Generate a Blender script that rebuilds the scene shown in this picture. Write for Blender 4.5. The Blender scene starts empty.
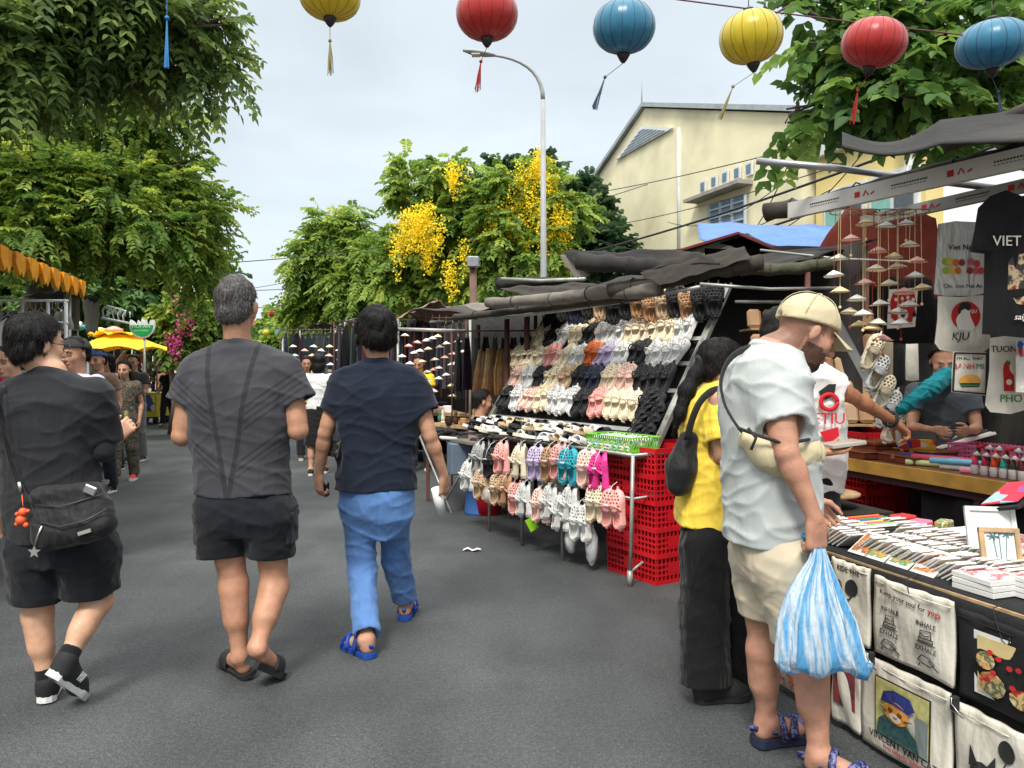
import bpy, math, random
import numpy as np
from mathutils import Vector, Matrix
R = math.radians
random.seed(7); rng = np.random.default_rng(7)
S = bpy.context.scene
COL = S.collection
FP, EYE, CX, HY = 760.0, 1.4, 512.0, 370.0      # lens in pixels, eye height, image centre, horizon row
def W(px, py, Y):
 return Vector(((px-CX)/FP*Y, Y, EYE-(py-HY)/FP*Y))
def G(px, py):
 Y = EYE*FP/(py-HY); return Vector(((px-CX)/FP*Y, Y, 0))
def tag(o, label=None, cat=None, group=None, kind=None):
 if label: o['label'] = label
 if cat: o['category'] = cat
 if group: o['group'] = group
 if kind: o['kind'] = kind
 return o
def empty(name, loc, label=None, cat=None, group=None):
 o = bpy.data.objects.new(name, None); COL.objects.link(o); o.location = loc
 o.empty_display_size = .1
 return tag(o, label, cat, group)
KIDS = {}
def link(o, parent=None):
 COL.objects.link(o)
 if parent is not None:
  o.parent = parent; KIDS.setdefault(parent.name, []).append(o)
 return o
def clone(root, M, label=None, group=None, cat=None):
 c = root.copy(); COL.objects.link(c); c.matrix_world = M
 if label: c['label'] = label
 if group: c['group'] = group
 if cat: c['category'] = cat
 def rec(src, dst):
  for k in KIDS.get(src.name, []):
   d = k.copy(); COL.objects.link(d); d.parent = dst
   rec(k, d)
 rec(root, c)
 return c
def mesh_np(name, V, F, mats, smooth=False, fm=None):
 me = bpy.data.meshes.new(name)
 V = np.asarray(V, dtype=np.float32); F = np.asarray(F, dtype=np.int32)
 n = F.shape[1]
 me.vertices.add(len(V)); me.vertices.foreach_set('co', V.ravel())
 me.loops.add(F.size); me.loops.foreach_set('vertex_index', F.ravel())
 me.polygons.add(len(F))
 me.polygons.foreach_set('loop_start', np.arange(0, F.size, n, dtype=np.int32))
 if fm is not None: me.polygons.foreach_set('material_index', np.asarray(fm, dtype=np.int32))
 if smooth: me.polygons.foreach_set('use_smooth', np.ones(len(F), dtype=bool))
 for m in (mats if isinstance(mats, (list, tuple)) else [mats]): me.materials.append(m)
 me.update(calc_edges=True)
 return me
def rotmat(z=0, x=0, y=0):
 return Matrix.Rotation(z, 3, 'Z') @ Matrix.Rotation(y, 3, 'Y') @ Matrix.Rotation(x, 3, 'X')
def frame(d, up=(0, 0, 1)):
 d = Vector(d).normalized(); up = Vector(up)
 if abs(d.dot(up.normalized())) > .98: up = Vector((1, 0, 0))
 a = up.cross(d).normalized(); b = d.cross(a).normalized()
 return a, b, d
class MB:
 def __init__(s): s.v = []; s.f = []; s.m = []; s.mi = 0; s.sm = []; s.smooth = False
 def _add(s, vs, fs, smooth=None):
  n = len(s.v); s.v += [tuple(v) for v in vs]
  for f in fs:
   s.f.append(tuple(i+n for i in f)); s.m.append(s.mi); s.sm.append(s.smooth if smooth is None else smooth)
  return s
 def box(s, c, d, M=None, bev=0):
  c = Vector(c); hx, hy, hz = d[0]/2, d[1]/2, d[2]/2
  if bev <= 0:
   vs = [Vector((x, y, z)) for x in (-hx, hx) for y in (-hy, hy) for z in (-hz, hz)]
   fs = [(0,1,3,2),(4,6,7,5),(0,4,5,1),(2,3,7,6),(0,2,6,4),(1,5,7,3)]
  else:
   b = min(bev, hx*.9, hy*.9, hz*.9)
   ring = [(-hx+b,-hy),(hx-b,-hy),(hx,-hy+b),(hx,hy-b),(hx-b,hy),(-hx+b,hy),(-hx,hy-b),(-hx,-hy+b)]
   ri = [(-hx+b,-hy+b),(hx-b,-hy+b),(hx-b,-hy+b),(hx-b,hy-b),(hx-b,hy-b),(-hx+b,hy-b),(-hx+b,hy-b),(-hx+b,-hy+b)]
   vs = []
   for z, rr in ((-hz, ri), (-hz+b, ring), (hz-b, ring), (hz, ri)): vs += [Vector((x, y, z)) for x, y in rr]
   fs = [tuple(range(7, -1, -1)), tuple(range(24, 32))]
   for k in range(3):
    for i in range(8):
     j = (i+1) % 8; fs.append((k*8+i, k*8+j, k*8+8+j, k*8+8+i))
  if M is not None: vs = [M @ v for v in vs]
  return s._add([v+c for v in vs], fs, False)
 def tube(s, pts, r, n=8, cap=True, smooth=True, sq=1.0, up=(0, 0, 1)):
  pts = [Vector(p) for p in pts]; m = len(pts)
  rs = r if isinstance(r, (list, tuple)) else [r]*m
  vs = []; pa = None
  for i, p in enumerate(pts):
   d = (pts[min(i+1, m-1)]-pts[max(i-1, 0)])
   if d.length < 1e-9: d = Vector((0, 0, 1))
   if pa is None: a, b, d = frame(d, up)
   else:
    d.normalize(); a = (pa - d*pa.dot(d))
    if a.length < 1e-6: a, b, d = frame(d)
    a.normalize(); b = d.cross(a)
   pa = a
   for k in range(n):
    t = 2*math.pi*(k+.5)/n
    vs.append(p + a*(math.cos(t)*rs[i]) + b*(math.sin(t)*rs[i]*sq))
  fs = [(i*n+k, i*n+(k+1) % n, (i+1)*n+(k+1) % n, (i+1)*n+k) for i in range(m-1) for k in range(n)]
  if cap: fs += [tuple(range(n-1, -1, -1)), tuple(range((m-1)*n, m*n))]
  return s._add(vs, fs, smooth and n > 4)
 def strap(s, pts, w, t=.005, up=(0, -1, 0), n=8):
  p = [Vector(q) for q in pts]; p = [p[0]*2-p[1]]+p+[p[-1]*2-p[-2]]; out = []
  for i in range(1, len(p)-2):
   for k in range(4):
    u = k/4; a, b, c, d = p[i-1:i+3]
    out.append(.5*((2*b)+(c-a)*u+(2*a-5*b+4*c-d)*u*u+(3*b-a-3*c+d)*u**3))
  out.append(p[-2]); return s.tube(out, w/2, n=n, sq=t/w, up=up)
 def bar(s, a, b, w, h=None, up=(0, 0, 1)):
  h = h or w; a = Vector(a); b = Vector(b); x, y, d = frame(b-a, up)
  vs = [p + x*(sx*w/2) + y*(sy*h/2) for p in (a, b) for sx, sy in ((-1,-1),(1,-1),(1,1),(-1,1))]
  return s._add(vs, [(3,2,1,0),(4,5,6,7),(0,1,5,4),(1,2,6,5),(2,3,7,6),(3,0,4,7)], False)
 def lathe(s, prof, c=(0,0,0), n=16, M=None, smooth=True, rib=0, nr=8):
  c = Vector(c); vs = []
  for r, z in prof:
   for k in range(n):
    t = 2*math.pi*k/n; q = r*(1+rib*abs(math.sin(t*nr/2)))
    v = Vector((q*math.cos(t), q*math.sin(t), z)); vs.append((M @ v if M is not None else v)+c)
  m = len(prof)
  fs = [(i*n+k, i*n+(k+1) % n, (i+1)*n+(k+1) % n, (i+1)*n+k) for i in range(m-1) for k in range(n)]
  if prof[0][0] > 1e-5: fs.append(tuple(range(n-1, -1, -1)))
  if prof[-1][0] > 1e-5: fs.append(tuple(range((m-1)*n, m*n)))
  return s._add(vs, fs, smooth)
 def prism(s, pts, d):              # planar polygon pushed along d
  pts = [Vector(p) for p in pts]; n = len(pts); d = Vector(d)
  fs = [tuple(range(n-1, -1, -1)), tuple(range(n, 2*n))] + [(i, (i+1) % n, n+(i+1) % n, n+i) for i in range(n)]
  return s._add(pts+[p+d for p in pts], fs, False)
 def grid(s, fn, nu, nv, thick=None, smooth=True):   # fn(u,v) -> Vector, optional thickness vector/function
  P = [[Vector(fn(i/nu, j/nv)) for j in range(nv+1)] for i in range(nu+1)]
  vs = [p for row in P for p in row]; w = nv+1
  fs = [(i*w+j, (i+1)*w+j, (i+1)*w+j+1, i*w+j+1) for i in range(nu) for j in range(nv)]
  if thick is not None:
   t = Vector(thick); N = len(vs); vs = vs + [p+t for p in vs]
   fs += [tuple(N+k for k in reversed(f)) for f in fs]
   for i in range(nu):
    fs += [((i+1)*w, i*w, N+i*w, N+(i+1)*w), (i*w+nv, (i+1)*w+nv, N+(i+1)*w+nv, N+i*w+nv)]
   for j in range(nv):
    fs += [(j, j+1, N+j+1, N+j), (nu*w+j+1, nu*w+j, N+nu*w+j, N+nu*w+j+1)]
  return s._add(vs, fs, smooth)
 def ball(s, c, r, n=10, M=None):
  r = r if isinstance(r, (list, tuple)) else (r, r, r); m = max(4, n//2); c = Vector(c)
  vs = [(0, 0, -1)] + [(math.sin(math.pi*i/m)*math.cos(2*math.pi*k/n), math.sin(math.pi*i/m)*math.sin(2*math.pi*k/n), -math.cos(math.pi*i/m)) for i in range(1, m) for k in range(n)] + [(0, 0, 1)]
  vs = [Vector((v[0]*r[0], v[1]*r[1], v[2]*r[2])) for v in vs]
  if M is not None: vs = [M @ v for v in vs]
  L = len(vs)-1
  fs = [(0, 1+(k+1) % n, 1+k) for k in range(n)] + [(L, L-n+k, L-n+(k+1) % n) for k in range(n)]
  fs += [(1+i*n+k, 1+i*n+(k+1) % n, 1+(i+1)*n+(k+1) % n, 1+(i+1)*n+k) for i in range(m-2) for k in range(n)]
  return s._add([v+c for v in vs], fs, True)
 def text(s, body, size, O, ax, ay, depth=.0008, align='CENTER', shear=0):
  cu = bpy.data.curves.new('lettering', 'FONT'); cu.body = body; cu.size = size; cu.extrude = depth
  cu.align_x = align; cu.resolution_u = 2; cu.shear = shear
  ob = bpy.data.objects.new('lettering', cu); me = bpy.data.meshes.new_from_object(ob)
  O = Vector(O); ax = Vector(ax); ay = Vector(ay); az = ax.cross(ay)
  s._add([O+ax*v.co.x+ay*v.co.y+az*v.co.z for v in me.vertices], [tuple(p.vertices) for p in me.polygons], False)
  bpy.data.objects.remove(ob); bpy.data.curves.remove(cu); bpy.data.meshes.remove(me)
  return s
 def mesh(s, name, mats, off=(0,0,0)):
  me = bpy.data.meshes.new(name); o = Vector(off)
  me.from_pydata([tuple(Vector(v)-o) for v in s.v], [], s.f)
  for m in (mats if isinstance(mats, (list, tuple)) else [mats]): me.materials.append(m)
  me.polygons.foreach_set('material_index', s.m); me.polygons.foreach_set('use_smooth', s.sm)
  me.update(); return me
 def build(s, name, mats, parent=None, label=None, cat=None, group=None, kind=None, origin=None):
  if parent is not None:
   p = parent; off = Vector((0,0,0))
   while p is not None: off = off + p.location; p = p.parent
  elif origin is not None: off = Vector(origin)
  else:
   xs = [v[0] for v in s.v]; ys = [v[1] for v in s.v]; zs = [v[2] for v in s.v]
   off = Vector(((min(xs)+max(xs))/2, (min(ys)+max(ys))/2, min(zs)))
  o = bpy.data.objects.new(name, s.mesh(name, mats, off))
  link(o, parent)
  if parent is None: o.location = off
  return tag(o, label, cat, group, kind)
MAT = {}
def srgb(r, g, b):
 f = lambda c: (c/255/12.92) if c <= 10 else ((c/255+.055)/1.055)**2.4
 return (f(r), f(g), f(b))
def mat(name, col, rough=.7, var=.12, vs=6.0, bump=0.0, bs=60.0, metal=0.0, spec=.4, trans=0.0, sheen=0.0, attr=None, obj_var=0.0, dirt=0.0, alpha=1.0, coord='Object', stretch=None, fold=0.0):
 if name in MAT: return MAT[name]
 m = bpy.data.materials.new(name); m.use_nodes = True; nt = m.node_tree; N = nt.nodes; L = nt.links
 b = N['Principled BSDF']; b.inputs['Roughness'].default_value = rough; b.inputs['Metallic'].default_value = metal
 b.inputs['Specular IOR Level'].default_value = spec
 if sheen: b.inputs['Sheen Weight'].default_value = sheen
 if alpha < 1: b.inputs['Alpha'].default_value = alpha
 tc = N.new('ShaderNodeTexCoord'); vec = tc.outputs[coord]
 if stretch:
  mp = N.new('ShaderNodeMapping'); mp.inputs['Scale'].default_value = stretch; L.new(vec, mp.inputs['Vector']); vec = mp.outputs['Vector']
 no = N.new('ShaderNodeTexNoise'); no.inputs['Scale'].default_value = vs; no.inputs['Detail'].default_value = 5; L.new(vec, no.inputs['Vector'])
 mr = N.new('ShaderNodeMapRange'); mr.inputs['From Min'].default_value = .3; mr.inputs['From Max'].default_value = .7
 mr.inputs['To Min'].default_value = 1-var; mr.inputs['To Max'].default_value = 1+var; L.new(no.outputs['Fac'], mr.inputs['Value'])
 val = mr.outputs['Result']
 if obj_var:
  oi = N.new('ShaderNodeObjectInfo'); m2 = N.new('ShaderNodeMapRange'); m2.inputs['To Min'].default_value = 1-obj_var; m2.inputs['To Max'].default_value = 1+obj_var
  L.new(oi.outputs['Random'], m2.inputs['Value']); mu = N.new('ShaderNodeMath'); mu.operation = 'MULTIPLY'; L.new(val, mu.inputs[0]); L.new(m2.outputs['Result'], mu.inputs[1]); val = mu.outputs[0]
 vm = N.new('ShaderNodeVectorMath'); vm.operation = 'SCALE'; vm.inputs[0].default_value = col; L.new(val, vm.inputs['Scale'])
 out = vm.outputs['Vector']
 if attr:
  at = N.new('ShaderNodeAttribute'); at.attribute_name = attr
  v2 = N.new('ShaderNodeVectorMath'); v2.operation = 'MULTIPLY'; L.new(out, v2.inputs[0]); L.new(at.outputs['Color'], v2.inputs[1]); out = v2.outputs['Vector']
 if dirt:
  n3 = N.new('ShaderNodeTexNoise'); n3.inputs['Scale'].default_value = vs*.35; n3.inputs['Detail'].default_value = 8; L.new(tc.outputs[coord], n3.inputs['Vector'])
  m3 = N.new('ShaderNodeMapRange'); m3.inputs['From Min'].default_value = .52; m3.inputs['From Max'].default_value = .7; m3.inputs['To Max'].default_value = dirt; L.new(n3.outputs['Fac'], m3.inputs['Value'])
  mx = N.new('ShaderNodeMix'); mx.data_type = 'RGBA'; L.new(m3.outputs['Result'], mx.inputs['Factor']); L.new(out, mx.inputs['A']); mx.inputs['B'].default_value = (.09, .075, .06, 1); out = mx.outputs['Result']
 L.new(out, b.inputs['Base Color'])
 if trans:
  tr = N.new('ShaderNodeBsdfTranslucent'); L.new(out, tr.inputs['Color']); ms = N.new('ShaderNodeMixShader'); ms.inputs['Fac'].default_value = trans
  L.new(b.outputs['BSDF'], ms.inputs[1]); L.new(tr.outputs['BSDF'], ms.inputs[2]); L.new(ms.outputs['Shader'], N['Material Output'].inputs['Surface'])
 if bump or fold:
  hs = None
  if bump:
   nb = N.new('ShaderNodeTexNoise'); nb.inputs['Scale'].default_value = bs; nb.inputs['Detail'].default_value = 4; L.new(vec, nb.inputs['Vector'])
   bp = N.new('ShaderNodeBump'); bp.inputs['Strength'].default_value = min(1, bump); bp.inputs['Distance'].default_value = .004; L.new(nb.outputs['Fac'], bp.inputs['Height']); hs = bp.outputs['Normal']
  if fold:
   nf = N.new('ShaderNodeTexNoise'); nf.inputs['Scale'].default_value = 7; nf.inputs['Detail'].default_value = 3; nf.inputs['Distortion'].default_value = .5; mf = N.new('ShaderNodeMapping'); mf.inputs['Scale'].default_value = (1.3, 1.3, .4); mf.inputs['Rotation'].default_value = (.25, .3, 0); L.new(tc.outputs[coord], mf.inputs['Vector']); L.new(mf.outputs['Vector'], nf.inputs['Vector'])
   b2 = N.new('ShaderNodeBump'); b2.inputs['Strength'].default_value = fold; b2.inputs['Distance'].default_value = .06; L.new(nf.outputs['Fac'], b2.inputs['Height'])
   if hs: L.new(hs, b2.inputs['Normal'])
   hs = b2.outputs['Normal']
  L.new(hs, b.inputs['Normal'])
 MAT[name] = m
 return m
def cloth(name, rgb, rough=.9, fold=.35, var=.1, **k):
 return mat(name, srgb(*rgb), rough=rough, var=var, vs=9, bump=.35, bs=420, spec=.2, sheen=.1, fold=fold, **k)
def leafmat(name, c1, c2, c3, trans=.35):
 m = bpy.data.materials.new(name); m.use_nodes = True; nt = m.node_tree; N = nt.nodes; L = nt.links
 b = N['Principled BSDF']; b.inputs['Roughness'].default_value = .5; b.inputs['Specular IOR Level'].default_value = .35
 c1, c2, c3 = [tuple(min(.7, q*1.75) for q in c) for c in (c1, c2, c3)]
 g = N.new('ShaderNodeNewGeometry'); at = N.new('ShaderNodeAttribute'); at.attribute_name = 'frond'
 ad = N.new('ShaderNodeMath'); ad.operation = 'MULTIPLY_ADD'; L.new(g.outputs['Random Per Island'], ad.inputs[0]); ad.inputs[1].default_value = .35; L.new(at.outputs['Fac'], ad.inputs[2])
 cr = N.new('ShaderNodeValToRGB'); L.new(ad.outputs[0], cr.inputs['Fac']); e = cr.color_ramp.elements
 e[0].color = (*c1, 1); e[0].position = .1; e[1].color = (*c3, 1); e[1].position = 1.15 if False else 1.0; q = e.new(.6); q.color = (*c2, 1)
 L.new(cr.outputs['Color'], b.inputs['Base Color'])
 tr = N.new('ShaderNodeBsdfTranslucent'); hs = N.new('ShaderNodeHueSaturation'); hs.inputs['Value'].default_value = 1.5; hs.inputs['Hue'].default_value = .48; L.new(cr.outputs['Color'], hs.inputs['Color']); L.new(hs.outputs['Color'], tr.inputs['Color'])
 ms = N.new('ShaderNodeMixShader'); ms.inputs['Fac'].default_value = trans; L.new(b.outputs['BSDF'], ms.inputs[1]); L.new(tr.outputs['BSDF'], ms.inputs[2]); L.new(ms.outputs['Shader'], N['Material Output'].inputs['Surface'])
 return m
def patch_mat(name, cols, scale=20, rough=.5, stretch=(1,1,1), mode='CELL'):
 """small printed picture: cells of a few inks"""
 m = bpy.data.materials.new(name); m.use_nodes = True; nt = m.node_tree; N = nt.nodes; L = nt.links
 b = N['Principled BSDF']; b.inputs['Roughness'].default_value = rough
 tc = N.new('ShaderNodeTexCoord'); mp = N.new('ShaderNodeMapping'); mp.inputs['Scale'].default_value = stretch; L.new(tc.outputs['Object'], mp.inputs['Vector'])
 oi = N.new('ShaderNodeObjectInfo'); va = N.new('ShaderNodeVectorMath'); va.operation = 'ADD'; L.new(mp.outputs['Vector'], va.inputs[0])
 sc = N.new('ShaderNodeVectorMath'); sc.operation = 'SCALE'; sc.inputs[0].default_value = (3, 5, 7); L.new(oi.outputs['Random'], sc.inputs['Scale']); L.new(sc.outputs['Vector'], va.inputs[1])
 if mode == 'CELL':
  vo = N.new('ShaderNodeTexVoronoi'); vo.inputs['Scale'].default_value = scale; L.new(va.outputs['Vector'], vo.inputs['Vector'])
  sx = N.new('ShaderNodeSeparateColor'); L.new(vo.outputs['Color'], sx.inputs['Color']); f = sx.outputs[0]
 else:
  no = N.new('ShaderNodeTexNoise'); no.inputs['Scale'].default_value = scale; no.inputs['Detail'].default_value = 6; L.new(va.outputs['Vector'], no.inputs['Vector'])
  mr = N.new('ShaderNodeMapRange'); mr.inputs['From Min'].default_value = .3; mr.inputs['From Max'].default_value = .7; L.new(no.outputs['Fac'], mr.inputs['Value']); f = mr.outputs['Result']
 cr = N.new('ShaderNodeValToRGB'); L.new(f, cr.inputs['Fac']); cr.color_ramp.interpolation = 'CONSTANT' if mode == 'CELL' else 'LINEAR'
 e = cr.color_ramp.elements; e[0].color = (*cols[0], 1); e[1].color = (*cols[-1], 1); e[1].position = 1-1/len(cols) if mode == 'CELL' else 1
 for i, c in enumerate(cols[1:-1], 1): q = e.new(i/len(cols)); q.color = (*c, 1)
 L.new(cr.outputs['Color'], b.inputs['Base Color'])
 return m
f32 = np.float32
def nz(x, y, z, s=0.0):
 return (np.sin(x*1.0+1.7*np.sin(y*.8+s)+s) * np.cos(y*1.1+1.3*np.sin(z*.9+s*2)) + np.sin(z*1.2+1.5*np.sin(x*.7+s*3)+y*.5))*.5
class Field:
 def __init__(s, lo, hi, res):
  s.lo = np.array(lo, dtype=f32); s.res = res
  s.n = [int(math.ceil((hi[i]-lo[i])/res))+2 for i in range(3)]
  s.D = np.full(s.n, 9., dtype=f32)
  s.ax = [(lo[i]+res*np.arange(s.n[i])).astype(f32) for i in range(3)]
 def sl(s, lo, hi):
  return tuple(slice(max(0, int((lo[i]-s.lo[i])/s.res)), max(0, min(s.n[i], int((hi[i]-s.lo[i])/s.res)+2))) for i in range(3))
 def co(s, q): return s.ax[0][q[0]][:, None, None], s.ax[1][q[1]][None, :, None], s.ax[2][q[2]][None, None, :]
 def op(s, prim, how='add', k=None):
  fn, lo, hi, kk = prim; k = kk if k is None else k
  pad = k+4*s.res+.01; q = s.sl([v-pad for v in lo], [v+pad for v in hi])
  if any(a.stop <= a.start for a in q): return
  d = fn(*s.co(q)); a = s.D[q]
  if how == 'add':
   h = np.clip(.5+.5*(d-a)/k, 0, 1); s.D[q] = d*(1-h)+a*h-k*h*(1-h)
  else:
   d = -d; h = np.clip(.5-.5*(d-a)/k, 0, 1); s.D[q] = d*(1-h)+a*h+k*h*(1-h)
 def mesh(s):
  D = s.D; sg = D < 0
  c = np.zeros([n-1 for n in D.shape], dtype=np.int8)
  for i in (0, 1):
   for j in (0, 1):
    for k in (0, 1): c += sg[i:i-1 or None, j:j-1 or None, k:k-1 or None]
  act = (c > 0) & (c < 8); I = np.argwhere(act)
  if len(I) == 0: return np.zeros((0, 3)), np.zeros((0, 4), int)
  idx = np.full(act.shape, -1, dtype=np.int32); idx[act] = np.arange(len(I))
  P = np.zeros((len(I), 3), dtype=f32); cnt = np.zeros(len(I), dtype=f32)
  for ax in range(3):
   o1, o2 = [a for a in range(3) if a != ax]
   for u in (0, 1):
    for v in (0, 1):
     A = I.copy(); A[:, o1] += u; A[:, o2] += v; B = A.copy(); B[:, ax] += 1
     da = D[A[:, 0], A[:, 1], A[:, 2]]; db = D[B[:, 0], B[:, 1], B[:, 2]]
     m = (da < 0) != (db < 0); t = da/np.where(m, da-db, 1)
     p = A.astype(f32); p[:, ax] += t; P[m] += p[m]; cnt[m] += 1
  P = P/cnt[:, None]*s.res+s.lo
  Q = []
  for ax in range(3):
   o1, o2 = [(1, 2), (2, 0), (0, 1)][ax]
   a = [slice(None)]*3; b = [slice(None)]*3; a[ax] = slice(0, -1); b[ax] = slice(1, None)
   s1 = sg[tuple(a)]; s2 = sg[tuple(b)]; E = np.argwhere(s1 != s2)
   E = E[(E[:, o1] > 0) & (E[:, o2] > 0) & (E[:, o1] < D.shape[o1]-1) & (E[:, o2] < D.shape[o2]-1)]
   inn = s1[E[:, 0], E[:, 1], E[:, 2]]
   def g(d1, d2):
    J = E.copy(); J[:, o1] += d1; J[:, o2] += d2; return idx[J[:, 0], J[:, 1], J[:, 2]]
   q = np.stack([g(-1, -1), g(0, -1), g(0, 0), g(-1, 0)], 1); q[~inn] = q[~inn][:, ::-1]
   Q.append(q)
  Q = np.concatenate(Q); Q = Q[(Q >= 0).all(1)]
  return P, Q
def cap(a, b, ra, rb=None, flat=False, sq=None, k=.02):
 rb = ra if rb is None else rb; a = np.array(a, dtype=f32); b = np.array(b, dtype=f32); ba = b-a; L2 = float(ba@ba)+1e-12; L = math.sqrt(L2)
 def fn(x, y, z):
  x = x-a[0]; y = y-a[1]; z = z-a[2]
  t = (x*ba[0]+y*ba[1]+z*ba[2])/L2; tc = np.clip(t, 0, 1)
  dx = x-ba[0]*tc; dy = y-ba[1]*tc; dz = z-ba[2]*tc
  if sq is not None:
   n, f = sq; w = (dx*n[0]+dy*n[1]+dz*n[2])*(1/f-1); dx = dx+w*n[0]; dy = dy+w*n[1]; dz = dz+w*n[2]
  d = np.sqrt(dx*dx+dy*dy+dz*dz)-(ra+(rb-ra)*tc)
  if sq is not None and sq[1] < 1: d = d*(.5+.5*sq[1])
  if flat: d = np.maximum(d, (t-1)*L)
  return d
 r = max(ra, rb)*(max(1, sq[1]) if sq else 1)
 return (fn, np.minimum(a, b)-r, np.maximum(a, b)+r, k)
def ell(c, r, Rm=None, k=.015, fmod=None):
 c = np.array(c, dtype=f32); M = np.eye(3) if Rm is None else np.array(Rm)
 def fn(x, y, z):
  x = x-c[0]; y = y-c[1]; z = z-c[2]
  u = x*M[0, 0]+y*M[1, 0]+z*M[2, 0]; v = x*M[0, 1]+y*M[1, 1]+z*M[2, 1]; w = x*M[0, 2]+y*M[1, 2]+z*M[2, 2]
  k0 = np.sqrt((u/r[0])**2+(v/r[1])**2+(w/r[2])**2); k1 = np.sqrt((u/r[0]**2)**2+(v/r[1]**2)**2+(w/r[2]**2)**2)+1e-6
  d = k0*(k0-1)/k1
  return fmod(d, u, v, w) if fmod else d
 m = max(r); return (fn, c-m, c+m, k)
def stack(rows, p=2.4, yaw=0, k=.03, grow=0.0):
 rows = sorted(rows); Z = [q[0] for q in rows]; cy, sy = math.cos(yaw), math.sin(yaw)
 def fn(x, y, z):
  zz = z.ravel(); g = lambda i: np.interp(zz, Z, [q[i] for q in rows]).astype(f32)[None, None, :]
  x = x-g(1); y = y-g(2); a = g(3)+grow; b = g(4)+grow
  u = np.abs(x*cy+y*sy); v = np.abs(-x*sy+y*cy)
  d = (((u/a)**p+(v/b)**p)**(1/p)-1)*np.minimum(a, b)*(.8+.0)
  return np.maximum(d, np.maximum(z-(Z[-1]+grow), (Z[0]-grow)-z))
 m = max(max(q[3], q[4]) for q in rows)+grow
 return (fn, [min(q[1] for q in rows)-m, min(q[2] for q in rows)-m, Z[0]-grow], [max(q[1] for q in rows)+m, max(q[2] for q in rows)+m, Z[-1]+grow], k)
def torus(c, R0, r, Rm, k=.008, sx=1.0, sy=1.0):
 c = np.array(c, dtype=f32); M = np.array(Rm)
 def fn(x, y, z):
  x = x-c[0]; y = y-c[1]; z = z-c[2]
  u = (x*M[0, 0]+y*M[1, 0]+z*M[2, 0])/sx; v = (x*M[0, 1]+y*M[1, 1]+z*M[2, 1])/sy; w = x*M[0, 2]+y*M[1, 2]+z*M[2, 2]
  return np.sqrt((np.sqrt(u*u+v*v)-R0)**2+w*w)-r
 m = R0*max(sx, sy)+r; return (fn, c-m, c+m, k)
def implicit(name, prims, mats, parent, res=.007, subs=(), wrinkle=0.0, wf=28.0, zmin=None, zcut=None, seed=1.0, colour=None, post=None, strands=None):
 lo = np.min([p[1] for p in prims], axis=0)-.03; hi = np.max([p[2] for p in prims], axis=0)+.03
 if zmin is not None: lo[2] = max(lo[2], zmin-.02)
 if zcut is not None: lo[2] = max(lo[2], zcut-.02)
 F = Field(lo, hi, res)
 for p in prims: F.op(p)
 q = tuple(slice(0, n) for n in F.n); X, Y, Z = F.co(q)
 if wrinkle:
  rg = lambda n, p=2.2: (1-np.minimum(1, np.abs(n)*1.5))**p; F.D += (wrinkle*.9*nz(X*wf*.7+Z*wf*.25, Y*wf*.7, Z*wf*.4, seed)-wrinkle*1.25*rg(nz(X*wf*.55+Z*wf*.5, Y*wf*.6, Z*wf*.75, seed+2))-wrinkle*.8*rg(nz(X*wf*.9-Z*wf*.6+2, Y*wf*.8, Z*wf*1.1, seed+5), 3)).astype(f32)
 if zcut is not None: F.D = np.maximum(F.D, (zcut+.006*np.sin(X*17+seed)+.004*np.sin(Y*23))-Z)
 if post: F.D = post(F.D, X, Y, Z)
 for p in subs: F.op(p, 'sub', .004)
 V, Q = F.mesh()
 if strands and len(V):
  cr_, num, ln = strands; g = np.random.default_rng(int(abs(seed)*10)+3); T = V[Q]; nr = np.cross(T[:, 1]-T[:, 0], T[:, 3]-T[:, 0]); nr /= np.linalg.norm(nr, axis=1, keepdims=True)+1e-9; i = g.integers(0, len(Q), num); p = T[i].mean(1); n_ = nr[i]
  d = p-np.array(cr_); d -= n_*(d*n_).sum(1, keepdims=True); d /= np.linalg.norm(d, axis=1, keepdims=True)+1e-6; d[:, 2] -= .35; d = d+g.normal(size=d.shape)*.17+n_*.06; d /= np.linalg.norm(d, axis=1, keepdims=True); s_ = np.cross(d, n_); s_ /= np.linalg.norm(s_, axis=1, keepdims=True)+1e-6; l = ln*(.5+g.random((num, 1))); w_ = .0011; e = p+d*l-np.array([0, 0, 1])*l*.15; m = p+d*l*.5+n_*.002
  SV = np.stack([p-s_*w_, p+s_*w_, m+s_*w_, m-s_*w_, m-s_*w_, m+s_*w_, e+s_*w_*.3, e-s_*w_*.3], 1).reshape(-1, 3); Q = np.concatenate([Q, np.arange(len(SV)).reshape(-1, 4)+len(V)]); V = np.concatenate([V, SV])
 off = Vector((0, 0, 0)); pp = parent
 while pp is not None: off = off+pp.location; pp = pp.parent
 me = mesh_np(name, V-np.array(off, dtype=f32), Q, mats, smooth=True)
 if colour is not None:
  a = me.attributes.new('tint', 'FLOAT_COLOR', 'POINT'); c = np.ones((len(V), 4), dtype=f32); c[:, :3] = colour(V); a.data.foreach_set('color', c.ravel())
 o = bpy.data.objects.new(name, me); link(o, parent); return o
SKIN = {}
def skin(n, rgb):
 if n not in SKIN:
  m = mat('skin_'+n, srgb(*rgb), rough=.48, var=.17, vs=22, bump=.4, bs=130, spec=.35, attr='tint')
  m.node_tree.nodes['Principled BSDF'].inputs['Subsurface Weight'].default_value = .08
  m.node_tree.nodes['Principled BSDF'].inputs['Subsurface Scale'].default_value = .02
  SKIN[n] = m
 return SKIN[n]
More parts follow.
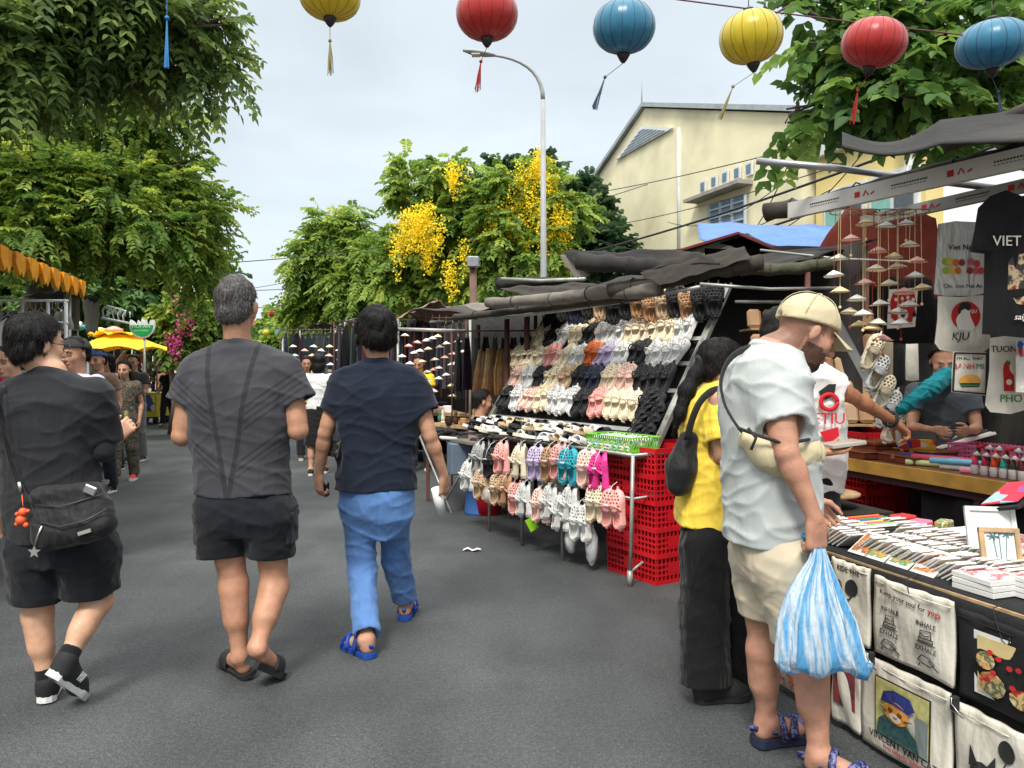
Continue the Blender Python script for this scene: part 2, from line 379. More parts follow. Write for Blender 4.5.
def hairmat(name, rgb, grey=0.0):
 if name in MAT: return MAT[name]
 m = bpy.data.materials.new(name); m.use_nodes = True; nt = m.node_tree; N = nt.nodes; L = nt.links; b = N['Principled BSDF']
 b.inputs['Roughness'].default_value = .55; b.inputs['Specular IOR Level'].default_value = .22
 tc = N.new('ShaderNodeTexCoord'); mp = N.new('ShaderNodeMapping'); mp.inputs['Scale'].default_value = (260, 260, 30); L.new(tc.outputs['Object'], mp.inputs['Vector'])
 no = N.new('ShaderNodeTexNoise'); no.inputs['Scale'].default_value = 1; no.inputs['Detail'].default_value = 4; no.inputs['Distortion'].default_value = .6; L.new(mp.outputs['Vector'], no.inputs['Vector'])
 cr = N.new('ShaderNodeValToRGB'); L.new(no.outputs['Fac'], cr.inputs['Fac']); e = cr.color_ramp.elements; c = srgb(*rgb)
 e[0].position = .35; e[0].color = (c[0]*.5, c[1]*.5, c[2]*.5, 1); e[1].position = .65; e[1].color = (c[0]*1.5+grey, c[1]*1.5+grey, c[2]*1.5+grey, 1)
 L.new(cr.outputs['Color'], b.inputs['Base Color'])
 bp = N.new('ShaderNodeBump'); bp.inputs['Strength'].default_value = .7; bp.inputs['Distance'].default_value = .007; L.new(no.outputs['Fac'], bp.inputs['Height']); L.new(bp.outputs['Normal'], b.inputs['Normal'])
 MAT[name] = m; return m
def head_frame(yaw, pitch=0, roll=0):
 # yaw 0 = looking along +Y (away from the camera), + turns to the left (counter-clockwise); pitch + looks up
 return np.array(Matrix.Rotation(yaw, 3, 'Z') @ Matrix.Rotation(pitch, 3, 'X') @ Matrix.Rotation(roll, 3, 'Y'))
def hand_prims(wr, d, palm, thumb, curl=.5, sc=1.0, spread=.1, tcurl=.4):
 """wr wrist, d direction of the fingers, palm = way the palm faces, thumb = side of the thumb"""
 wr = np.array(wr); d = np.array(Vector(d).normalized()); p = np.array(palm); p = p-d*(p@d); p /= np.linalg.norm(p)
 t = np.cross(d, p); t = t if t@np.array(thumb) > 0 else -t
 P = [cap(wr, wr+d*.03*sc, .026*sc, .03*sc, sq=(p, .6), k=.012)]
 for u in (-.027, -.009, .009, .027):
  P.append(cap(wr+d*.02*sc+t*u*sc*.7, wr+d*.085*sc+t*u*sc, .014*sc, .0115*sc, k=.012))
 for i, (u, L) in enumerate(((.028, .07), (.01, .08), (-.009, .074), (-.027, .058))):
  b = wr+d*.085*sc+t*u*sc; c = curl*(1+.12*(i-1.5)); a = c*.75; pos = b; seg = (L*.45*sc, L*.32*sc, L*.25*sc); r = (.0095*sc, .0085*sc, .0078*sc, .0066*sc)
  for j, s_ in enumerate(seg):
   dd = d*math.cos(a)+p*math.sin(a)+t*u*spread*8*(1 if j == 0 else .3); dd /= np.linalg.norm(dd); nx = pos+dd*s_
   P.append(cap(pos, nx, r[j], r[j+1], k=.0025)); pos = nx; a += c*1.25
 b = wr+d*.025*sc+t*.024*sc; a = .75
 pos = b
 for j, s_ in enumerate((.042, .032, .026)):
  dd = d*math.cos(a)+t*math.sin(a)*(.9 if j == 0 else .6)+p*(.35+tcurl*j*.6); dd /= np.linalg.norm(dd); nx = pos+dd*s_*sc
  P.append(cap(pos, nx, (.015, .0115, .0095)[j]*sc, (.0115, .0095, .0075)[j]*sc, k=.006)); pos = nx; a -= tcurl
 return P
def foot_prims(an, heel, toe, sc=1.0, side=1, toes=True):
 an = np.array(an); heel = np.array(heel); toe = np.array(toe); d = toe-heel; L = np.linalg.norm(d); d = d/L
 up = an-heel; up = up-d*(up@d); up /= (np.linalg.norm(up)+1e-9); s = np.cross(d, up)
 hc = heel+d*.03*sc+up*.03*sc; ball = heel+d*L*.7+up*.022*sc
 P = [cap(hc, ball, .03*sc, .024*sc, k=.02), cap(an, hc, .034*sc, .03*sc, k=.02), cap(an+up*.0, ball, .03*sc, .02*sc, k=.03),
         cap(ball-s*.02*sc, ball+s*.022*sc, .02*sc, .02*sc, k=.02), cap(an-s*.024*sc, an+s*.024*sc, .02*sc, .02*sc, k=.015)]
 if toes:
  for i, u in enumerate((-.034, -.018, -.004, .01, .026)):
   big = (i == 4) if side < 0 else (i == 0); uu = u*sc
   Lt = (L*.3-.012*abs((0 if side > 0 else 4)-i)*.8)
   P.append(cap(ball+s*uu*.9+d*.01, ball+s*uu+d*Lt*.85-up*.008*sc, (.0125 if big else .0095)*sc, (.011 if big else .008)*sc, k=.003))
 else:
  P.append(cap(ball, toe-d*.02*sc+up*.018*sc, .028*sc, .018*sc, k=.02))
 return P
def head_prims(c, Rm, sc, neck):
 c = np.array(c); L = lambda x, y, z: c+Rm@np.array((x, y, z))*sc
 E = lambda q, r, k: ell(L(*q), [v*sc for v in r], Rm, k)
 P = [E((0, -.012, .035), (.074, .094, .084), .02), E((0, .03, -.03), (.059, .062, .078), .03), E((0, .046, -.088), (.034, .036, .026), .02),
         E((.036, .052, -.022), (.026, .028, .024), .02), E((-.036, .052, -.022), (.026, .028, .024), .02),
         cap(L(-.032, .078, .028), L(.032, .078, .028), .011*sc, .011*sc, k=.012),
         cap(L(0, .088, .018), L(0, .112, -.026), .008*sc, .0125*sc, k=.01), cap(L(-.011, .1, -.029), L(.011, .1, -.029), .009*sc, .009*sc, k=.006),
         E((0, .09, -.056), (.024, .012, .0055), .004), E((0, .088, -.067), (.02, .012, .006), .004)]
 for s in (-1, 1):
  P.append(E((s*.031, .074, .006), (.0155, .015, .012), .004))
  P.append(ell(L(s*.077, -.008, -.006), [.008*sc, .017*sc, .029*sc], Rm@np.array(Matrix.Rotation(R(-s*18), 3, 'Z') @ Matrix.Rotation(R(-12), 3, 'X')), .01))
 P.append(cap(L(0, -.028, -.04), np.array(neck), .05*sc, .054*sc, k=.025))
 return P
def hair_obj(root, style, c, Rm, sc, m, res, thick=.0, seed=1., extra=(), under=None):
 c = np.array(c)
 ys = [-.14, -.075, -.035, -.012, .02, .035, .07, .12]
 zl = {'short': [-.065, -.062, -.05, .0, -.005, .035, .075, .095], 'crop': [-.07, -.07, -.055, .0, .0, .04, .08, .1],
          'fade': [.005, .005, -.005, .012, .005, .045, .08, .1],
          'thick': [-.068, -.068, -.055, -.005, -.02, .02, .06, .078], 'bob': [-.16, -.16, -.15, -.14, -.11, .0, .05, .07], 'long': [-.2, -.2, -.16, -.1, -.04, .02, .06, .08]}[style]
 ys = [v*sc for v in ys]; zl = [v*sc for v in zl]
 def fm(d, u, v, w):
  zz = np.interp(v.ravel(), ys, zl).reshape(v.shape)+.012*sc*nz(u*70, v*60, w*0, seed)*.5
  d = d+.005*nz(u*60, v*60, w*35, seed)*sc+.003*nz(u*150, v*150, w*60, seed+4)*sc
  d = np.maximum(d, (zz-w))
  return d if under is None else np.maximum(d, w-(under[0]+under[1]*v))
 L = lambda x, y, z: c+Rm@np.array((x, y, z))*sc
 e = [v*sc for v in (.081+thick, .102+thick, .091+thick)]
 P = [ell(L(0, -.016, .038), e, Rm, .01, fm)]
 if style != 'fade' and style in ('bob', 'long', 'thick', 'short', 'crop'):
  zc = {'bob': -.05, 'long': -.06, 'thick': -.012, 'short': -.01, 'crop': -.02}[style]; rz = {'bob': .115, 'long': .13, 'thick': .07, 'short': .065, 'crop': .065}[style]
  w = {'bob': .088, 'long': .082, 'thick': .076+thick, 'short': .073+thick, 'crop': .071}[style]
  P.append(ell(L(0, -.03, zc), [w*sc, (.075+thick)*sc, rz*sc], Rm, .015, fm))
 P += list(extra)
 return implicit('hair', P, m, root, res=res, seed=seed, strands=(L(0, -.06, .12), 0 if style == 'fade' else 9000 if res < .0066 else 1500 if res < .013 else 200, .012 if style == 'crop' else .02))
def tintfn(c, Rm, sc, beard=0.0, brow=.25, lips=(.95, .62, .6), fade=1.0, far=False):
 c = np.array(c)
 def fn(V):
  q = (V-c)@Rm/sc; col = np.ones((len(V), 3), dtype=f32); x, y, z = q[:, 0], q[:, 1], q[:, 2]; ax = np.abs(x)
  if fade < 1: m = (z > -.075) & ((y < -.02) | ((y < .03) & (ax > .05) & (z > .0))) & ~(ax > .078); col[m] = fade
  if far: m = (y > .06) & (np.abs(ax-.031) < .017) & (np.abs(z-.01) < .014); col[m] = (.4, .36, .34)
  m = (y > .07) & (ax < .024-np.abs(z+.061)*.8) & (np.abs(z+.061) < .013); col[m] = lips
  if beard:
   m = (((z < -.036) & (z > -.14) & (y > -.012)) & ~((y > .07) & (ax < .02) & (np.abs(z+.062) < .009)) & (y < .12)) & (ax < .09) & ((z < -.045) | (y < .055)); col[m] = (beard, beard*.95, beard)
   m = (ax < .03) & (y > .08) & (np.abs(z+.045) < .007); col[m] = (beard, beard, beard)
  m = (y > .072) & (ax > .013) & (ax < .05) & (np.abs(z-.026-.004*np.sin(ax*60)) < .0055); col[m] = (brow, brow*.9, brow*.9)
  if far: return col
  m = (y > .07) & (np.abs(ax-.031) < .0135) & (np.abs(z-.006) < .0062); col[m] = (1.35, 1.5, 1.7)
  m = (y > .07) & (np.abs(ax-.031) < .006) & (np.abs(z-.006) < .0062); col[m] = (.08, .07, .08)
  return col
 return fn
def person(name_label, Y, J, torso, head, skin_m, res=.007, sc=1.0, arms=(), legs=(), feet=(), hands=(), group=None, cat='person', base=None, muscle=1.0, yaw=0, tint=None, torso_grow=-.014):
 """builds the body; J in world metres; returns (root, info)"""
 base = Vector(base) if base is not None else Vector((torso[-1][1], Y, 0))
 root = empty('person', base, name_label, cat, group)
 hc, hyaw, hpitch, hs = head[:4]; roll = head[4] if len(head) > 4 else 0
 Rm = head_frame(hyaw, hpitch, roll)
 P = [stack(torso, yaw=yaw, grow=torso_grow, k=.04)]
 P += head_prims(hc, Rm, hs, J['neck'])
 for s in 'LR':
  if 'sh'+s in J:
   a, b, c = J['sh'+s], J['el'+s], J['wr'+s]
   P += [cap(a, b, .046*sc, .038*sc*muscle, k=.02), cap(Vector(a).lerp(b, .5), Vector(a).lerp(b, .8), .043*sc*muscle, .038*sc*muscle, k=.02), cap(b, Vector(b).lerp(c, .3), .034*sc*muscle, .037*sc*muscle, k=.012), cap(Vector(b).lerp(c, .25), c, .037*sc*muscle, .025*sc, k=.015)]
  if 'hi'+s in J:
   a, b, c = J['hi'+s], J['kn'+s], J['an'+s]; bk = Vector(J.get('back', (0, -1, 0)))
   P += [cap(a, b, .085*sc, .055*sc, k=.04), cap(b, c, .053*sc, .034*sc, k=.02), cap(Vector(b).lerp(c, .12)+bk*.014*sc, Vector(b).lerp(c, .48)+bk*.014*sc, .047*sc*muscle, .042*sc*muscle, k=.04), cap(b, b, .053*sc, k=.03)]
 for h in hands: P += hand_prims(**h)
 for f in feet: P += foot_prims(**f)
 body = implicit('body', P, skin_m, root, res=res, colour=tint or tintfn(hc, Rm, hs))
 return root, Rm
def sandal(root, heel, toe, an, w=.047, m_sole=None, m_strap=None, side=1, style='cross', thick=.022, name='sandal'):
 heel = Vector(heel); toe = Vector(toe); an = Vector(an); d = (toe-heel); L = d.length; d.normalize(); up = an-heel; up = (up-d*up.dot(d)).normalized(); s = d.cross(up)
 ol = []
 for t, a in ((0, .0), (.02, .55), (.08, .8), (.3, .78), (.5, .85), (.72, 1.05), (.88, .92), (.97, .55), (1.0, .0)): ol.append((t, a))
 pts = [heel+d*(t*(L+.03)-.012)+s*(a*w) for t, a in ol]+[heel+d*(t*(L+.03)-.012)-s*(a*w) for t, a in reversed(ol[1:-1])]
 mb = MB(); mb.prism([p-up*(thick*.75) for p in pts], up*thick)
 ob = mb.build(name, m_sole, root)
 st = MB()
 def arch(t, h, r=.013, tl=0, ww=1.0):
  cc = heel+d*(L*t); st.tube([cc+s*(w*.9*ww*math.cos(a))+up*(.0+h*math.sin(a))+d*(tl*math.cos(a)) for a in np.linspace(0, math.pi, 13)], r*.3, n=8, sq=3.3, up=d)
 if style == 'cross':
  arch(.74, .056, .02, .03); arch(.68, .06, .018, -.035); arch(.36, .09, .014, 0, 1.12)
  st.tube([heel+d*(.25*L)+s*(w*.85)+up*.035, heel-d*.026+up*.045, heel+d*(.25*L)-s*(w*.85)+up*.035], .004, n=6, sq=2.6, up=up)
 elif style == 'slide':
  for t in (.58, .62, .66, .7, .74): arch(t, .058, .016)
 elif style == 'thong':
  tp = heel+d*(L*.78)+up*.012
  for q in (-1, 1): st.tube([tp, heel+d*(L*.62)+s*(q*.03)+up*.05, heel+d*(L*.38)+s*(q*w*.88)+up*.01], .009, n=6, sq=.5)
  arch(.5, .06, .014)
 st.build('strap', m_strap or m_sole, ob)
 return ob
def sneaker(root, heel, toe, an, m_up, m_sole, m_logo=None, sc=1.0, letter=None):
 heel = np.array(heel); toe = np.array(toe); an = np.array(an); d = toe-heel; L = np.linalg.norm(d); d /= L; up = an-heel; up = up-d*(up@d); up /= np.linalg.norm(up); s = np.cross(d, up)
 pr = [cap(heel+d*.03+up*.035, heel+d*L*.7+up*.022, .041*sc, .038*sc, k=.02), cap(heel+d*L*.7+up*.02, toe-d*.03+up*.016, .038*sc, .026*sc, k=.02), cap(heel+d*.035+up*.03, an+up*.005, .042*sc, .04*sc, k=.02), cap(an, heel+d*L*.6+up*.03, .038*sc, .034*sc, k=.02)]
 o = implicit('shoe', pr, m_up, root, res=.006)
 mb = MB(); ol = ((0, .0), (.02, .5), (.08, .8), (.3, .75), (.5, .82), (.72, 1.0), (.88, .85), (.97, .5), (1.0, .0)); w = .045*sc
 H = Vector(heel); D = Vector(d); U = Vector(up); SS = Vector(s)
 pts = [H+D*(t*(L+.02)-.01)+SS*(a*w) for t, a in ol]+[H+D*(t*(L+.02)-.01)-SS*(a*w) for t, a in reversed(ol[1:-1])]
 mb.prism([p-U*.012 for p in pts], U*.03); so = mb.build('sole', m_sole, o)
 if m_logo:
  lg = MB(); a = H+D*(L*.36)+SS*.0415*sc+U*.045
  for q in (0, 1, 2): lg.bar(a+D*(q*.014)+U*-.015, a+D*(q*.014+.006)+U*.02, .006, .004, up=SS)
  lg.bar(a+U*.02, a+D*.03-U*.015, .005, .004, up=SS); lg.build('side_logo', m_logo, o)
 return o
cam = bpy.data.cameras.new('camera'); co = bpy.data.objects.new('camera', cam); COL.objects.link(co); S.camera = co
cam.sensor_width = 36; cam.lens = 36*FP/1024; cam.shift_y = (HY-384)/1024; cam.clip_end = 5000; cam.clip_start = .05
co.location = (0, 0, EYE); co.rotation_euler = (R(90), 0, 0)
S.view_settings.view_transform = 'Standard'; S.view_settings.look = 'None'; S.view_settings.gamma = 1; S.view_settings.exposure = 0.45
SUN_EL, SUN_AZ = 52, 194          # azimuth clockwise from +Y
sl = bpy.data.lights.new('sun', 'SUN'); sl.energy = 2.7; sl.angle = R(14); sl.color = (1, .95, .86)
so = bpy.data.objects.new('sun', sl); COL.objects.link(so); so.rotation_euler = (R(90-SUN_EL), 0, R(180-SUN_AZ)); so.location = (0, 0, 30)
w = bpy.data.worlds.new('World'); S.world = w; w.use_nodes = True; nt = w.node_tree; N = nt.nodes; L = nt.links
bg = N['Background']; bg.inputs['Strength'].default_value = 1.0
sky = N.new('ShaderNodeTexSky'); sky.sky_type = 'NISHITA'; sky.sun_disc = False; sky.sun_elevation = R(SUN_EL); sky.sun_rotation = R(SUN_AZ)
sk = N.new('ShaderNodeVectorMath'); sk.operation = 'SCALE'; sk.inputs['Scale'].default_value = .1; L.new(sky.outputs['Color'], sk.inputs[0])
tc = N.new('ShaderNodeTexCoord'); sp = N.new('ShaderNodeSeparateXYZ'); L.new(tc.outputs['Generated'], sp.inputs[0])
cr = N.new('ShaderNodeValToRGB'); L.new(sp.outputs['Z'], cr.inputs['Fac']); e = cr.color_ramp.elements
e[0].position = 0; e[0].color = (.66, .71, .74, 1); e[1].position = 1; e[1].color = (2.6, 2.6, 2.55, 1)
for p_, c_ in ((.18, (.58, .65, .69)), (.44, (.58, .64, .68)), (.62, (1.5, 1.53, 1.53))): q = e.new(p_); q.color = (*c_, 1)
mp = N.new('ShaderNodeMapping'); mp.inputs['Scale'].default_value = (1, 1, 2.6); L.new(tc.outputs['Generated'], mp.inputs['Vector'])
no = N.new('ShaderNodeTexNoise'); no.inputs['Scale'].default_value = 2.3; no.inputs['Detail'].default_value = 5; no.inputs['Distortion'].default_value = .4; L.new(mp.outputs['Vector'], no.inputs['Vector'])
mr = N.new('ShaderNodeMapRange'); mr.inputs['From Min'].default_value = .35; mr.inputs['From Max'].default_value = .7; mr.inputs['To Min'].default_value = .93; mr.inputs['To Max'].default_value = 1.2; L.new(no.outputs['Fac'], mr.inputs['Value'])
vs_ = N.new('ShaderNodeVectorMath'); vs_.operation = 'SCALE'; L.new(cr.outputs['Color'], vs_.inputs[0]); L.new(mr.outputs['Result'], vs_.inputs['Scale'])
mx = N.new('ShaderNodeMix'); mx.data_type = 'RGBA'; mx.inputs['Factor'].default_value = .88; L.new(sk.outputs['Vector'], mx.inputs['A']); L.new(vs_.outputs['Vector'], mx.inputs['B']); L.new(mx.outputs['Result'], bg.inputs['Color'])
UD = Vector((-.298, .9546, 0)); VD = Vector((.9546, .298, 0))     # along and across the street
def st(u, v, z=0): return UD*u + VD*v + Vector((0, 0, z))
def asphalt():
 m = bpy.data.materials.new('asphalt'); m.use_nodes = True; nt = m.node_tree; N = nt.nodes; L = nt.links; b = N['Principled BSDF']
 tc = N.new('ShaderNodeTexCoord')
 def noise(s, d=5, dist=0, vec=None):
  n = N.new('ShaderNodeTexNoise'); n.inputs['Scale'].default_value = s; n.inputs['Detail'].default_value = d; n.inputs['Distortion'].default_value = dist; L.new(vec or tc.outputs['Object'], n.inputs['Vector']); return n.outputs['Fac']
 def mr(v, a, b_, c, d):
  n = N.new('ShaderNodeMapRange'); n.inputs['From Min'].default_value = a; n.inputs['From Max'].default_value = b_; n.inputs['To Min'].default_value = c; n.inputs['To Max'].default_value = d; L.new(v, n.inputs['Value']); return n.outputs['Result']
 def mul(a, b_):
  n = N.new('ShaderNodeMath'); n.operation = 'MULTIPLY'; L.new(a, n.inputs[0]); L.new(b_, n.inputs[1]); return n.outputs[0]
 mp = N.new('ShaderNodeMapping'); mp.inputs['Rotation'].default_value = (0, 0, R(-17.3)); mp.inputs['Scale'].default_value = (1, .22, 1); L.new(tc.outputs['Object'], mp.inputs['Vector'])
 v = mul(mr(noise(1.1, 6, .5), .35, .7, .76, 1.26), mr(noise(1.6, 6, .3, mp.outputs['Vector']), .35, .7, .82, 1.2))
 fine = noise(190, 3); v = mul(v, mr(fine, .35, .68, .55, 1.6))
 vo = N.new('ShaderNodeTexVoronoi'); vo.inputs['Scale'].default_value = 95; L.new(tc.outputs['Object'], vo.inputs['Vector'])
 v = mul(v, mr(vo.outputs['Distance'], 0, .5, 1.28, .8)); v = mul(v, mr(noise(55, 4), .35, .68, .82, 1.2))
 sp = N.new('ShaderNodeTexVoronoi'); sp.inputs['Scale'].default_value = 5.5; L.new(tc.outputs['Object'], sp.inputs['Vector'])
 spk = mr(sp.outputs['Distance'], .0, .035, 3.2, 1); v = mul(v, spk)
 ck = N.new('ShaderNodeTexVoronoi'); ck.feature = 'DISTANCE_TO_EDGE'; ck.inputs['Scale'].default_value = .55
 wn = N.new('ShaderNodeTexNoise'); wn.inputs['Scale'].default_value = 2.5; wn.inputs['Detail'].default_value = 7; L.new(tc.outputs['Object'], wn.inputs['Vector'])
 va = N.new('ShaderNodeMix'); va.data_type = 'RGBA'; va.inputs['Factor'].default_value = .3; L.new(tc.outputs['Object'], va.inputs['A']); L.new(wn.outputs['Color'], va.inputs['B']); L.new(va.outputs['Result'], ck.inputs['Vector'])
 v = mul(v, mr(ck.outputs['Distance'], .0, .004, .9, 1))
 sc = N.new('ShaderNodeVectorMath'); sc.operation = 'SCALE'; sc.inputs[0].default_value = (.066, .072, .074); L.new(v, sc.inputs['Scale']); L.new(sc.outputs['Vector'], b.inputs['Base Color'])
 L.new(mr(noise(2.2), .3, .7, .62, .85), b.inputs['Roughness']); b.inputs['Specular IOR Level'].default_value = .35
 ad = N.new('ShaderNodeMath'); L.new(fine, ad.inputs[0]); L.new(vo.outputs['Distance'], ad.inputs[1])
 bp = N.new('ShaderNodeBump'); bp.inputs['Strength'].default_value = .5; bp.inputs['Distance'].default_value = .006; L.new(ad.outputs[0], bp.inputs['Height']); L.new(bp.outputs['Normal'], b.inputs['Normal'])
 return m
M_asph = asphalt()
g = MB(); nu = 60
for i in range(nu):
 pass
g._add([(-600, -60, 0), (600, -60, 0), (600, 1500, 0), (-600, 1500, 0)], [(0, 1, 2, 3)], False)
g.build('street', M_asph, kind='structure', origin=(0, 0, 0))
M_pave = mat('paving', (.2, .19, .18), rough=.85, var=.2, vs=3, bump=.4, bs=40, dirt=.5)
for v0, v1, nm in ((3.6, 7.5, 'pavement'), (-8.5, -5.2, 'pavement')):
 g = MB(); p = [st(-6, v0), st(70, v0), st(70, v1), st(-6, v1)]
 g.prism([q+Vector((0, 0, .0)) for q in p], (0, 0, .13)) if False else g.prism(p, (0, 0, .13)); g.build(nm, M_pave, kind='structure')
def rows_px(Y, L, dy=0.0, lean=0.0):   # (py, xl, xr, half depth [, dy])
 out = []
 for r in L:
  a = W(r[1], r[0], Y); b = W(r[2], r[0], Y)
  out.append((a.z, (a.x+b.x)/2, Y+(r[4] if len(r) > 4 else 0)+dy, (b.x-a.x)/2, r[3]))
 return out
def shell(rows, p=2.4, yaw=0, k=.03): return stack(rows, p, yaw, k)
RI = np.eye(3)
def hole(e, d, r, L=.05):
 e = Vector(e); d = Vector(d).normalized(); return cap(e-d*L*.4, e+d*L, r, r)
M_sk_tan = skin('tan', (176, 130, 104)); M_sk_light = skin('light', (196, 152, 124)); M_sk_mid = skin('mid', (184, 138, 112)); M_sk_arm = skin('brown', (170, 118, 88))
M_black = cloth('cloth_black', (34, 35, 38)); M_shorts = cloth('cloth_shorts', (24, 26, 32)); M_navy = cloth('cloth_navy', (24, 31, 46)); M_blue = cloth('cloth_blue', (84, 120, 172), fold=.5)
M_hair = hairmat('hair_black', (21, 19, 19)); M_hairg = hairmat('hair_grey', (66, 62, 60), .09)
M_rub = mat('rubber_black', (.018, .018, .02), rough=.7, bump=.2, bs=200); M_wrub = mat('rubber_white', (.7, .7, .68), rough=.6, dirt=.3, vs=30)
# 1 --- grey haired man in the charcoal training shirt
def shirt_mat():
 m = cloth('cloth_charcoal', (60, 60, 65), fold=.3); nt = m.node_tree; N = nt.nodes; L = nt.links; b = N['Principled BSDF']
 src = b.inputs['Base Color'].links[0].from_socket
 tc = N.new('ShaderNodeTexCoord'); sp = N.new('ShaderNodeSeparateXYZ'); L.new(tc.outputs['Object'], sp.inputs[0])
 def mth(op, a, b_=None, c=None):
  n = N.new('ShaderNodeMath'); n.operation = op
  for i, v in enumerate((a, b_, c)):
   if v is None: continue
   if isinstance(v, (int, float)): n.inputs[i].default_value = v
   else: L.new(v, n.inputs[i])
  return n.outputs[0]
 x = mth('ABSOLUTE', sp.outputs['X']); z = sp.outputs['Z']
 # darker V lines running down the back, pinstriped side panels between them and the flanks
 edge = mth('MULTIPLY_ADD', z, .16, -.13)                    # half width of the centre panel
 d = mth('SUBTRACT', x, edge)
 line = mth('LESS_THAN', mth('ABSOLUTE', d), .011)
 ang = mth('SUBTRACT', z, mth('MULTIPLY', x, .75))
 s = mth('FRACT', mth('MULTIPLY', ang, 32)); s = mth('GREATER_THAN', s, .62)
 zone1 = mth('MULTIPLY', mth('GREATER_THAN', ang, 1.07), mth('LESS_THAN', ang, 1.19)); zone2 = mth('MULTIPLY', mth('GREATER_THAN', ang, .9), mth('LESS_THAN', ang, .985))
 side = mth('GREATER_THAN', d, .012); st_ = mth('MULTIPLY', mth('MULTIPLY', s, side), mth('MAXIMUM', zone1, zone2))
 dark = mth('MAXIMUM', line, mth('MULTIPLY', st_, .9)); f = mth('MULTIPLY_ADD', dark, -.42, 1)
 cen = mth('MULTIPLY', mth('LESS_THAN', d, -.012), mth('LESS_THAN', z, 1.0)); f = mth('MULTIPLY_ADD', cen, .2, f)
 v = N.new('ShaderNodeVectorMath'); v.operation = 'SCALE'; L.new(src, v.inputs[0]); L.new(f, v.inputs['Scale']); L.new(v.outputs['Vector'], b.inputs['Base Color'])
 return m
Y = 3.43; w = lambda x, y, d=0: W(x, y, Y+d)
T = rows_px(Y, [(341, 220, 256, .05), (349, 203, 275, .07), (357, 190, 289, .085), (370, 185, 297, .115), (392, 187, 296, .135), (415, 189, 293, .135), (440, 193, 288, .125), (465, 196, 287, .125), (494, 197, 290, .13), (520, 199, 291, .13)])
J = dict(neck=w(238, 342), shL=w(196, 371), elL=w(182, 436, -.02), wrL=w(203, 430, .2), shR=w(286, 370), elR=w(298, 430, -.02), wrR=w(276, 424, .2),
         hiL=w(222, 510), knL=w(234, 583, .03), anL=w(240, 656), hiR=w(268, 510), knR=w(275, 585, .04), anR=w(257, 648, -.12))
hc = w(237, 307); hd = (hc, R(3), R(-4), 1.1)
feet = [dict(an=J['anL'], heel=w(249, 681, -.0), toe=w(224, 668, .2), side=-1), dict(an=J['anR'], heel=w(252, 660, -.13), toe=w(281, 672, .04), side=1)]
feet[0]['heel'].z = .03; feet[0]['toe'].z = .025
root, Rm = person('grey haired man in charcoal training shirt and black cargo shorts walking away', Y, J, T, hd, M_sk_tan, muscle=1.16, sc=1.04,
 feet=feet, hands=[dict(wr=J['wrL'], d=(.6, .75, .15), palm=(.4, -.2, 1), thumb=(0, .3, 1), curl=.7), dict(wr=J['wrR'], d=(-.7, .7, .15), palm=(-.4, -.2, 1), thumb=(0, .3, 1), curl=.7)], base=(w(238, 500).x, Y, 0), group=None)
G1 = root
hair_obj(root, 'crop', hc, Rm, 1.1, M_hairg, .005, .0, 3)
sr = [(r[0], r[1], r[2], r[3], r[4]) for r in T if r[0] > w(0, 497).z]
sl_ = [cap(J['shL'], w(184, 402, -.01), .068, .078, flat=True, k=.03), cap(J['shR'], w(299, 401, -.01), .068, .076, flat=True, k=.03)]
implicit('t_shirt', [shell(T)]+sl_+[torus(w(238, 343, -.005), .056, .011, head_frame(0, R(-12)), sy=.9), cap(w(228, 350, -.045), w(248, 350, -.045), .024, k=.02)], shirt_mat(), root, res=.007, wrinkle=.0032, zcut=w(0, 494).z, seed=1.3,
 subs=[hole(w(184, 402, -.01), w(184, 402, -.01)-J['shL'], .066), hole(w(299, 401, -.01), w(299, 401, -.01)-J['shR'], .064)])
hp = [stack([(z, x, y, a*1.0+.004, b+.006) for z, x, y, a, b in rows_px(Y, [(486, 206, 282, .105), (496, 201, 287, .12), (506, 199, 292, .128), (518, 199, 293, .13), (533, 205, 287, .10)])]),
      cap(w(222, 512), w(223, 556, .02), .118, .108, flat=True, k=.02), cap(w(270, 512), w(270, 556, .03), .118, .108, flat=True, k=.02)]
so_ = implicit('cargo_shorts', hp, M_shorts, root, res=.008, wrinkle=.005, seed=4, zcut=w(0, 557).z, subs=[cap(w(223, 549, .02), w(223, 566, .02), .092), cap(w(270, 549, .03), w(270, 566, .03), .092)])
for x in (201, 292):
 mb = MB(); c = w(x, 527, .0); mb.box(c, (.03, .12, .15), bev=.012); mb.box(c+Vector((0, -.002, .06)), (.036, .126, .03), bev=.006); mb.build('side_pocket', M_shorts, so_)
f0, f1 = feet
sandal(root, f0['heel'], f0['toe'], f0['an'], .05, M_rub, M_rub, style='slide'); sandal(root, f1['heel'], f1['toe'], f1['an'], .052, M_rub, M_rub, style='slide', thick=.03)
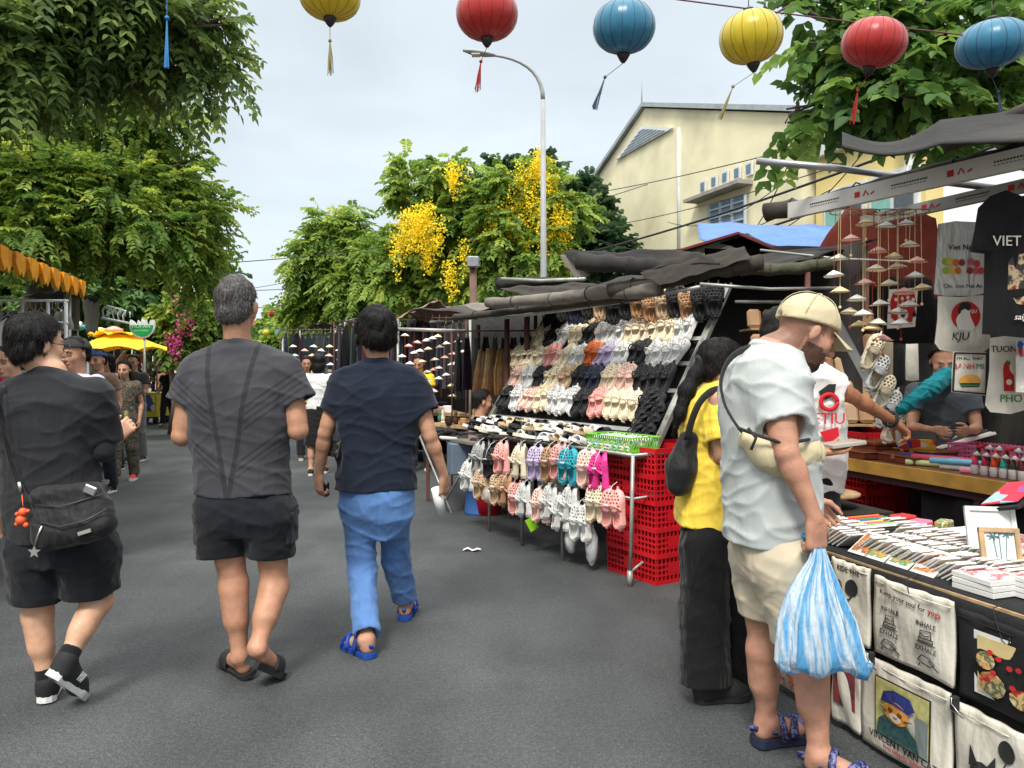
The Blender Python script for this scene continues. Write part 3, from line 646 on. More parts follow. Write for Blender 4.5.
# 2 --- man in the black tee with the shoulder bag, left edge
Y = 3.2; w = lambda x, y, d=0: W(x, y, Y+d)
T = rows_px(Y, [(371, 34, 72, .06), (380, 14, 88, .08), (389, 3, 98, .10), (400, -3, 101, .125), (425, -3, 100, .135), (450, 2, 98, .13), (480, 6, 98, .13), (515, 10, 104, .14), (545, 14, 110, .14)])
J = dict(neck=w(52, 372), shL=w(8, 398), elL=w(-9, 455, -.02), wrL=w(0, 512, .12), shR=w(94, 396), elR=w(103, 450, .02), wrR=w(113, 440, .26),
         hiL=w(38, 560), knL=w(38, 612, .02), anL=w(47, 682), hiR=w(88, 560), knR=w(98, 600, .05), anR=w(66, 660, -.12))
hc = w(37, 346); hd = (hc, R(-28), R(-6), 1.04)
feet = [dict(an=J['anL'], heel=w(46, 700, -.02), toe=w(56, 690, .2), side=-1, toes=False, sc=.82), dict(an=J['anR'], heel=w(52, 674, -.17), toe=w(83, 697, .03), side=1, toes=False, sc=.82)]
feet[0]['heel'].z = .02; feet[0]['toe'].z = .02
root, Rm = person('man in black t-shirt and shorts with a black shoulder bag, seen from behind', Y, J, T, hd, M_sk_light, sc=.98, feet=feet,
 hands=[dict(wr=J['wrR'], d=(.45, .3, .55), palm=(-.3, 1, .1), thumb=(-1, 0, .4), curl=1.0), dict(wr=J['wrL'], d=(0, .3, -1), palm=(1, 0, 0), thumb=(0, 1, 0), curl=.4)], base=(w(55, 500).x, Y, 0))
G2 = root
hair_obj(root, 'thick', hc, Rm, 1.08, M_hair, .006, .004, 2)
mb = MB(); L_ = lambda x, y, z: Vector(np.array(hc)+Rm@np.array((x, y, z))*1.04)
for s in (-1, 1):
 mb.tube([L_(s*.08, -.01, .012), L_(s*.078, .08, .012), L_(s*.05, .1, .012)], .0022, n=6)
 mb.tube([L_(s*.03+.022*math.cos(a), .104, .004+.017*math.sin(a)) for a in np.linspace(0, 6.283, 13)], .0018, n=5)
mb.build('glasses', mat('glasses_metal', (.1, .1, .11), rough=.3, metal=1), root)
eR = w(104, 446, .05)
implicit('t_shirt', [shell(T), cap(J['shL'], w(-6, 450, 0), .066, .075, flat=True, k=.035), cap(J['shR'], w(101, 441, .05), .078, .078, flat=True, k=.035), torus(w(52, 372, -.0), .058, .010, head_frame(0, R(-10)))],
 M_black, root, res=.007, wrinkle=.005, seed=2.2, zcut=w(0, 540).z, subs=[hole(w(-6, 450, 0), w(-6, 450, 0)-J['shL'], .062), hole(w(101, 441, .05), w(101, 441, .05)-J['shR'], .063)])
implicit('arm_sleeve', [cap(J['elR'].lerp(J['shR'], .6), J['elR'], .053, .051, k=.02), cap(J['elR'], J['wrR'].lerp(J['elR'], .22), .047, .035, flat=True, k=.02)], M_black, root, res=.006, wrinkle=.002)
implicit('shorts', [stack([(z, x, y, a, b) for z, x, y, a, b in rows_px(Y, [(520, 12, 104, .125), (548, 12, 112, .135), (562, 14, 113, .125)])]),
 cap(w(37, 550), w(41, 598, .02), .125, .112, flat=True, k=.02), cap(w(88, 550), w(90, 588, .04), .125, .115, flat=True, k=.02)], M_shorts, root, res=.008, wrinkle=.005, seed=6, zcut=w(0, 602).z,
 subs=[cap(w(41, 590, .02), w(41, 610, .02), .095), cap(w(90, 580, .04), w(90, 602, .04), .098)])
Ms_up = mat('shoe_mesh_black', (.02, .02, .022), rough=.8, bump=.5, bs=260)
sneaker(root, feet[0]['heel'], feet[0]['toe'], feet[0]['an'], Ms_up, M_wrub); sneaker(root, feet[1]['heel'], feet[1]['toe'], feet[1]['an'], Ms_up, M_wrub, mat('shoe_logo', (.75, .75, .75), rough=.5))
for a, k_ in ((J['anL'], J['knL']), (J['anR'], J['knR'])): implicit('sock', [cap(a, Vector(a).lerp(k_, .2), .041, .041, flat=True)], M_shorts, root, res=.007)
# shoulder bag (its own thing)
bg_ = empty('shoulder_bag', w(78, 545, -.2), 'black nylon shoulder bag with metal tag on the hip of the black-shirted man', 'bag')
M_nyl = cloth('nylon_black', (27, 27, 29), rough=.6, fold=.7); M_steel = mat('steel', (.55, .55, .53), rough=.3, metal=1); M_silver = mat('silver_tag', (.6, .58, .52), rough=.35, metal=.9)
implicit('bag_body', [cap(w(48, 518, -.17), w(98, 508, -.17), .06, .055, k=.03), cap(w(50, 535, -.19), w(100, 524, -.19), .065, .06, k=.03), cap(w(42, 498, -.16), w(92, 492, -.16), .04, .04, k=.03)], M_nyl, bg_, res=.007, wrinkle=.004, seed=8)
mb = MB(); mb.tube([w(38, 522, -.235), w(60, 527, -.262), w(85, 521, -.262), w(107, 509, -.23)], .0035, n=6); mb.tube([w(36, 505, -.215), w(60, 507, -.228), w(104, 494, -.205)], .003, n=6); mb.build('zip', mat('zip', (.03, .03, .03), rough=.4), bg_)
mb = MB(); mb.bar(w(78, 534, -.262), w(91, 530, -.258), .014, .006, up=(0, 1, 0)); mb.build('metal_tag', M_silver, bg_)
mb = MB()
pt = [w(14, 392, .06), w(6, 388, -.08), w(0, 396, -.16), w(2, 420, -.17), w(10, 455, -.17), w(22, 490, -.18), w(38, 508, -.19)]
mb.strap(pt, .036)
pt = [w(92, 498, -.2), w(104, 485, -.12), w(106, 480, -.02)]
mb.build('shoulder_strap', M_nyl, bg_); mb = MB(); mb.strap(pt, .03); mb.build('shoulder_strap', M_nyl, bg_)
mb = MB(); mb.box(w(90, 490, -.215), (.05, .012, .035), rotmat(0, 0, .4), bev=.004); mb.build('buckle', M_steel, bg_); mb = MB(); mb.tube([w(19, 482, -.19), w(21, 492, -.19)], .008, n=8); mb.build('buckle', M_steel, bg_)
mb = MB(); c = w(34, 552, -.25); ps = [c+Vector((math.cos(R(90+i*36))*(.026 if i % 2 == 0 else .011), 0, math.sin(R(90+i*36))*(.026 if i % 2 == 0 else .011))) for i in range(10)]; mb.prism(ps, (0, .006, 0)); mb.tube([w(42, 526, -.25), w(38, 535, -.255), w(35, 545, -.25)], .004, n=6); mb.build('star_charm', M_silver, bg_)
mb = MB(); Mo = mat('charm_red', (.7, .1, .03), rough=.5)
for x, y, r in ((23, 512, .017), (21, 520, .02), (17, 514, .008), (28, 511, .008), (17, 524, .01), (26, 525, .011)): mb.ball(w(x, y, -.23), r, 10)
mb.tube([w(22, 495, -.2), w(23, 506, -.22)], .002, n=5); mb.build('toy_charm', Mo, bg_)
mb = MB(); h_ = J['wrR']+Vector((.03, .06, .06)); mb.tube([h_, h_+Vector((.0, .0, .07))], [.012, .009], n=8); tag(mb.build('snack_stick', mat('snack', (.12, .13, .04), rough=.6)), 'small green snack on a stick held up by the man with the black shoulder bag', 'snack')
# 3 --- man in the navy polo
Y = 4.0; w = lambda x, y, d=0: W(x, y, Y+d)
T = rows_px(Y, [(362, 360, 397, .06), (368, 348, 411, .08), (376, 336, 421, .10), (388, 332, 425, .125), (405, 334, 423, .135), (430, 337, 418, .13), (455, 338, 415, .125), (489, 336, 416, .142), (505, 342, 410, .115)])
J = dict(neck=w(378, 364), shL=w(342, 384), elL=w(325, 433, -.02), wrL=w(319, 474, .04), shR=w(414, 384), elR=w(430, 436, -.02), wrR=w(444, 476, .06),
         hiL=w(358, 505), knL=w(362, 572, .0), anL=w(366, 644, -.2), hiR=w(394, 505), knR=w(396, 560, .16), anR=w(401, 606, .28))
J['anL'].z = .085; J['anL'].y = 3.78; J['anL'].x = (366-512)/760*3.78; J['anR'].z = .09; J['anR'].y = 4.32; J['anR'].x = (402-512)/760*4.32
hc = w(376, 336); hd = (hc, R(22), R(-8), 1.1)
gp = lambda x, y, z=.02: Vector((G(x, y).x, G(x, y).y, z))
feet = [dict(an=J['anL'], heel=gp(371, 659), toe=gp(350, 648), side=-1), dict(an=J['anR'], heel=gp(404, 621), toe=gp(412, 606), side=1)]
for f in feet:
 d = (f['toe']-f['heel']).normalized(); f['toe'] = f['heel']+d*.235; f['an'].x = f['heel'].x+d.x*.04; f['an'].y = f['heel'].y+d.y*.04
root, Rm = person('man in navy polo, bright blue trousers and blue sandals walking with a cup', Y, J, T, hd, M_sk_mid, sc=.98, feet=feet,
 hands=[dict(wr=J['wrL'], d=(0, .05, -1), palm=(.7, .6, 0), thumb=(0, 1, 0), curl=.85), dict(wr=J['wrR'], d=(-.02, .15, -1), palm=(-.8, .5, 0), thumb=(-.3, 1, 0), curl=.75)], base=(w(377, 500).x, Y, 0))
hair_obj(root, 'thick', hc, Rm, 1.14, M_hair, .005, .012, 5)
implicit('polo_shirt', [shell(T), cap(J['shL'], w(333, 412, -.01), .068, .072, flat=True, k=.035), cap(J['shR'], w(425, 411, -.01), .068, .072, flat=True, k=.035),
 torus(w(378, 363, -.0), .058, .018, head_frame(0, R(-16))), cap(w(369, 370, -.05), w(387, 370, -.05), .026, k=.02), cap(w(345, 371, -.04), w(411, 371, -.04), .02, .02, k=.03)], M_navy, root, res=.007, wrinkle=.0045, seed=5.2, zcut=w(0, 489).z,
 subs=[hole(w(333, 412, -.01), w(333, 412, -.01)-J['shL'], .06), hole(w(425, 411, -.01), w(425, 411, -.01)-J['shR'], .06)])
implicit('trousers', [stack(rows_px(Y, [(483, 342, 411, .128), (489, 340, 413, .134), (502, 340, 413, .137), (515, 343, 411, .13), (537, 354, 402, .07)])), cap(w(360, 502), J['knL'], .087, .07, k=.035), cap(J['knL'], J['anL']+Vector((0, .01, .02)), .072, .064, flat=True, k=.03),
 cap(w(393, 502), J['knR'], .087, .07, k=.035), cap(J['knR'], J['anR']+Vector((0, 0, .03)), .074, .066, flat=True, k=.03)], M_blue, root, res=.007, wrinkle=.0045, wf=26, seed=3.1,
 subs=[hole(J['anL']+Vector((0, 0, .02)), (0, 0, -1), .05, .02), hole(J['anR']+Vector((0, 0, .03)), (0, 0, -1), .05, .02)])
M_bsan = mat('sandal_blue', srgb(24, 66, 150), rough=.6)
for f in feet: sandal(root, f['heel'], f['toe'], f['an'], .048, M_bsan, M_bsan, style='cross')
# what he carries
mb = MB(); c = J['wrR']+Vector((-.03, .03, -.14)); Mt = rotmat(0, R(14), R(-8))
mb.lathe([(.0, -.075), (.025, -.075), (.031, .075), (.028, .075), (.023, -.068), (0, -.068)], c, 20, Mt); cup = mb.build('paper_cup', mat('cup_white', (.78, .78, .76), rough=.5), label='tall white paper cup held by the man in the navy polo', cat='cup')
mb = MB(); mb.box(J['wrL']+Vector((.03, .03, -.085)), (.035, .03, .085), rotmat(.2, .2), bev=.01); tag(mb.build('phone', mat('phone_black', (.02, .02, .022), rough=.25)), 'small black phone in the left hand of the man in the navy polo', 'phone')
cl = empty('clutch', w(342, 455, 0), 'black quilted clutch bag tucked under the arm of the man in the navy polo', 'bag')
def clq(u, v):
 a = w(346, 408, -.07).lerp(w(335, 457, -.1), v); b = w(336, 408, .16).lerp(w(325, 455, .14), v); p = a.lerp(b, u)
 return p+Vector((-.012, -.006, 0))*abs(math.sin(u*math.pi*5+v*math.pi*6)*math.sin(u*math.pi*5-v*math.pi*6))
mb = MB(); mb.grid(clq, 30, 30, (.028, .006, 0)); mb.build('bag_body', mat('quilt_black', (.02, .02, .02), rough=.4), cl)
mb = MB(); mb.tube([w(346+1, 406, -.08), w(336+1, 458, -.11)], .004, n=6); mb.build('zip', M_steel, cl)
M_grey = cloth('cloth_white_tee', (172, 177, 175), fold=.3); M_khaki = cloth('cloth_khaki', (196, 184, 150), fold=.4); M_cream = cloth('cloth_cream', (190, 178, 156), fold=.5)
M_yel = cloth('satin_yellow', (230, 198, 72), rough=.45, fold=.8); M_blk2 = cloth('cloth_black_trousers', (18, 18, 20), fold=.7); M_white = cloth('cloth_white', (215, 212, 210), fold=.5)
M_strap = mat('webbing_black', (.02, .02, .02), rough=.8)
# 4 --- bearded man in the pale tee and cream cap
Y = 2.72; w = lambda x, y, d=0: W(x, y, Y+d)
T = rows_px(Y, [(345, 752, 790, .07), (352, 738, 797, .12), (362, 730, 801, .175), (378, 726, 806, .215), (400, 724, 808, .215), (430, 723, 812, .20), (465, 724, 815, .185), (500, 727, 817, .18), (540, 726, 810, .185)])
J = dict(neck=w(771, 350, .0), shR=w(773, 378, -.16), elR=w(786, 452, -.24), wrR=w(815, 519, -.26), shL=w(768, 378, .18), elL=w(775, 450, .24), wrL=w(810, 500, .2),
         hiR=w(786, 562, -.09), knR=w(812, 660, -.09), anR=w(815, 741, -.09), hiL=w(758, 562, .09), knL=w(765, 645, .09), anL=w(765, 722, .09), back=(-1, 0, 0))
hc = w(806, 333, 0); hd = (hc, R(-84), R(-26), 1.06)
gz = lambda x, y, Yv, z: Vector(((x-CX)/FP*Yv, Yv, z))
feet = [dict(an=Vector((J['anR'].x, J['anR'].y, .09)), heel=gz(805, 0, 2.61, .03), toe=gz(862, 0, 2.52, .025), side=1), dict(an=Vector((J['anL'].x, 2.8, .09)), heel=gz(756, 0, 2.82, .03), toe=gz(812, 0, 2.9, .025), side=-1)]
for f in feet:
 d = (f['toe']-f['heel']).normalized(); f['toe'] = f['heel']+d*.25; f['an'].x = f['heel'].x+d.x*.045; f['an'].y = f['heel'].y+d.y*.045
J['anR'] = feet[0]['an']; J['anL'] = feet[1]['an']
root, Rm = person('bearded man in cream cap, pale t-shirt and cream shorts looking down at the souvenir stall', Y, J, T, hd, skin('ruddy', (174, 128, 106)), res=.006, sc=1.0, feet=feet, muscle=1.08,
 hands=[dict(wr=J['wrR'], d=(.05, -.02, -1), palm=(-.3, 1, .1), thumb=(1, .2, 0), curl=1.15, sc=1.03), dict(wr=J['wrL'], d=(.6, .3, -.6), palm=(0, -1, -.3), thumb=(0, 0, 1), curl=.6)],
 base=(w(772, 500).x, Y, 0), tint=tintfn(hc, head_frame(R(-84), R(-26)), 1.06, beard=.24, fade=.55))
G4 = root
hair_obj(root, 'fade', hc, Rm, 1.07, M_hair, .006, -.0075, 4, under=(.03, .2))
LH = lambda x, y, z: Vector(np.array(hc)+Rm@np.array((x, y, z))*1.06)
implicit('beard', [ell(LH(0, .043, -.086), [.042, .05, .04], Rm, .015)], hairmat('beard_brown', (52, 38, 30)), root, res=.006, wrinkle=.002, wf=90,
 subs=[ell(LH(0, .1, -.055), [.03, .03, .014], Rm, .01)])
M_cap = cloth('cap_cream', (188, 176, 144), fold=.25)
def cpm(d, u, v, w_): return np.maximum(d, .028-.0-w_+.0*v)
cp = implicit('cap', [ell(LH(0, -.008, .03), [.094, .116, .108], Rm, .01, lambda d, u, v, w_: np.maximum(d, (-.002+v*.2)-w_))], M_cap, root, res=.006, wrinkle=.0015, wf=50,
 subs=[ell(LH(0, -.13, .012), [.028, .03, .02], Rm), ell(LH(0, -.008, .0), [.082, .1, .09], Rm)])
mb = MB()
def brim(u, v):
 x = (u-.5)*.128; q = math.sqrt(max(0, 1-(x/.091)**2)); y = -.02+.112*q
 return LH(x*(1-.1*v), y+v*.08*q**.5, .016+.2*y-v*.02-2.6*x*x*(.15+.85*v))
mb.grid(brim, 24, 8, (0, 0, .004)); mb.build('brim', M_cap, cp)
mb = MB(); mb.ball(LH(0, -.008, .138), .007, 8)
for q in range(6):
 a = q*math.pi/3; mb.tube([LH(math.sin(a)*.095*math.sin(t), -.008+math.cos(a)*.117*math.sin(t), .03+.109*math.cos(t)) for t in np.linspace(.08, 1.5, 8)], .0013, n=5)
mb.build('seam', M_cap, cp)
eS = w(783, 424, -.2)
implicit('t_shirt', [shell(T, p=2.2), cap(w(772, 380, -.13), eS, .082, .083, flat=True, k=.04), cap(w(767, 380, .15), w(773, 422, .2), .078, .08, flat=True, k=.04), torus(w(771, 349), .062, .01, head_frame(R(-88), R(-20)))],
 M_grey, root, res=.007, wrinkle=.0048, wf=26, seed=7.7, zcut=w(0, 543).z, subs=[hole(eS, eS-w(772, 380, -.13), .068), hole(w(773, 422, .2), w(773, 422, .2)-w(767, 380, .15), .064)])
implicit('shorts', [stack([(z, x, y, a, b) for z, x, y, a, b in rows_px(Y, [(520, 738, 808, .16), (548, 738, 812, .185), (575, 742, 812, .18), (590, 755, 806, .12)])]), cap(w(787, 560, -.09), w(808, 634, -.09), .125, .118, flat=True, k=.03), cap(w(763, 560, .09), w(768, 612, .09), .12, .105, flat=True, k=.03)],
 M_cream, root, res=.008, wrinkle=.0042, wf=26, seed=6, subs=[hole(w(808, 634, -.09), (0, 0, -1), .1), hole(w(768, 612, .09), (0, 0, -1), .088)])
M_sn = mat('sandal_navy', (.015, .02, .05), rough=.7); M_sn2 = patch_mat('strap_pattern', [(.02, .03, .12), (.1, .12, .3), (.01, .01, .03)], 120)
for f in feet: sandal(root, f['heel'], f['toe'], f['an'], .052, M_sn, M_sn2, style='cross', thick=.03)
mb = MB(); mb.tube([J['elR'].lerp(J['wrR'], .93)+Vector((.03*math.cos(a), .03*math.sin(a), 0)) for a in np.linspace(0, 6.28, 3)], .0005, n=4)
# sling bag
sg = empty('sling_bag', w(775, 470, -.2), 'khaki sling bag with black strap worn across the chest by the bearded man', 'bag')
implicit('bag_body', [cap(w(748, 440, -.15), w(770, 452, -.17), .035, .06, k=.03), cap(w(770, 452, -.17), w(803, 450, -.12), .062, .06, k=.03), cap(w(784, 464, -.16), w(810, 452, -.04), .05, .05, k=.03)], M_khaki, sg, res=.007, wrinkle=.003, wf=30, seed=9)
mb = MB(); mb.tube([w(738, 428, -.2), w(760, 436, -.245), w(785, 444, -.265), w(806, 440, -.22), w(815, 438, -.1)], .006, n=6); mb.tube([w(748, 428, -.24), w(756, 438, -.25), w(751, 450, -.25)], .005, n=6); mb.build('zip', M_strap, sg)
mb = MB(); pt = [w(782, 350, .1), w(762, 347, .04), w(745, 349, -.05), w(729, 360, -.1), w(721, 380, -.15), w(724, 402, -.17), w(733, 420, -.18), w(742, 432, -.18)]
mb.strap(pt, .026)
mb.build('shoulder_strap', M_strap, sg)
# striped plastic bag
pb = empty('carrier_bag', w(822, 670, -.28), 'blue and white striped plastic carrier bag hanging from the bearded man\'s hand', 'bag')
mstripe = bpy.data.materials.new('striped_plastic'); mstripe.use_nodes = True; nt = mstripe.node_tree; N = nt.nodes; L = nt.links; b = N['Principled BSDF']; b.inputs['Roughness'].default_value = .22; b.inputs['Specular IOR Level'].default_value = .6
at = N.new('ShaderNodeAttribute'); at.attribute_name = 'tint'; no = N.new('ShaderNodeTexNoise'); no.inputs['Scale'].default_value = 14; no.inputs['Detail'].default_value = 4; tcn = N.new('ShaderNodeTexCoord'); mpn = N.new('ShaderNodeMapping'); mpn.inputs['Scale'].default_value = (2.5, 2.5, .6); L.new(tcn.outputs['Object'], mpn.inputs['Vector']); L.new(mpn.outputs['Vector'], no.inputs['Vector'])
L.new(at.outputs['Color'], b.inputs['Base Color']); bp = N.new('ShaderNodeBump'); bp.inputs['Strength'].default_value = .8; bp.inputs['Distance'].default_value = .03; L.new(no.outputs['Fac'], bp.inputs['Height']); L.new(bp.outputs['Normal'], b.inputs['Normal'])
tr = N.new('ShaderNodeBsdfTranslucent'); L.new(at.outputs['Color'], tr.inputs['Color']); ms = N.new('ShaderNodeMixShader'); ms.inputs['Fac'].default_value = .35; L.new(b.outputs['BSDF'], ms.inputs[1]); L.new(tr.outputs['BSDF'], ms.inputs[2]); L.new(ms.outputs['Shader'], N['Material Output'].inputs['Surface'])
rws = [(548, 819, .018, .018), (560, 819, .03, .025), (575, 817, .055, .035), (595, 816, .085, .05), (620, 818, .115, .062), (645, 822, .135, .07), (660, 824, .146, .068), (668, 825, .14, .05), (673, 826, .1, .02)]
Yb = Y-.27; nA = 120; V = []; Fq = []; Cc = []
for i, (py, px, a, bb) in enumerate(rws):
 c = W(px, py, Yb)
 for k_ in range(nA):
  t = 2*math.pi*k_/nA; pl = 1+.10*math.sin(t*11+i*.25)*(1-.06*i)+.05*math.sin(t*23+1+i*.5)
  zz = c.z+(.012*math.cos(t*5) if i > 5 else 0)+(.03*max(0, math.cos(t)) if i > 5 else 0)-(.05*max(0, math.cos(t)) if i in (5, 6, 7) else 0)
  V.append((c.x+a*math.cos(t)*pl, c.y+bb*math.sin(t)*pl, zz))
  s_ = (k_/nA*8+.1*math.sin(i*1.3+k_*.35)) % 1; blue = s_ < .3 or .42 < s_ < .5 or .7 < s_ < .78
  Cc.append((.14, .45, .78, 1) if blue else (.70, .80, .87, 1))
for i in range(len(rws)-1):
 for k_ in range(nA): Fq.append((i*nA+k_, i*nA+(k_+1) % nA, (i+1)*nA+(k_+1) % nA, (i+1)*nA+k_))
V = np.array(V)-np.array(pb.location); me = mesh_np('bag_body', V, Fq, mstripe, True); a_ = me.attributes.new('tint', 'FLOAT_COLOR', 'POINT'); a_.data.foreach_set('color', np.array(Cc, dtype=f32).ravel())
link(bpy.data.objects.new('bag_body', me), pb)
mb = MB(); hcn = J['wrR']+Vector((0, .0, -.07))
for q in (-1, 1): mb.tube([W(819+q*3, 556, Yb), hcn+Vector((q*.014, .0, .0)), hcn+Vector((q*.02, .05, .01)), W(819+q*4, 558, Yb+.05)], [.012, .009, .009, .012], n=8, sq=.5)
mb.build('handle', mat('plastic_blue', (.12, .42, .75), rough=.3, trans=.3), pb)
# 5 --- woman in yellow with the black backpack
Y = 3.3; w = lambda x, y, d=0: W(x, y, Y+d)
T = rows_px(Y, [(383, 705, 735, .05), (391, 693, 742, .10), (400, 685, 747, .13), (420, 680, 747, .14), (450, 679, 745, .125), (485, 679, 748, .14), (522, 675, 751, .155), (540, 685, 748, .15)])
J = dict(neck=w(721, 386), shL=w(738, 400, .15), elL=w(752, 450, .2), wrL=w(775, 458, .05), shR=w(716, 400, -.13), elR=w(722, 455, -.14), wrR=w(752, 470, -.1),
         hiL=w(724, 545, .06), knL=w(727, 610, .06), anL=w(727, 672, .08), hiR=w(705, 545, -.07), knR=w(704, 612, -.07), anR=w(704, 672, -.1), back=(-1, 0, 0))
hc = w(721, 367, .02); hd = (hc, R(-70), R(-12), .94)
feet = [dict(an=Vector((J['anL'].x, Y+.08, .08)), heel=Vector((J['anL'].x-.03, Y+.07, .02)), toe=Vector((J['anL'].x+.19, Y+.13, .02)), side=-1, toes=False), dict(an=Vector((J['anR'].x, Y-.1, .08)), heel=Vector((J['anR'].x-.03, Y-.1, .02)), toe=Vector((J['anR'].x+.2, Y-.06, .02)), side=1, toes=False)]
J['anL'] = feet[0]['an']; J['anR'] = feet[1]['an']
root, Rm = person('woman in yellow satin top and black trousers with long black ponytail and black backpack', Y, J, T, hd, M_sk_mid, sc=.88, feet=feet,
 hands=[dict(wr=J['wrL'], d=(1, 0, -.2), palm=(0, 0, -1), thumb=(0, 1, 0), curl=.6, sc=.9), dict(wr=J['wrR'], d=(1, .1, -.1), palm=(0, 0, -1), thumb=(0, 1, 0), curl=.6, sc=.9)], base=(w(715, 500).x, Y, 0))
ex = [cap(w(703, 360, .0), w(695, 374, -.02), .026, .026, k=.015), cap(w(695, 374, -.02), w(687, 390, -.04), .026, .032, k=.02), cap(w(687, 390, -.04), w(680, 412, -.06), .032, .02, k=.02), cap(w(680, 412, -.06), w(674, 432, -.06), .024, .006, k=.02)]
hair_obj(root, 'short', hc, Rm, .98, M_hair, .006, .002, 8, ex)
mb = MB(); mb.lathe([(.03, -.012), (.036, 0), (.03, .012)], w(701, 362), 12, rotmat(0, 0, R(60))); mb.build('hair_tie', M_strap, root)
implicit('blouse', [shell(T), cap(w(738, 402, .12), w(751, 440, .2), .07, .068, flat=True, k=.03), cap(w(718, 402, -.1), w(723, 440, -.14), .07, .07, flat=True, k=.03), torus(w(722, 385), .052, .014, head_frame(R(-70), R(-10)))], M_yel, root, res=.007, wrinkle=.0035, wf=34, seed=2.9, zcut=w(0, 523).z,
 subs=[hole(w(723, 440, -.14), (0, 0, -1), .058)])
implicit('trousers', [stack(rows_px(Y, [(508, 686, 740, .125), (530, 684, 746, .148), (560, 690, 742, .12)])), cap(w(723, 545, .06), w(727, 612, .06), .105, .1, k=.03), cap(w(727, 612, .06), w(727, 683, .08), .1, .105, flat=True, k=.03), cap(w(705, 545, -.07), w(704, 612, -.07), .105, .1, k=.03), cap(w(704, 612, -.07), w(705, 684, -.1), .1, .105, flat=True, k=.03)],
 M_blk2, root, res=.008, wrinkle=.0045, wf=24, seed=5)
for f in feet: sneaker(root, f['heel'], f['toe'], f['an'], Ms_up, M_rub, sc=1.12)
bk = empty('backpack', w(680, 480, -.14), 'small black backpack slung on the back of the woman in yellow', 'backpack')
implicit('bag_body', [cap(w(689, 440, -.1), w(681, 468, -.1), .04, .058, k=.03), cap(w(681, 468, -.1), w(679, 484, -.1), .06, .05, k=.03), cap(w(689, 448, .05), w(682, 480, .05), .055, .06, k=.03)], M_nyl, bk, res=.007, wrinkle=.003)
mb = MB(); pt = [w(726, 389, -.12), w(712, 391, -.16), w(700, 402, -.19), w(692, 420, -.19), w(687, 440, -.17)]
mb.strap(pt, .034)
mb.build('shoulder_strap', M_strap, bk)
# 6 --- person in the printed white tee reaching over the table
Y = 3.7; w = lambda x, y, d=0: W(x, y, Y+d)
T = rows_px(Y, [(350, 776, 804, .05), (360, 776, 818, .10), (372, 778, 830, .15), (395, 782, 838, .18), (425, 785, 842, .17), (455, 782, 842, .16), (490, 778, 838, .16)])
J = dict(neck=w(792, 352), shR=w(822, 378, -.16), elR=w(852, 398, -.2), wrR=w(893, 420, .35), shL=w(815, 380, .17), elL=w(845, 440, .25), wrL=w(880, 450, .3),
         hiR=w(805, 510, -.09), knR=w(808, 585, -.09), anR=w(806, 640, -.09), hiL=w(805, 510, .1), knL=w(808, 585, .1), anL=w(806, 640, .1), back=(-1, 0, 0))
J['shR'] = w(820, 380, -.13); J['elR'] = w(852, 396, -.05); J['wrR'] = w(893, 421, .1)
J['shL'] = w(800, 380, .15); J['elL'] = w(800, 450, -.28); J['wrL'] = w(822, 452, -.3)
hc = w(783, 335, .02); hd = (hc, R(-75), R(-25), 1.0)
feet = [dict(an=Vector((w(806, 0).x, Y+q, .08)), heel=Vector((w(806, 0).x-.03, Y+q, .02)), toe=Vector((w(806, 0).x+.2, Y+q, .02)), side=-1, toes=False) for q in (-.09, .1)]
J['anR'] = feet[0]['an']; J['anL'] = feet[1]['an']
root, Rm = person('shopper in white t-shirt with red print reaching over the souvenir table', Y, J, T, hd, M_sk_arm, sc=.96, feet=feet,
 hands=[dict(wr=J['wrR'], d=(.75, .15, -.6), palm=(-.3, 0, -1), thumb=(0, 1, -.2), curl=.8), dict(wr=J['wrL'], d=(1, .05, .05), palm=(0, 0, 1), thumb=(0, 1, .3), curl=.35)], base=(w(806, 500).x, Y, 0))
hair_obj(root, 'thick', hc, Rm, 1.05, M_hair, .007, .004, 11)
eR_ = w(838, 390, -.09)
implicit('t_shirt', [shell(T), cap(w(818, 380, -.1), eR_, .072, .082, flat=True, k=.03), cap(J['shL'], w(800, 425, -.1), .07, .075, flat=True, k=.03), torus(w(792, 351), .055, .012, head_frame(R(-75), R(-20)))], M_white, root, res=.008, wrinkle=.005, seed=4.4,
 subs=[hole(eR_, eR_-w(818, 380, -.1), .066)])
M_redp = mat('print_red', srgb(190, 20, 40), rough=.8); M_blkp = mat('print_black', (.015, .015, .015), rough=.8)
mb = MB(); Yp = Y-.178-.012; c = W(828, 398, Yp)
mb.prism([W(x, y, Yp) for x, y in ((818, 392), (829, 384), (836, 384), (834, 395), (825, 400))], (0, -.003, 0)); mb.build('print', M_blkp, root)
mb = MB(); 
for (x, y, r) in ((829, 402, .038),): mb.tube([W(x, y, Yp-.004)+Vector((r*math.cos(a), -.002, r*.95*math.sin(a))) for a in np.linspace(0, 6.283, 20)], .011, n=6, sq=.3, up=(0, 1, 0))
mb.text('ETIU', .075, W(829, 424, Yp-.004), (1, 0, 0), (0, 0, 1), depth=.001); mb.prism([W(x, y, Yp) for x, y in ((820, 432), (838, 427), (839, 436), (826, 444))], (0, -.003, 0)); mb.build('print', M_redp, root)
implicit('shorts', [stack(rows_px(Y, [(475, 780, 836, .15), (520, 780, 836, .16), (540, 788, 828, .1)])), cap(w(808, 515, -.09), w(808, 585, -.09), .1, .095, flat=True, k=.03), cap(w(808, 515, .1), w(808, 585, .1), .1, .095, flat=True, k=.03)], M_shorts, root, res=.01, wrinkle=.004)
for f in feet: sneaker(root, f['heel'], f['toe'], f['an'], Ms_up, M_wrub)
mb = MB(); c = J['wrR']; d = (J['wrR']-J['elR']).normalized(); a, b, d = frame(d)
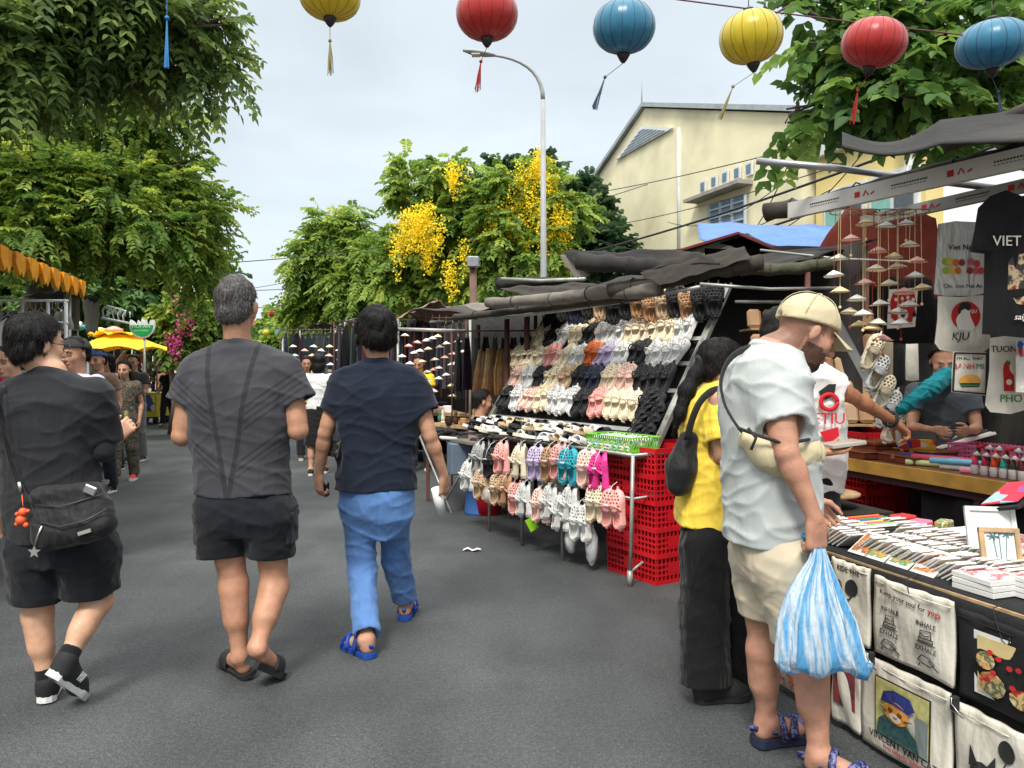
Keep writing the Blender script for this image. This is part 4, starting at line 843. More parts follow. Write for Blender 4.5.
mb.tube([c-d*.01+a*.034*math.cos(t)+b*.034*math.sin(t) for t in np.linspace(0, 6.283, 17)], .006, n=6); mb.tube([c-d*.03+a*.037*math.cos(t)+b*.037*math.sin(t) for t in np.linspace(0, 6.283, 17)], .005, n=6); mb.build('bracelet', M_strap, root)
mb = MB(); mb.box(J['wrL']+Vector((.1, .02, .035)), (.17, .11, .018), rotmat(.2, 0, R(-6)), bev=.003); tag(mb.build('picture_frame', mat('frame_grey', (.35, .33, .3), rough=.4)), 'thin grey picture frame held flat in the hand of the shopper in printed tee', 'frame')
def orient(d, up):
 d = d/np.linalg.norm(d, axis=1, keepdims=True); s = np.cross(d, up); n = np.linalg.norm(s, axis=1, keepdims=True); s = s/np.maximum(n, 1e-6); u = np.cross(s, d); return d, s, u
def fronds(blobs, n, L, nl, ll, lw, droop=.5, seed=0, shell=.55):
 """pinnate sprays spread through ellipsoid blobs; every leaflet is its own small face pair"""
 g = np.random.default_rng(seed); vol = np.array([b[3]*b[4]*b[5] for b in blobs])**.75; idx = g.choice(len(blobs), n, p=vol/vol.sum())
 B = np.array([b[:6] for b in blobs]); dirs = g.normal(size=(n, 3)); dirs /= np.linalg.norm(dirs, axis=1, keepdims=True)
 rad = 1-(1-shell)*g.random(n)**1.3
 m_ = 8; so = g.normal(size=(len(blobs), m_, 3)); so /= np.linalg.norm(so, axis=2, keepdims=True); so *= (.35+.62*g.random((len(blobs), m_, 1)))
 j = g.integers(0, m_, n); f = (.24+.2*g.random((len(blobs), m_)))[idx, j][:, None]
 C = B[idx, :3]+so[idx, j]*B[idx, 3:]*.82+dirs*B[idx, 3:]*rad[:, None]*f
 out = dirs*.9+so[idx, j]*.5+g.normal(size=(n, 3))*.45; out[:, 2] -= droop*.6; d, s, u = orient(out, np.array([[0, 0, 1.]]))
 Lf = L*(.7+.6*g.random(n)); fr = g.random(n)*.75
 # light side/colour comes from the renderer; 'frond' only varies the leaf age from spray to spray
 V = []; A = []
 for k in range(nl):
  t = (k//2+1)/(nl//2+.5); side = 1 if k % 2 else -1
  p = C+d*(Lf*t)[:, None]; p[:, 2] -= droop*Lf*t*t*.6
  ld = s*side*.85+d*.55+g.normal(size=(n, 3))*.16; ld[:, 2] -= .35*droop+.1; ld, ls, lu = orient(ld, u)
  l = ll*(.75+.5*g.random(n))[:, None]*(1.05-.35*abs(t-.5)); w = l*lw
  tw = ls*math.cos(.3)+lu*(.35*g.normal(size=(n, 1)))
  tip = p+ld*l-np.array([0, 0, 1])*l*.18; a1 = p+ld*l*.28; a2 = p+ld*l*.68-np.array([0, 0, 1])*l*.05; fo = np.cross(tw, ld)*(w*.35)
  V.append(np.stack([p, a1+tw*w*.9+fo, a2+tw*w*.8+fo, tip], 1)); V.append(np.stack([p, tip, a2-tw*w*.8+fo, a1-tw*w*.9+fo], 1)); A.append(fr); A.append(fr)
 V = np.concatenate(V); A = np.concatenate(A); m = len(V)
 return V.reshape(-1, 3), np.arange(m*4).reshape(m, 4), np.repeat(A, 4)
def tree(label, base, blobs, leaf, n, L=.35, nl=14, ll=.075, lw=.3, droop=.5, seed=1, cat='tree', trunk_r=.14, bark=None, blossoms=None, group='street trees', bmat=None, pods=None, limbs=True, stem='tree'):
 base = Vector(base); root = empty(stem, base, label, cat, group)
 V, Fq, A = fronds(blobs, n, L, nl, ll, lw, droop, seed)
 me = mesh_np('crown', V-np.array(base), Fq, leaf); a = me.attributes.new('frond', 'FLOAT', 'POINT'); a.data.foreach_set('value', A.astype(f32)); link(bpy.data.objects.new('crown', me), root)
 bark = bark or M_bark; mb = MB(); rr = random.Random(seed)
 cen = Vector(np.average([b[:3] for b in blobs], axis=0, weights=[b[3]*b[4]*b[5] for b in blobs])); zb = min(b[2]-b[5] for b in blobs)
 fork = Vector((base.x*.75+cen.x*.25, base.y*.75+cen.y*.25, max(base.z+1.2, min(zb+.3, base.z+2.6))))
 mb.tube([base, base.lerp(fork, .3)+Vector((.05, .02, 0)), base.lerp(fork, .65)+Vector((-.04, .03, 0)), fork], [trunk_r*1.35, trunk_r*1.05, trunk_r*.95, trunk_r*.85], n=10)
 mb.build('trunk', bark, root); mb = MB()
 if limbs:
  for b in blobs:
   c = Vector(b[:3]); m = fork.lerp(c, .5)+Vector((rr.uniform(-.2, .2), rr.uniform(-.2, .2), .15*(c-fork).length)); r0 = trunk_r*.5
   mb.tube([fork, fork.lerp(m, .5)+Vector((0, 0, .08)), m, m.lerp(c, .6), c], [r0, r0*.75, r0*.55, r0*.4, r0*.2], n=7)
   for q in range(5):
    e = c+Vector((rr.uniform(-1, 1)*b[3], rr.uniform(-1, 1)*b[4], rr.uniform(-.6, .9)*b[5])); s0 = m.lerp(c, rr.uniform(.3, 1)); mb.tube([s0, s0.lerp(e, .5)+Vector((0, 0, .1)), e], [r0*.25, r0*.16, r0*.07], n=5)
  mb.build('limb', bark, root)
 if blossoms:
  V2 = []; g = np.random.default_rng(seed+5)
  for (x, y, z, rx, rz, num) in blossoms:
   m_r = max(3, int(num/26)); o_ = g.normal(size=(m_r, 3))*np.array([rx*.8, rx*.8, rz*.55])+np.array((x, y, z))
   for top in o_:
    mcl = 46; r1 = .075*(base.y/20); r2 = (.2+.2*g.random())*(base.y/20)
    p = top+np.stack([g.normal(size=mcl)*r1, g.normal(size=mcl)*r1, -g.random(mcl)*r2*2], 1); p[:, :2] = top[:2]+(p[:, :2]-top[:2])*(1.15-.6*((top[2]-p[:, 2])/(r2*2)))[:, None]
    d = g.normal(size=(mcl, 3)); d, s, u = orient(d, np.array([[0, 0, 1.]])); q = .04*(base.y/22)**.5
    V2.append(np.stack([p, p+s*q, p+s*q+u*q, p+u*q], 1))
  V2 = np.concatenate(V2).reshape(-1, 3); me = mesh_np('blossom', V2-np.array(base), np.arange(len(V2)).reshape(-1, 4), bmat); link(bpy.data.objects.new('blossom', me), root)
 return root
M_bark = mat('bark', (.11, .085, .065), rough=.9, var=.35, vs=9, bump=.8, bs=25, stretch=(1, 1, .3))
Lf_dark = leafmat('leaf_dark', (.02, .05, .014), (.045, .1, .025), (.11, .17, .035), .4)
Lf_mid = leafmat('leaf_mid', (.03, .075, .014), (.09, .15, .025), (.22, .26, .045), .5)
Lf_light = leafmat('leaf_light', (.045, .095, .02), (.12, .19, .035), (.24, .29, .06), .5)
Lf_deep = leafmat('leaf_deep', (.018, .04, .02), (.03, .065, .026), (.055, .1, .035), .3)
def B(px, py, Y, rx, ry, rz): c = W(px, py, Y); return (c.x, c.y, c.z, rx, ry, rz)
def Bp(px, py, Y, rpx, rpy, d=None): k = Y/FP; c = W(px, py, Y); return (c.x, c.y, c.z, rpx*k, (d if d else (rpx+rpy)*.5*k), rpy*k)
# near left: overhanging canopy
tree('big street tree overhanging the top left corner with long drooping leaf sprays', (-5.2, 5.2, 0),
     [Bp(20, 20, 5.6, 70, 55), Bp(100, 22, 5.8, 60, 45), Bp(165, 30, 5.9, 45, 36), Bp(205, 52, 6.0, 30, 34), Bp(120, 55, 6.0, 50, 28), Bp(10, 50, 5.4, 40, 40), Bp(-60, 40, 5.2, 90, 80), Bp(60, -30, 5.4, 100, 50), Bp(180, 5, 6.0, 35, 25), Bp(218, 20, 6.0, 18, 20)],
     leafmat('leaf_canopy', (.034, .06, .018), (.07, .115, .03), (.15, .2, .05), .4), 1450, L=.38, nl=16, ll=.085, lw=.24, droop=.6, seed=2, trunk_r=.2)
# second tree, lit, behind it
tree('tall leafy tree on the left pavement, bright where the light reaches its right side', (-6.6, 10.5, 0),
     [Bp(60, 130, 10, 75, 50), Bp(150, 120, 10.5, 45, 38), Bp(120, 185, 10, 70, 50), Bp(175, 165, 10.5, 34, 30), Bp(190, 215, 10.5, 34, 30), Bp(40, 195, 9.5, 70, 45), Bp(120, 238, 10, 80, 34), Bp(205, 195, 11, 18, 22), Bp(215, 240, 11, 20, 14), Bp(192, 262, 11, 36, 28), Bp(20, 235, 9, 50, 18), Bp(110, 90, 11, 40, 30), Bp(-40, 180, 9.5, 70, 90)],
     Lf_mid, 3000, L=.44, nl=18, ll=.088, lw=.26, droop=.42, seed=3, trunk_r=.2)
tree('dense dark tree behind the white sign on the left side of the street', (-12.2, 19, 0),
     [Bp(165, 290, 18, 55, 34), Bp(205, 285, 19, 26, 36), Bp(214, 318, 20, 20, 20), Bp(125, 300, 18, 40, 20), Bp(190, 322, 19, 34, 14), Bp(90, 285, 17, 60, 26), Bp(212, 338, 20, 22, 10), Bp(60, 300, 17, 60, 22), Bp(10, 290, 17, 60, 36)],
     Lf_dark, 3000, L=.6, nl=12, ll=.2, lw=.34, droop=.5, seed=4, trunk_r=.22)
bm_p = mat('bougainvillea', srgb(206, 96, 150), rough=.7, trans=.3); bm_y = mat('golden_blossom', srgb(250, 226, 50), rough=.6, trans=.3, var=.25, vs=3)
def pb_(px, py, Y, rpx, rpy, n): c = W(px, py-rpy, Y); return (c.x, c.y, c.z, rpx*Y/FP*.6, rpy*Y/FP, n)
tree('bougainvillea with pink flowers climbing in front of the dark left-hand trees', (-7.4, 16.5, 0), [Bp(183, 312, 16, 16, 16), Bp(176, 338, 16, 10, 10)], Lf_mid, 350, L=.4, nl=10, ll=.12, lw=.4, seed=8, trunk_r=.06,
     blossoms=[pb_(176, 306, 15.6, 6, 6, 90), pb_(188, 312, 15.6, 6, 4, 70), pb_(180, 320, 15.6, 5, 6, 60), pb_(170, 345, 15.6, 6, 8, 70), pb_(177, 337, 15.6, 3, 4, 30)], bmat=bm_p, cat='shrub', group=None, limbs=False, stem='flowering_shrub')
# centre group
tree('pale green feathery tree standing left of the golden shower trees', (-5.0, 24, 0),
     [Bp(330, 245, 23, 36, 34), Bp(305, 262, 23, 20, 24), Bp(350, 222, 23, 16, 20), Bp(372, 240, 22, 20, 26), Bp(355, 275, 22, 40, 30), Bp(320, 300, 23, 38, 26), Bp(300, 318, 24, 18, 16), Bp(370, 310, 22, 40, 26)],
     Lf_light, 1700, L=.65, nl=14, ll=.17, lw=.25, droop=.6, seed=11, trunk_r=.16)
tree('small pale tree far down the street under the far lanterns', (-11.2, 38, 0), [Bp(287, 330, 38, 14, 13), Bp(275, 342, 38, 12, 10), Bp(298, 346, 38, 12, 12), Bp(262, 352, 40, 12, 8)], Lf_light, 700, L=.8, nl=10, ll=.35, lw=.3, seed=12, trunk_r=.12)
def yb(px, py, rpx, rpy, n, Y=18.6): return pb_(px, py, Y, rpx*1.1, rpy, n*1.6)
tree('golden shower tree with hanging yellow blossom, left of the tall lamp post', (-2.3, 21, 0),
     [Bp(405, 165, 20, 13, 13), Bp(440, 178, 20, 24, 20), Bp(470, 188, 20, 18, 18), Bp(420, 210, 20, 28, 20), Bp(455, 220, 20, 34, 26), Bp(425, 250, 20, 34, 24), Bp(475, 255, 20, 22, 24), Bp(400, 190, 20, 12, 14), Bp(450, 160, 20, 12, 10), Bp(400, 275, 20, 34, 22), Bp(450, 285, 20, 34, 20)],
     Lf_light, 1250, L=.55, nl=14, ll=.16, lw=.3, droop=.5, seed=13, trunk_r=.13, bmat=bm_y,
     blossoms=[yb(453, 182, 7, 12, 150), yb(426, 228, 13, 14, 320), yb(408, 234, 12, 17, 320), yb(428, 252, 6, 12, 130), yb(399, 252, 7, 9, 100), yb(421, 222, 7, 10, 120), yb(452, 278, 6, 12, 130), yb(463, 250, 4, 7, 60), yb(437, 240, 4, 12, 80)])
tree('golden shower tree thick with yellow blossom beside the tall lamp post', (1.1, 20, 0),
     [Bp(505, 180, 19, 20, 16), Bp(530, 172, 19, 20, 14), Bp(560, 195, 19, 20, 18), Bp(520, 215, 19, 34, 24), Bp(495, 235, 19, 26, 30), Bp(550, 235, 19, 28, 26), Bp(530, 262, 19, 34, 20), Bp(490, 270, 19, 24, 20), Bp(575, 215, 19, 14, 20), Bp(487, 200, 19, 14, 14)],
     Lf_light, 1050, L=.5, nl=14, ll=.15, lw=.3, droop=.5, seed=14, trunk_r=.13, bmat=bm_y,
     blossoms=[yb(536, 175, 9, 14, 260), yb(520, 192, 9, 14, 220), yb(548, 190, 10, 18, 320), yb(533, 210, 13, 14, 340), yb(512, 220, 8, 12, 180), yb(556, 222, 8, 14, 200), yb(565, 222, 6, 10, 130), yb(491, 222, 5, 12, 120), yb(540, 232, 12, 10, 220), yb(507, 232, 7, 8, 110), yb(525, 240, 5, 8, 90), yb(545, 248, 5, 10, 90), yb(560, 240, 5, 12, 110), yb(498, 205, 4, 6, 50)])
tree('dark evergreen tree at the left corner of the cream building', (2.4, 24, 0),
     [Bp(585, 225, 21.5, 22, 28), Bp(600, 250, 21, 26, 24), Bp(570, 200, 22, 16, 14), Bp(600, 275, 21, 34, 22), Bp(560, 265, 22, 30, 24), Bp(590, 200, 22, 16, 13), Bp(612, 262, 20.5, 12, 14)],
     Lf_deep, 1300, L=.5, nl=12, ll=.2, lw=.4, droop=.2, seed=15, trunk_r=.2)
tree('dark leafy tree closing the view behind the middle stalls', (-1.5, 29, 0),
     [Bp(500, 190, 28, 34, 30), Bp(540, 175, 28, 26, 18), Bp(450, 270, 28, 60, 30), Bp(390, 290, 28, 60, 30), Bp(520, 260, 28, 60, 40), Bp(480, 300, 28, 80, 24), Bp(330, 310, 29, 40, 22), Bp(430, 230, 28, 30, 26), Bp(560, 290, 28, 50, 30)],
     Lf_deep, 1900, L=.7, nl=12, ll=.28, lw=.4, droop=.3, seed=16, trunk_r=.25)
# near right tree: broad leaves
tree('broad leaved tree overhanging the right-hand stalls at the top right', (6.2, 7.2, 0),
     [Bp(850, 60, 5.6, 50, 46), Bp(910, 40, 5.6, 60, 50), Bp(980, 50, 5.6, 60, 50), Bp(900, 95, 5.5, 60, 30), Bp(830, 100, 5.6, 34, 22), Bp(790, 115, 5.6, 18, 10), Bp(800, 10, 5.7, 26, 10), Bp(960, 95, 5.5, 50, 30), Bp(870, 5, 5.6, 60, 30), Bp(1040, 40, 5.8, 70, 80), Bp(790, 130, 5.6, 16, 12)],
     leafmat('leaf_broad', (.02, .05, .012), (.045, .1, .02), (.12, .19, .035), .45), 470, L=.36, nl=12, ll=.115, lw=.36, droop=.5, seed=21, trunk_r=.2)
M_crm = mat('render_cream', srgb(224, 216, 182), rough=.9, var=.1, vs=1.2, bump=.15, bs=30, dirt=.35); M_crm2 = mat('render_yellow', srgb(214, 194, 130), rough=.9, var=.08, vs=1.2, dirt=.25)
M_wht = mat('white_paint', (.62, .64, .65), rough=.6, var=.1, dirt=.3); M_roofg = mat('roof_sheet', (.32, .36, .38), rough=.5, dirt=.4); M_win = mat('window_glass', (.06, .08, .09), rough=.15, spec=.6); M_bluewin = mat('window_slats', srgb(96, 122, 140), rough=.5)
P0 = Vector((3.85, 22, 0)); bw = Vector((-.298, .9546, 0)); bn = Vector((.9546, .298, 0))
def bp_(s, z, d=0): return P0+bw*s+bn*d+Vector((0, 0, z))
bld = empty('gabled_building', bp_(0, 0), 'cream rendered building with a gable facing the street, triangular vent and small square vents', 'building')
mb = MB(); prof = [(-6.9, 0), (-6.9, 6.6), (0, 8.98), (6.9, 6.6), (6.9, 0)]
mb.prism([bp_(s, z) for s, z in prof], bn*14); mb.build('wall', M_crm, bld)
mb = MB()
for s0, z0, s1, z1 in ((-7.3, 6.5, 0, 9.02), (0, 9.02, 7.3, 6.5)):
 for a in range(1): mb.prism([bp_(s0, z0, -.12), bp_(s1, z1, -.12), bp_(s1, z1+.12, -.12), bp_(s0, z0+.12, -.12)], bn*14.5)
mb.build('roof', M_roofg, bld)
def on_wall(px, py, off=-.02):
 rx = (px-CX)/FP; Q = P0+bn*off; s = (rx*Q.y-Q.x)/(bw.x-rx*bw.y); Yq = Q.y+bw.y*s; return Q+bw*s+Vector((0, 0, EYE-(py-HY)/FP*Yq))
mb = MB(); tri = [on_wall(617, 160), on_wall(643, 126), on_wall(674, 128)]
mb.prism(tri, -bn*.05); vt = mb.build('vent', M_wht, bld); mb = MB(); cen = sum(tri, Vector())/3
inn = [cen.lerp(p, .78)-bn*.052 for p in tri]
for k in range(6):
 t0 = k/6; t1 = t0+.09; e0 = inn[0].lerp(inn[1], t0); e1 = inn[0].lerp(inn[1], t1); 
 f0 = inn[2].lerp(inn[1], t0); f1 = inn[2].lerp(inn[1], t1); mb.prism([e0, f0, f1, e1], -bn*.02)
mb.build('slat', mat('slat_grey', (.28, .33, .38), rough=.6), vt)
for px, py in ((704, 187), (715, 182), (726, 177.5), (738, 173), (750, 169)):
 a = on_wall(px, py); mb = MB(); mb.prism([a+bw*.13+Vector((0, 0, -.15)), a-bw*.13+Vector((0, 0, -.15)), a-bw*.13+Vector((0, 0, .15)), a+bw*.13+Vector((0, 0, .15))], -bn*.04); v = mb.build('square_vent', M_wht, bld)
 mb = MB(); a = a-bn*.045; mb.prism([a+bw*.08+Vector((0, 0, -.1)), a-bw*.08+Vector((0, 0, -.1)), a-bw*.08+Vector((0, 0, .1)), a+bw*.08+Vector((0, 0, .1))], -bn*.01); mb.build('opening', M_bluewin, v)
mb = MB(); mb.prism([on_wall(709, 206), on_wall(745, 194), on_wall(745, 245), on_wall(709, 250)], -bn*.05); wn_ = mb.build('window', M_bluewin, bld)
mb = MB()
for t in (.0, .33, .66, 1): mb.bar(on_wall(709, 206, -.09).lerp(on_wall(745, 194, -.09), t), on_wall(709, 250, -.09).lerp(on_wall(745, 245, -.09), t), .06)
for t in (.12, .3, .48): mb.bar(on_wall(709, 206, -.09).lerp(on_wall(709, 250, -.09), t), on_wall(745, 194, -.09).lerp(on_wall(745, 245, -.09), t), .04)
mb.build('frame', mat('frame_pale', (.4, .45, .5), rough=.6), wn_)
mb = MB(); mb.prism([on_wall(697, 204, -.0), on_wall(753, 184, -.0), on_wall(753, 180, 0), on_wall(697, 201, 0)], -bn*.4); mb.build('canopy_ledge', mat('concrete', (.3, .28, .25), rough=.9, dirt=.5), bld)
mb = MB(); mb.tube([on_wall(679, 128), on_wall(679, 260)], .05, n=6); mb.build('drainpipe', M_wht, bld)
mb = MB(); mb.tube([bp_(.2, 9.1), bp_(.2, 9.9)], .02, n=5); mb.build('aerial', M_roofg, bld)
# yellow neighbour on the right
P1 = Vector((6.15, 15.2, 0)); nb = empty('yellow_house', P1, 'bright yellow house with pale green shuttered windows behind the right-hand stalls', 'house')
def nb_(s, z, d=0): return P1+bw*s+bn*d+Vector((0, 0, z))
mb = MB(); mb.prism([nb_(s, z) for s, z in ((.1, 0), (.1, 5.7), (-2.6, 5.7), (-2.6, 0))], bn*6); mb.build('wall', M_crm2, nb)
mb = MB(); mb.prism([nb_(s, z, -.15) for s, z in ((.25, 5.62), (.25, 5.85), (-2.75, 5.85), (-2.75, 5.62))], bn*6.2); mb.build('roof', M_wht, nb)
M_shut = mat('shutter_teal', srgb(120, 170, 160), rough=.6)
for s in (-.75, -1.95):
 mb = MB(); mb.prism([nb_(s+.55, 3.6), nb_(s-.55, 3.6), nb_(s-.55, 4.9), nb_(s+.55, 4.9)], -bn*.06); wv = mb.build('window', M_wht, nb)
 for q in (-.26, .26):
  mb = MB(); c = nb_(s+q, 4.25, -.075); mb.prism([c+bw*.2+Vector((0, 0, -.55)), c-bw*.2+Vector((0, 0, -.55)), c-bw*.2+Vector((0, 0, .55)), c+bw*.2+Vector((0, 0, .55))], -bn*.02); mb.build('shutter', M_shut if q > 0 else M_win, wv)
wh = empty('sky_block', (9, 13, 0), 'low white house behind the right-hand stalls', 'house'); mb = MB(); mb.prism([Vector((6.75, 13, 0)), Vector((13, 11, 0)), Vector((13, 11, 5)), Vector((6.75, 13, 5.3))], (.5, 2, 0)); mb.build('wall', mat('sky_white', (.72, .73, .74), rough=.9, dirt=.2), wh); mb = MB(); mb.prism([Vector((6.6, 12.8, 5.32)), Vector((13.2, 10.8, 5.02)), Vector((13.2, 10.8, 5.14)), Vector((6.6, 12.8, 5.44))], (.5, 2.3, 0)); mb.build('roof', M_roofg, wh)  # added house-shaped block; its white colour stands in for bright sky
M_galv = mat('galvanised', (.3, .31, .32), rough=.4, metal=.6, var=.15, vs=10, dirt=.2); M_pole = mat('pole_grey', (.3, .31, .31), rough=.55, var=.1)
def lamp(base, top, tip, r, label, head=.5):
 base = Vector(base); top = Vector(top); tip = Vector(tip); rt = empty('street_lamp', base, label, 'street lamp', 'street lamps')
 mb = MB(); mb.tube([base, base.lerp(top, .5), top], [r*1.3, r, r*.75], n=12); mb.build('pole', M_pole, rt)
 c = top.lerp(tip, .25)+Vector((0, 0, (tip.z-top.z)*.5)); mb = MB(); pts = [((1-t)**2)*top+2*t*(1-t)*(Vector((top.x, top.y, tip.z-.05*(tip-top).length)))+t*t*tip for t in [i_/9 for i_ in range(10)]]; mb.tube(pts, [r*.7-.3*r*i/9 for i in range(10)], n=10); mb.build('arm', M_pole, rt)
 d = (tip-pts[-2]).normalized(); hd_ = MB(); e = tip+d*head; hd_.tube([tip-d*.05, tip+d*head*.25, tip+d*head*.7, e], [.04, .09, .085, .03], n=10, sq=.5); h = hd_.build('lamp_head', M_pole, rt)
 mb = MB(); mb.box(tip+d*head*.55+Vector((0, 0, -.045)), (.14, .14, .02)); mb.build('lens', mat('lamp_lens', (.5, .5, .48), rough=.2), h)
lamp((.55, 13, 0), W(543, 100, 13), W(492, 55, 12.9), .055, 'tall pale lamp post with curved arm rising behind the shoe stall', .5)
lamp((-5.7, 29, 0), W(363, 250, 29), W(335, 230, 29), .08, 'distant lamp post with bent arm among the pale green trees', .6)
up_ = empty('utility_pole', W(474, 300, 14)-Vector((0, 0, W(474, 300, 14).z)), 'brown post with small grey box behind the middle stalls', 'pole')
mb = MB(); mb.tube([Vector((up_.location.x, 14, 0)), W(473, 262, 14)], .07, n=8); mb.build('post', mat('rusty_post', (.14, .08, .06), rough=.8, dirt=.4), up_)
mb = MB(); mb.box(W(473, 262, 13.9), (.22, .14, .2), bev=.02); mb.build('junction_box', M_galv, up_)
M_cab = mat('cable_black', (.012, .012, .013), rough=.6)
def cable(a, b, sag, r, label, name='power_cable', m=None, group='overhead cables'):
 a = Vector(a); b = Vector(b); mb = MB(); mb.tube([a.lerp(b, t)-Vector((0, 0, sag*4*t*(1-t))) for t in np.linspace(0, 1, 24)], r, n=5); tag(mb.build(name, m or M_cab), label, 'cable', group)
cable(W(590, 252, 17), W(1010, 108, 9), .12, .022, 'thick black cable crossing the cream building from lower left to upper right')
cable(W(640, 262, 16), W(1010, 140, 8), .12, .02, 'second thick black cable, running just below the thickest one')
cable(W(560, 198, 19), W(870, 128, 10), .1, .009, 'thin cable crossing high on the cream wall under the roof vent')
cable(W(560, 232, 19), W(840, 165, 10), .15, .008, 'thin cable passing over the five small square vents')
cable(W(600, 240, 17), W(830, 190, 9), .45, .007, 'slack thin cable sagging low across the cream wall')
cable(W(668, 222, 14), W(800, 168, 9), .3, .006, 'short slack cable in front of the barred window')
cable(W(745, 240, 12), W(880, 130, 8), .3, .007, 'thin slanting cable beside the yellow house')
cable(W(690, 250, 12), W(790, 160, 9), .6, .007, 'looping cable hanging left of the yellow house')
cable(W(-60, 262, 16), W(660, 180, 22), .9, .011, 'long thin cable spanning the whole street in front of the far trees')
cable(W(150, 285, 30), W(420, 268, 30), .5, .014, 'faint far cable strung between the street trees')
cable(W(180, 292, 34), W(340, 268, 30), .3, .012, 'lowest far cable over the street gap')
M_lan = {}
def lantern_mat(n, rgb):
 m = mat('silk_'+n, srgb(*rgb), rough=.32, var=.1, vs=5, trans=.3, bump=.5, bs=8, stretch=(6, 6, 1), spec=.5, sheen=.3); return m
LC = dict(yellow=(208, 188, 40), red=(188, 50, 46), blue=(54, 128, 160))
M_tas = {k: mat('tassel_'+k, tuple(c*.5 for c in srgb(*v)), rough=.8) for k, v in dict(yellow=(180, 170, 110), red=(190, 40, 35), blue=(90, 110, 140)).items()}
M_dkw = mat('lantern_wood', (.03, .02, .02), rough=.5)
def lantern(c, rr, hh, col, label, tl=.4, tilt=(0, 0), small=False, dirn=(0, 0)):
 c = Vector(c); rt = empty('lantern', c, label, 'lantern', 'silk lanterns strung over the street')
 Mt = rotmat(0, tilt[1], tilt[0]); mb = MB(); n = 64 if not small else 24
 prof = [(max(.02*rr/.15, rr*math.sin(a)**.8), -hh*math.cos(a)) for a in np.linspace(.16, math.pi-.16, 18 if not small else 9)]
 vs0 = len(mb.v); mb.lathe(prof, c, n, Mt)
 if not small:   # pleats between the ribs
  for i in range(len(prof)):
   for k in range(n):
    t = 2*math.pi*k/n; f = 1+.014*abs(math.cos(t*8))-.014; q = Vector(mb.v[vs0+i*n+k])-c; zz = Mt.transposed() @ q; zz.x *= f; zz.y *= f; mb.v[vs0+i*n+k] = tuple((Mt @ zz)+c)
 mb.build('shade', lantern_mat(col, LC[col]), rt)
 if small: return rt
 ax = Mt @ Vector((0, 0, 1)); mb = MB()
 for k in range(16):
  t = 2*math.pi*(k+.5)/16; mb.tube([c+(Mt @ Vector((p[0]*1.002*math.cos(t), p[0]*1.002*math.sin(t), p[1]))) for p in prof], .0008, n=4)
 mb.build('rib', M_dkw, rt)
 mb = MB(); mb.lathe([(.03, -hh*.985), (.034, -hh-.006), (.02, -hh-.03), (.008, -hh-.045)], c, 14, Mt); mb.build('bottom_cap', M_dkw, rt)
 mb = MB(); mb.lathe([(.024, hh*.98), (.026, hh+.01), (.014, hh+.016)], c, 14, Mt); mb.build('top_cap', M_dkw, rt)
 mb = MB(); mb.tube([c+ax*hh, c+ax*hh+Vector((0, 0, .09))], .0025, n=5); mb.build('hook', M_dkw, rt)
 b0 = c-ax*(hh+.045); g = random.Random(int(c.x*100)); e0 = b0+Vector((dirn[0]*.3, 0, -.07)); mb = MB(); mb.tube([b0, e0], .0018, n=4); mb.ball(e0, .009, 8)
 for k in range(14): q = e0+Vector((dirn[0]*tl+g.uniform(-.014, .014), g.uniform(-.014, .014), -tl*g.uniform(.8, 1))); mb.tube([e0, e0.lerp(q, .5)+Vector((g.uniform(-.004, .004), 0, 0)), q], .0022, n=4)
 mb.build('tassel', M_tas[col], rt); return rt
YL = 3.75
for px, py, wpx, hpx, col, lab, tl, tilt in ((330, -2, 60, 42, 'yellow', 'leftmost large lantern, yellow silk, half cut off by the top of the picture', .17, (0, 0)), (487, 14, 62, 52, 'red', 'large red silk lantern above the end of the lamp post arm', .16, (0, 0)),
 (624, 27, 62, 54, 'blue', 'large blue silk lantern with dark tassel, right of the lamp post', .17, (0, R(10))), (751, 37, 62, 54, 'yellow', 'large yellow silk lantern hanging in front of the cream gable', .17, (R(-8), R(8))),
 (874, 43, 62, 50, 'red', 'large red silk lantern in front of the broad leaved tree', .17, (R(8), R(10))), (992, 44, 66, 50, 'blue', 'rightmost large lantern, blue silk, tilted at the picture edge', .17, (R(-8), R(12)))):
 k = YL/FP; lantern(W(px, py, YL), wpx/2*k, hpx/2*k*.93, col, lab, tl, tilt, dirn=({330: 0, 487: -.1, 624: -.3, 751: -.35, 874: -.15, 992: .1}[px], 0))
mb = MB(); top = W(167, 18, 4.4); mb.ball(top, .014, 8)
for k in range(16): mb.tube([top, top+Vector((random.uniform(-.012, .014), random.uniform(-.012, .012), -.29))], .0035, n=4)
mb.tube([top, top+Vector((0, 0, .5))], .002, n=4); tag(mb.build('hanging_tassel', mat('tassel_bright', srgb(20, 110, 170), rough=.6)), 'bright blue tassel dangling alone in front of the top left tree', 'tassel')
cable(W(400, -40, YL), W(1100, 50, YL), .02, .004, 'thin dark cord the large lanterns hang from', 'overhead_cord', m=mat('cord', (.1, .04, .05), rough=.8), group=None)
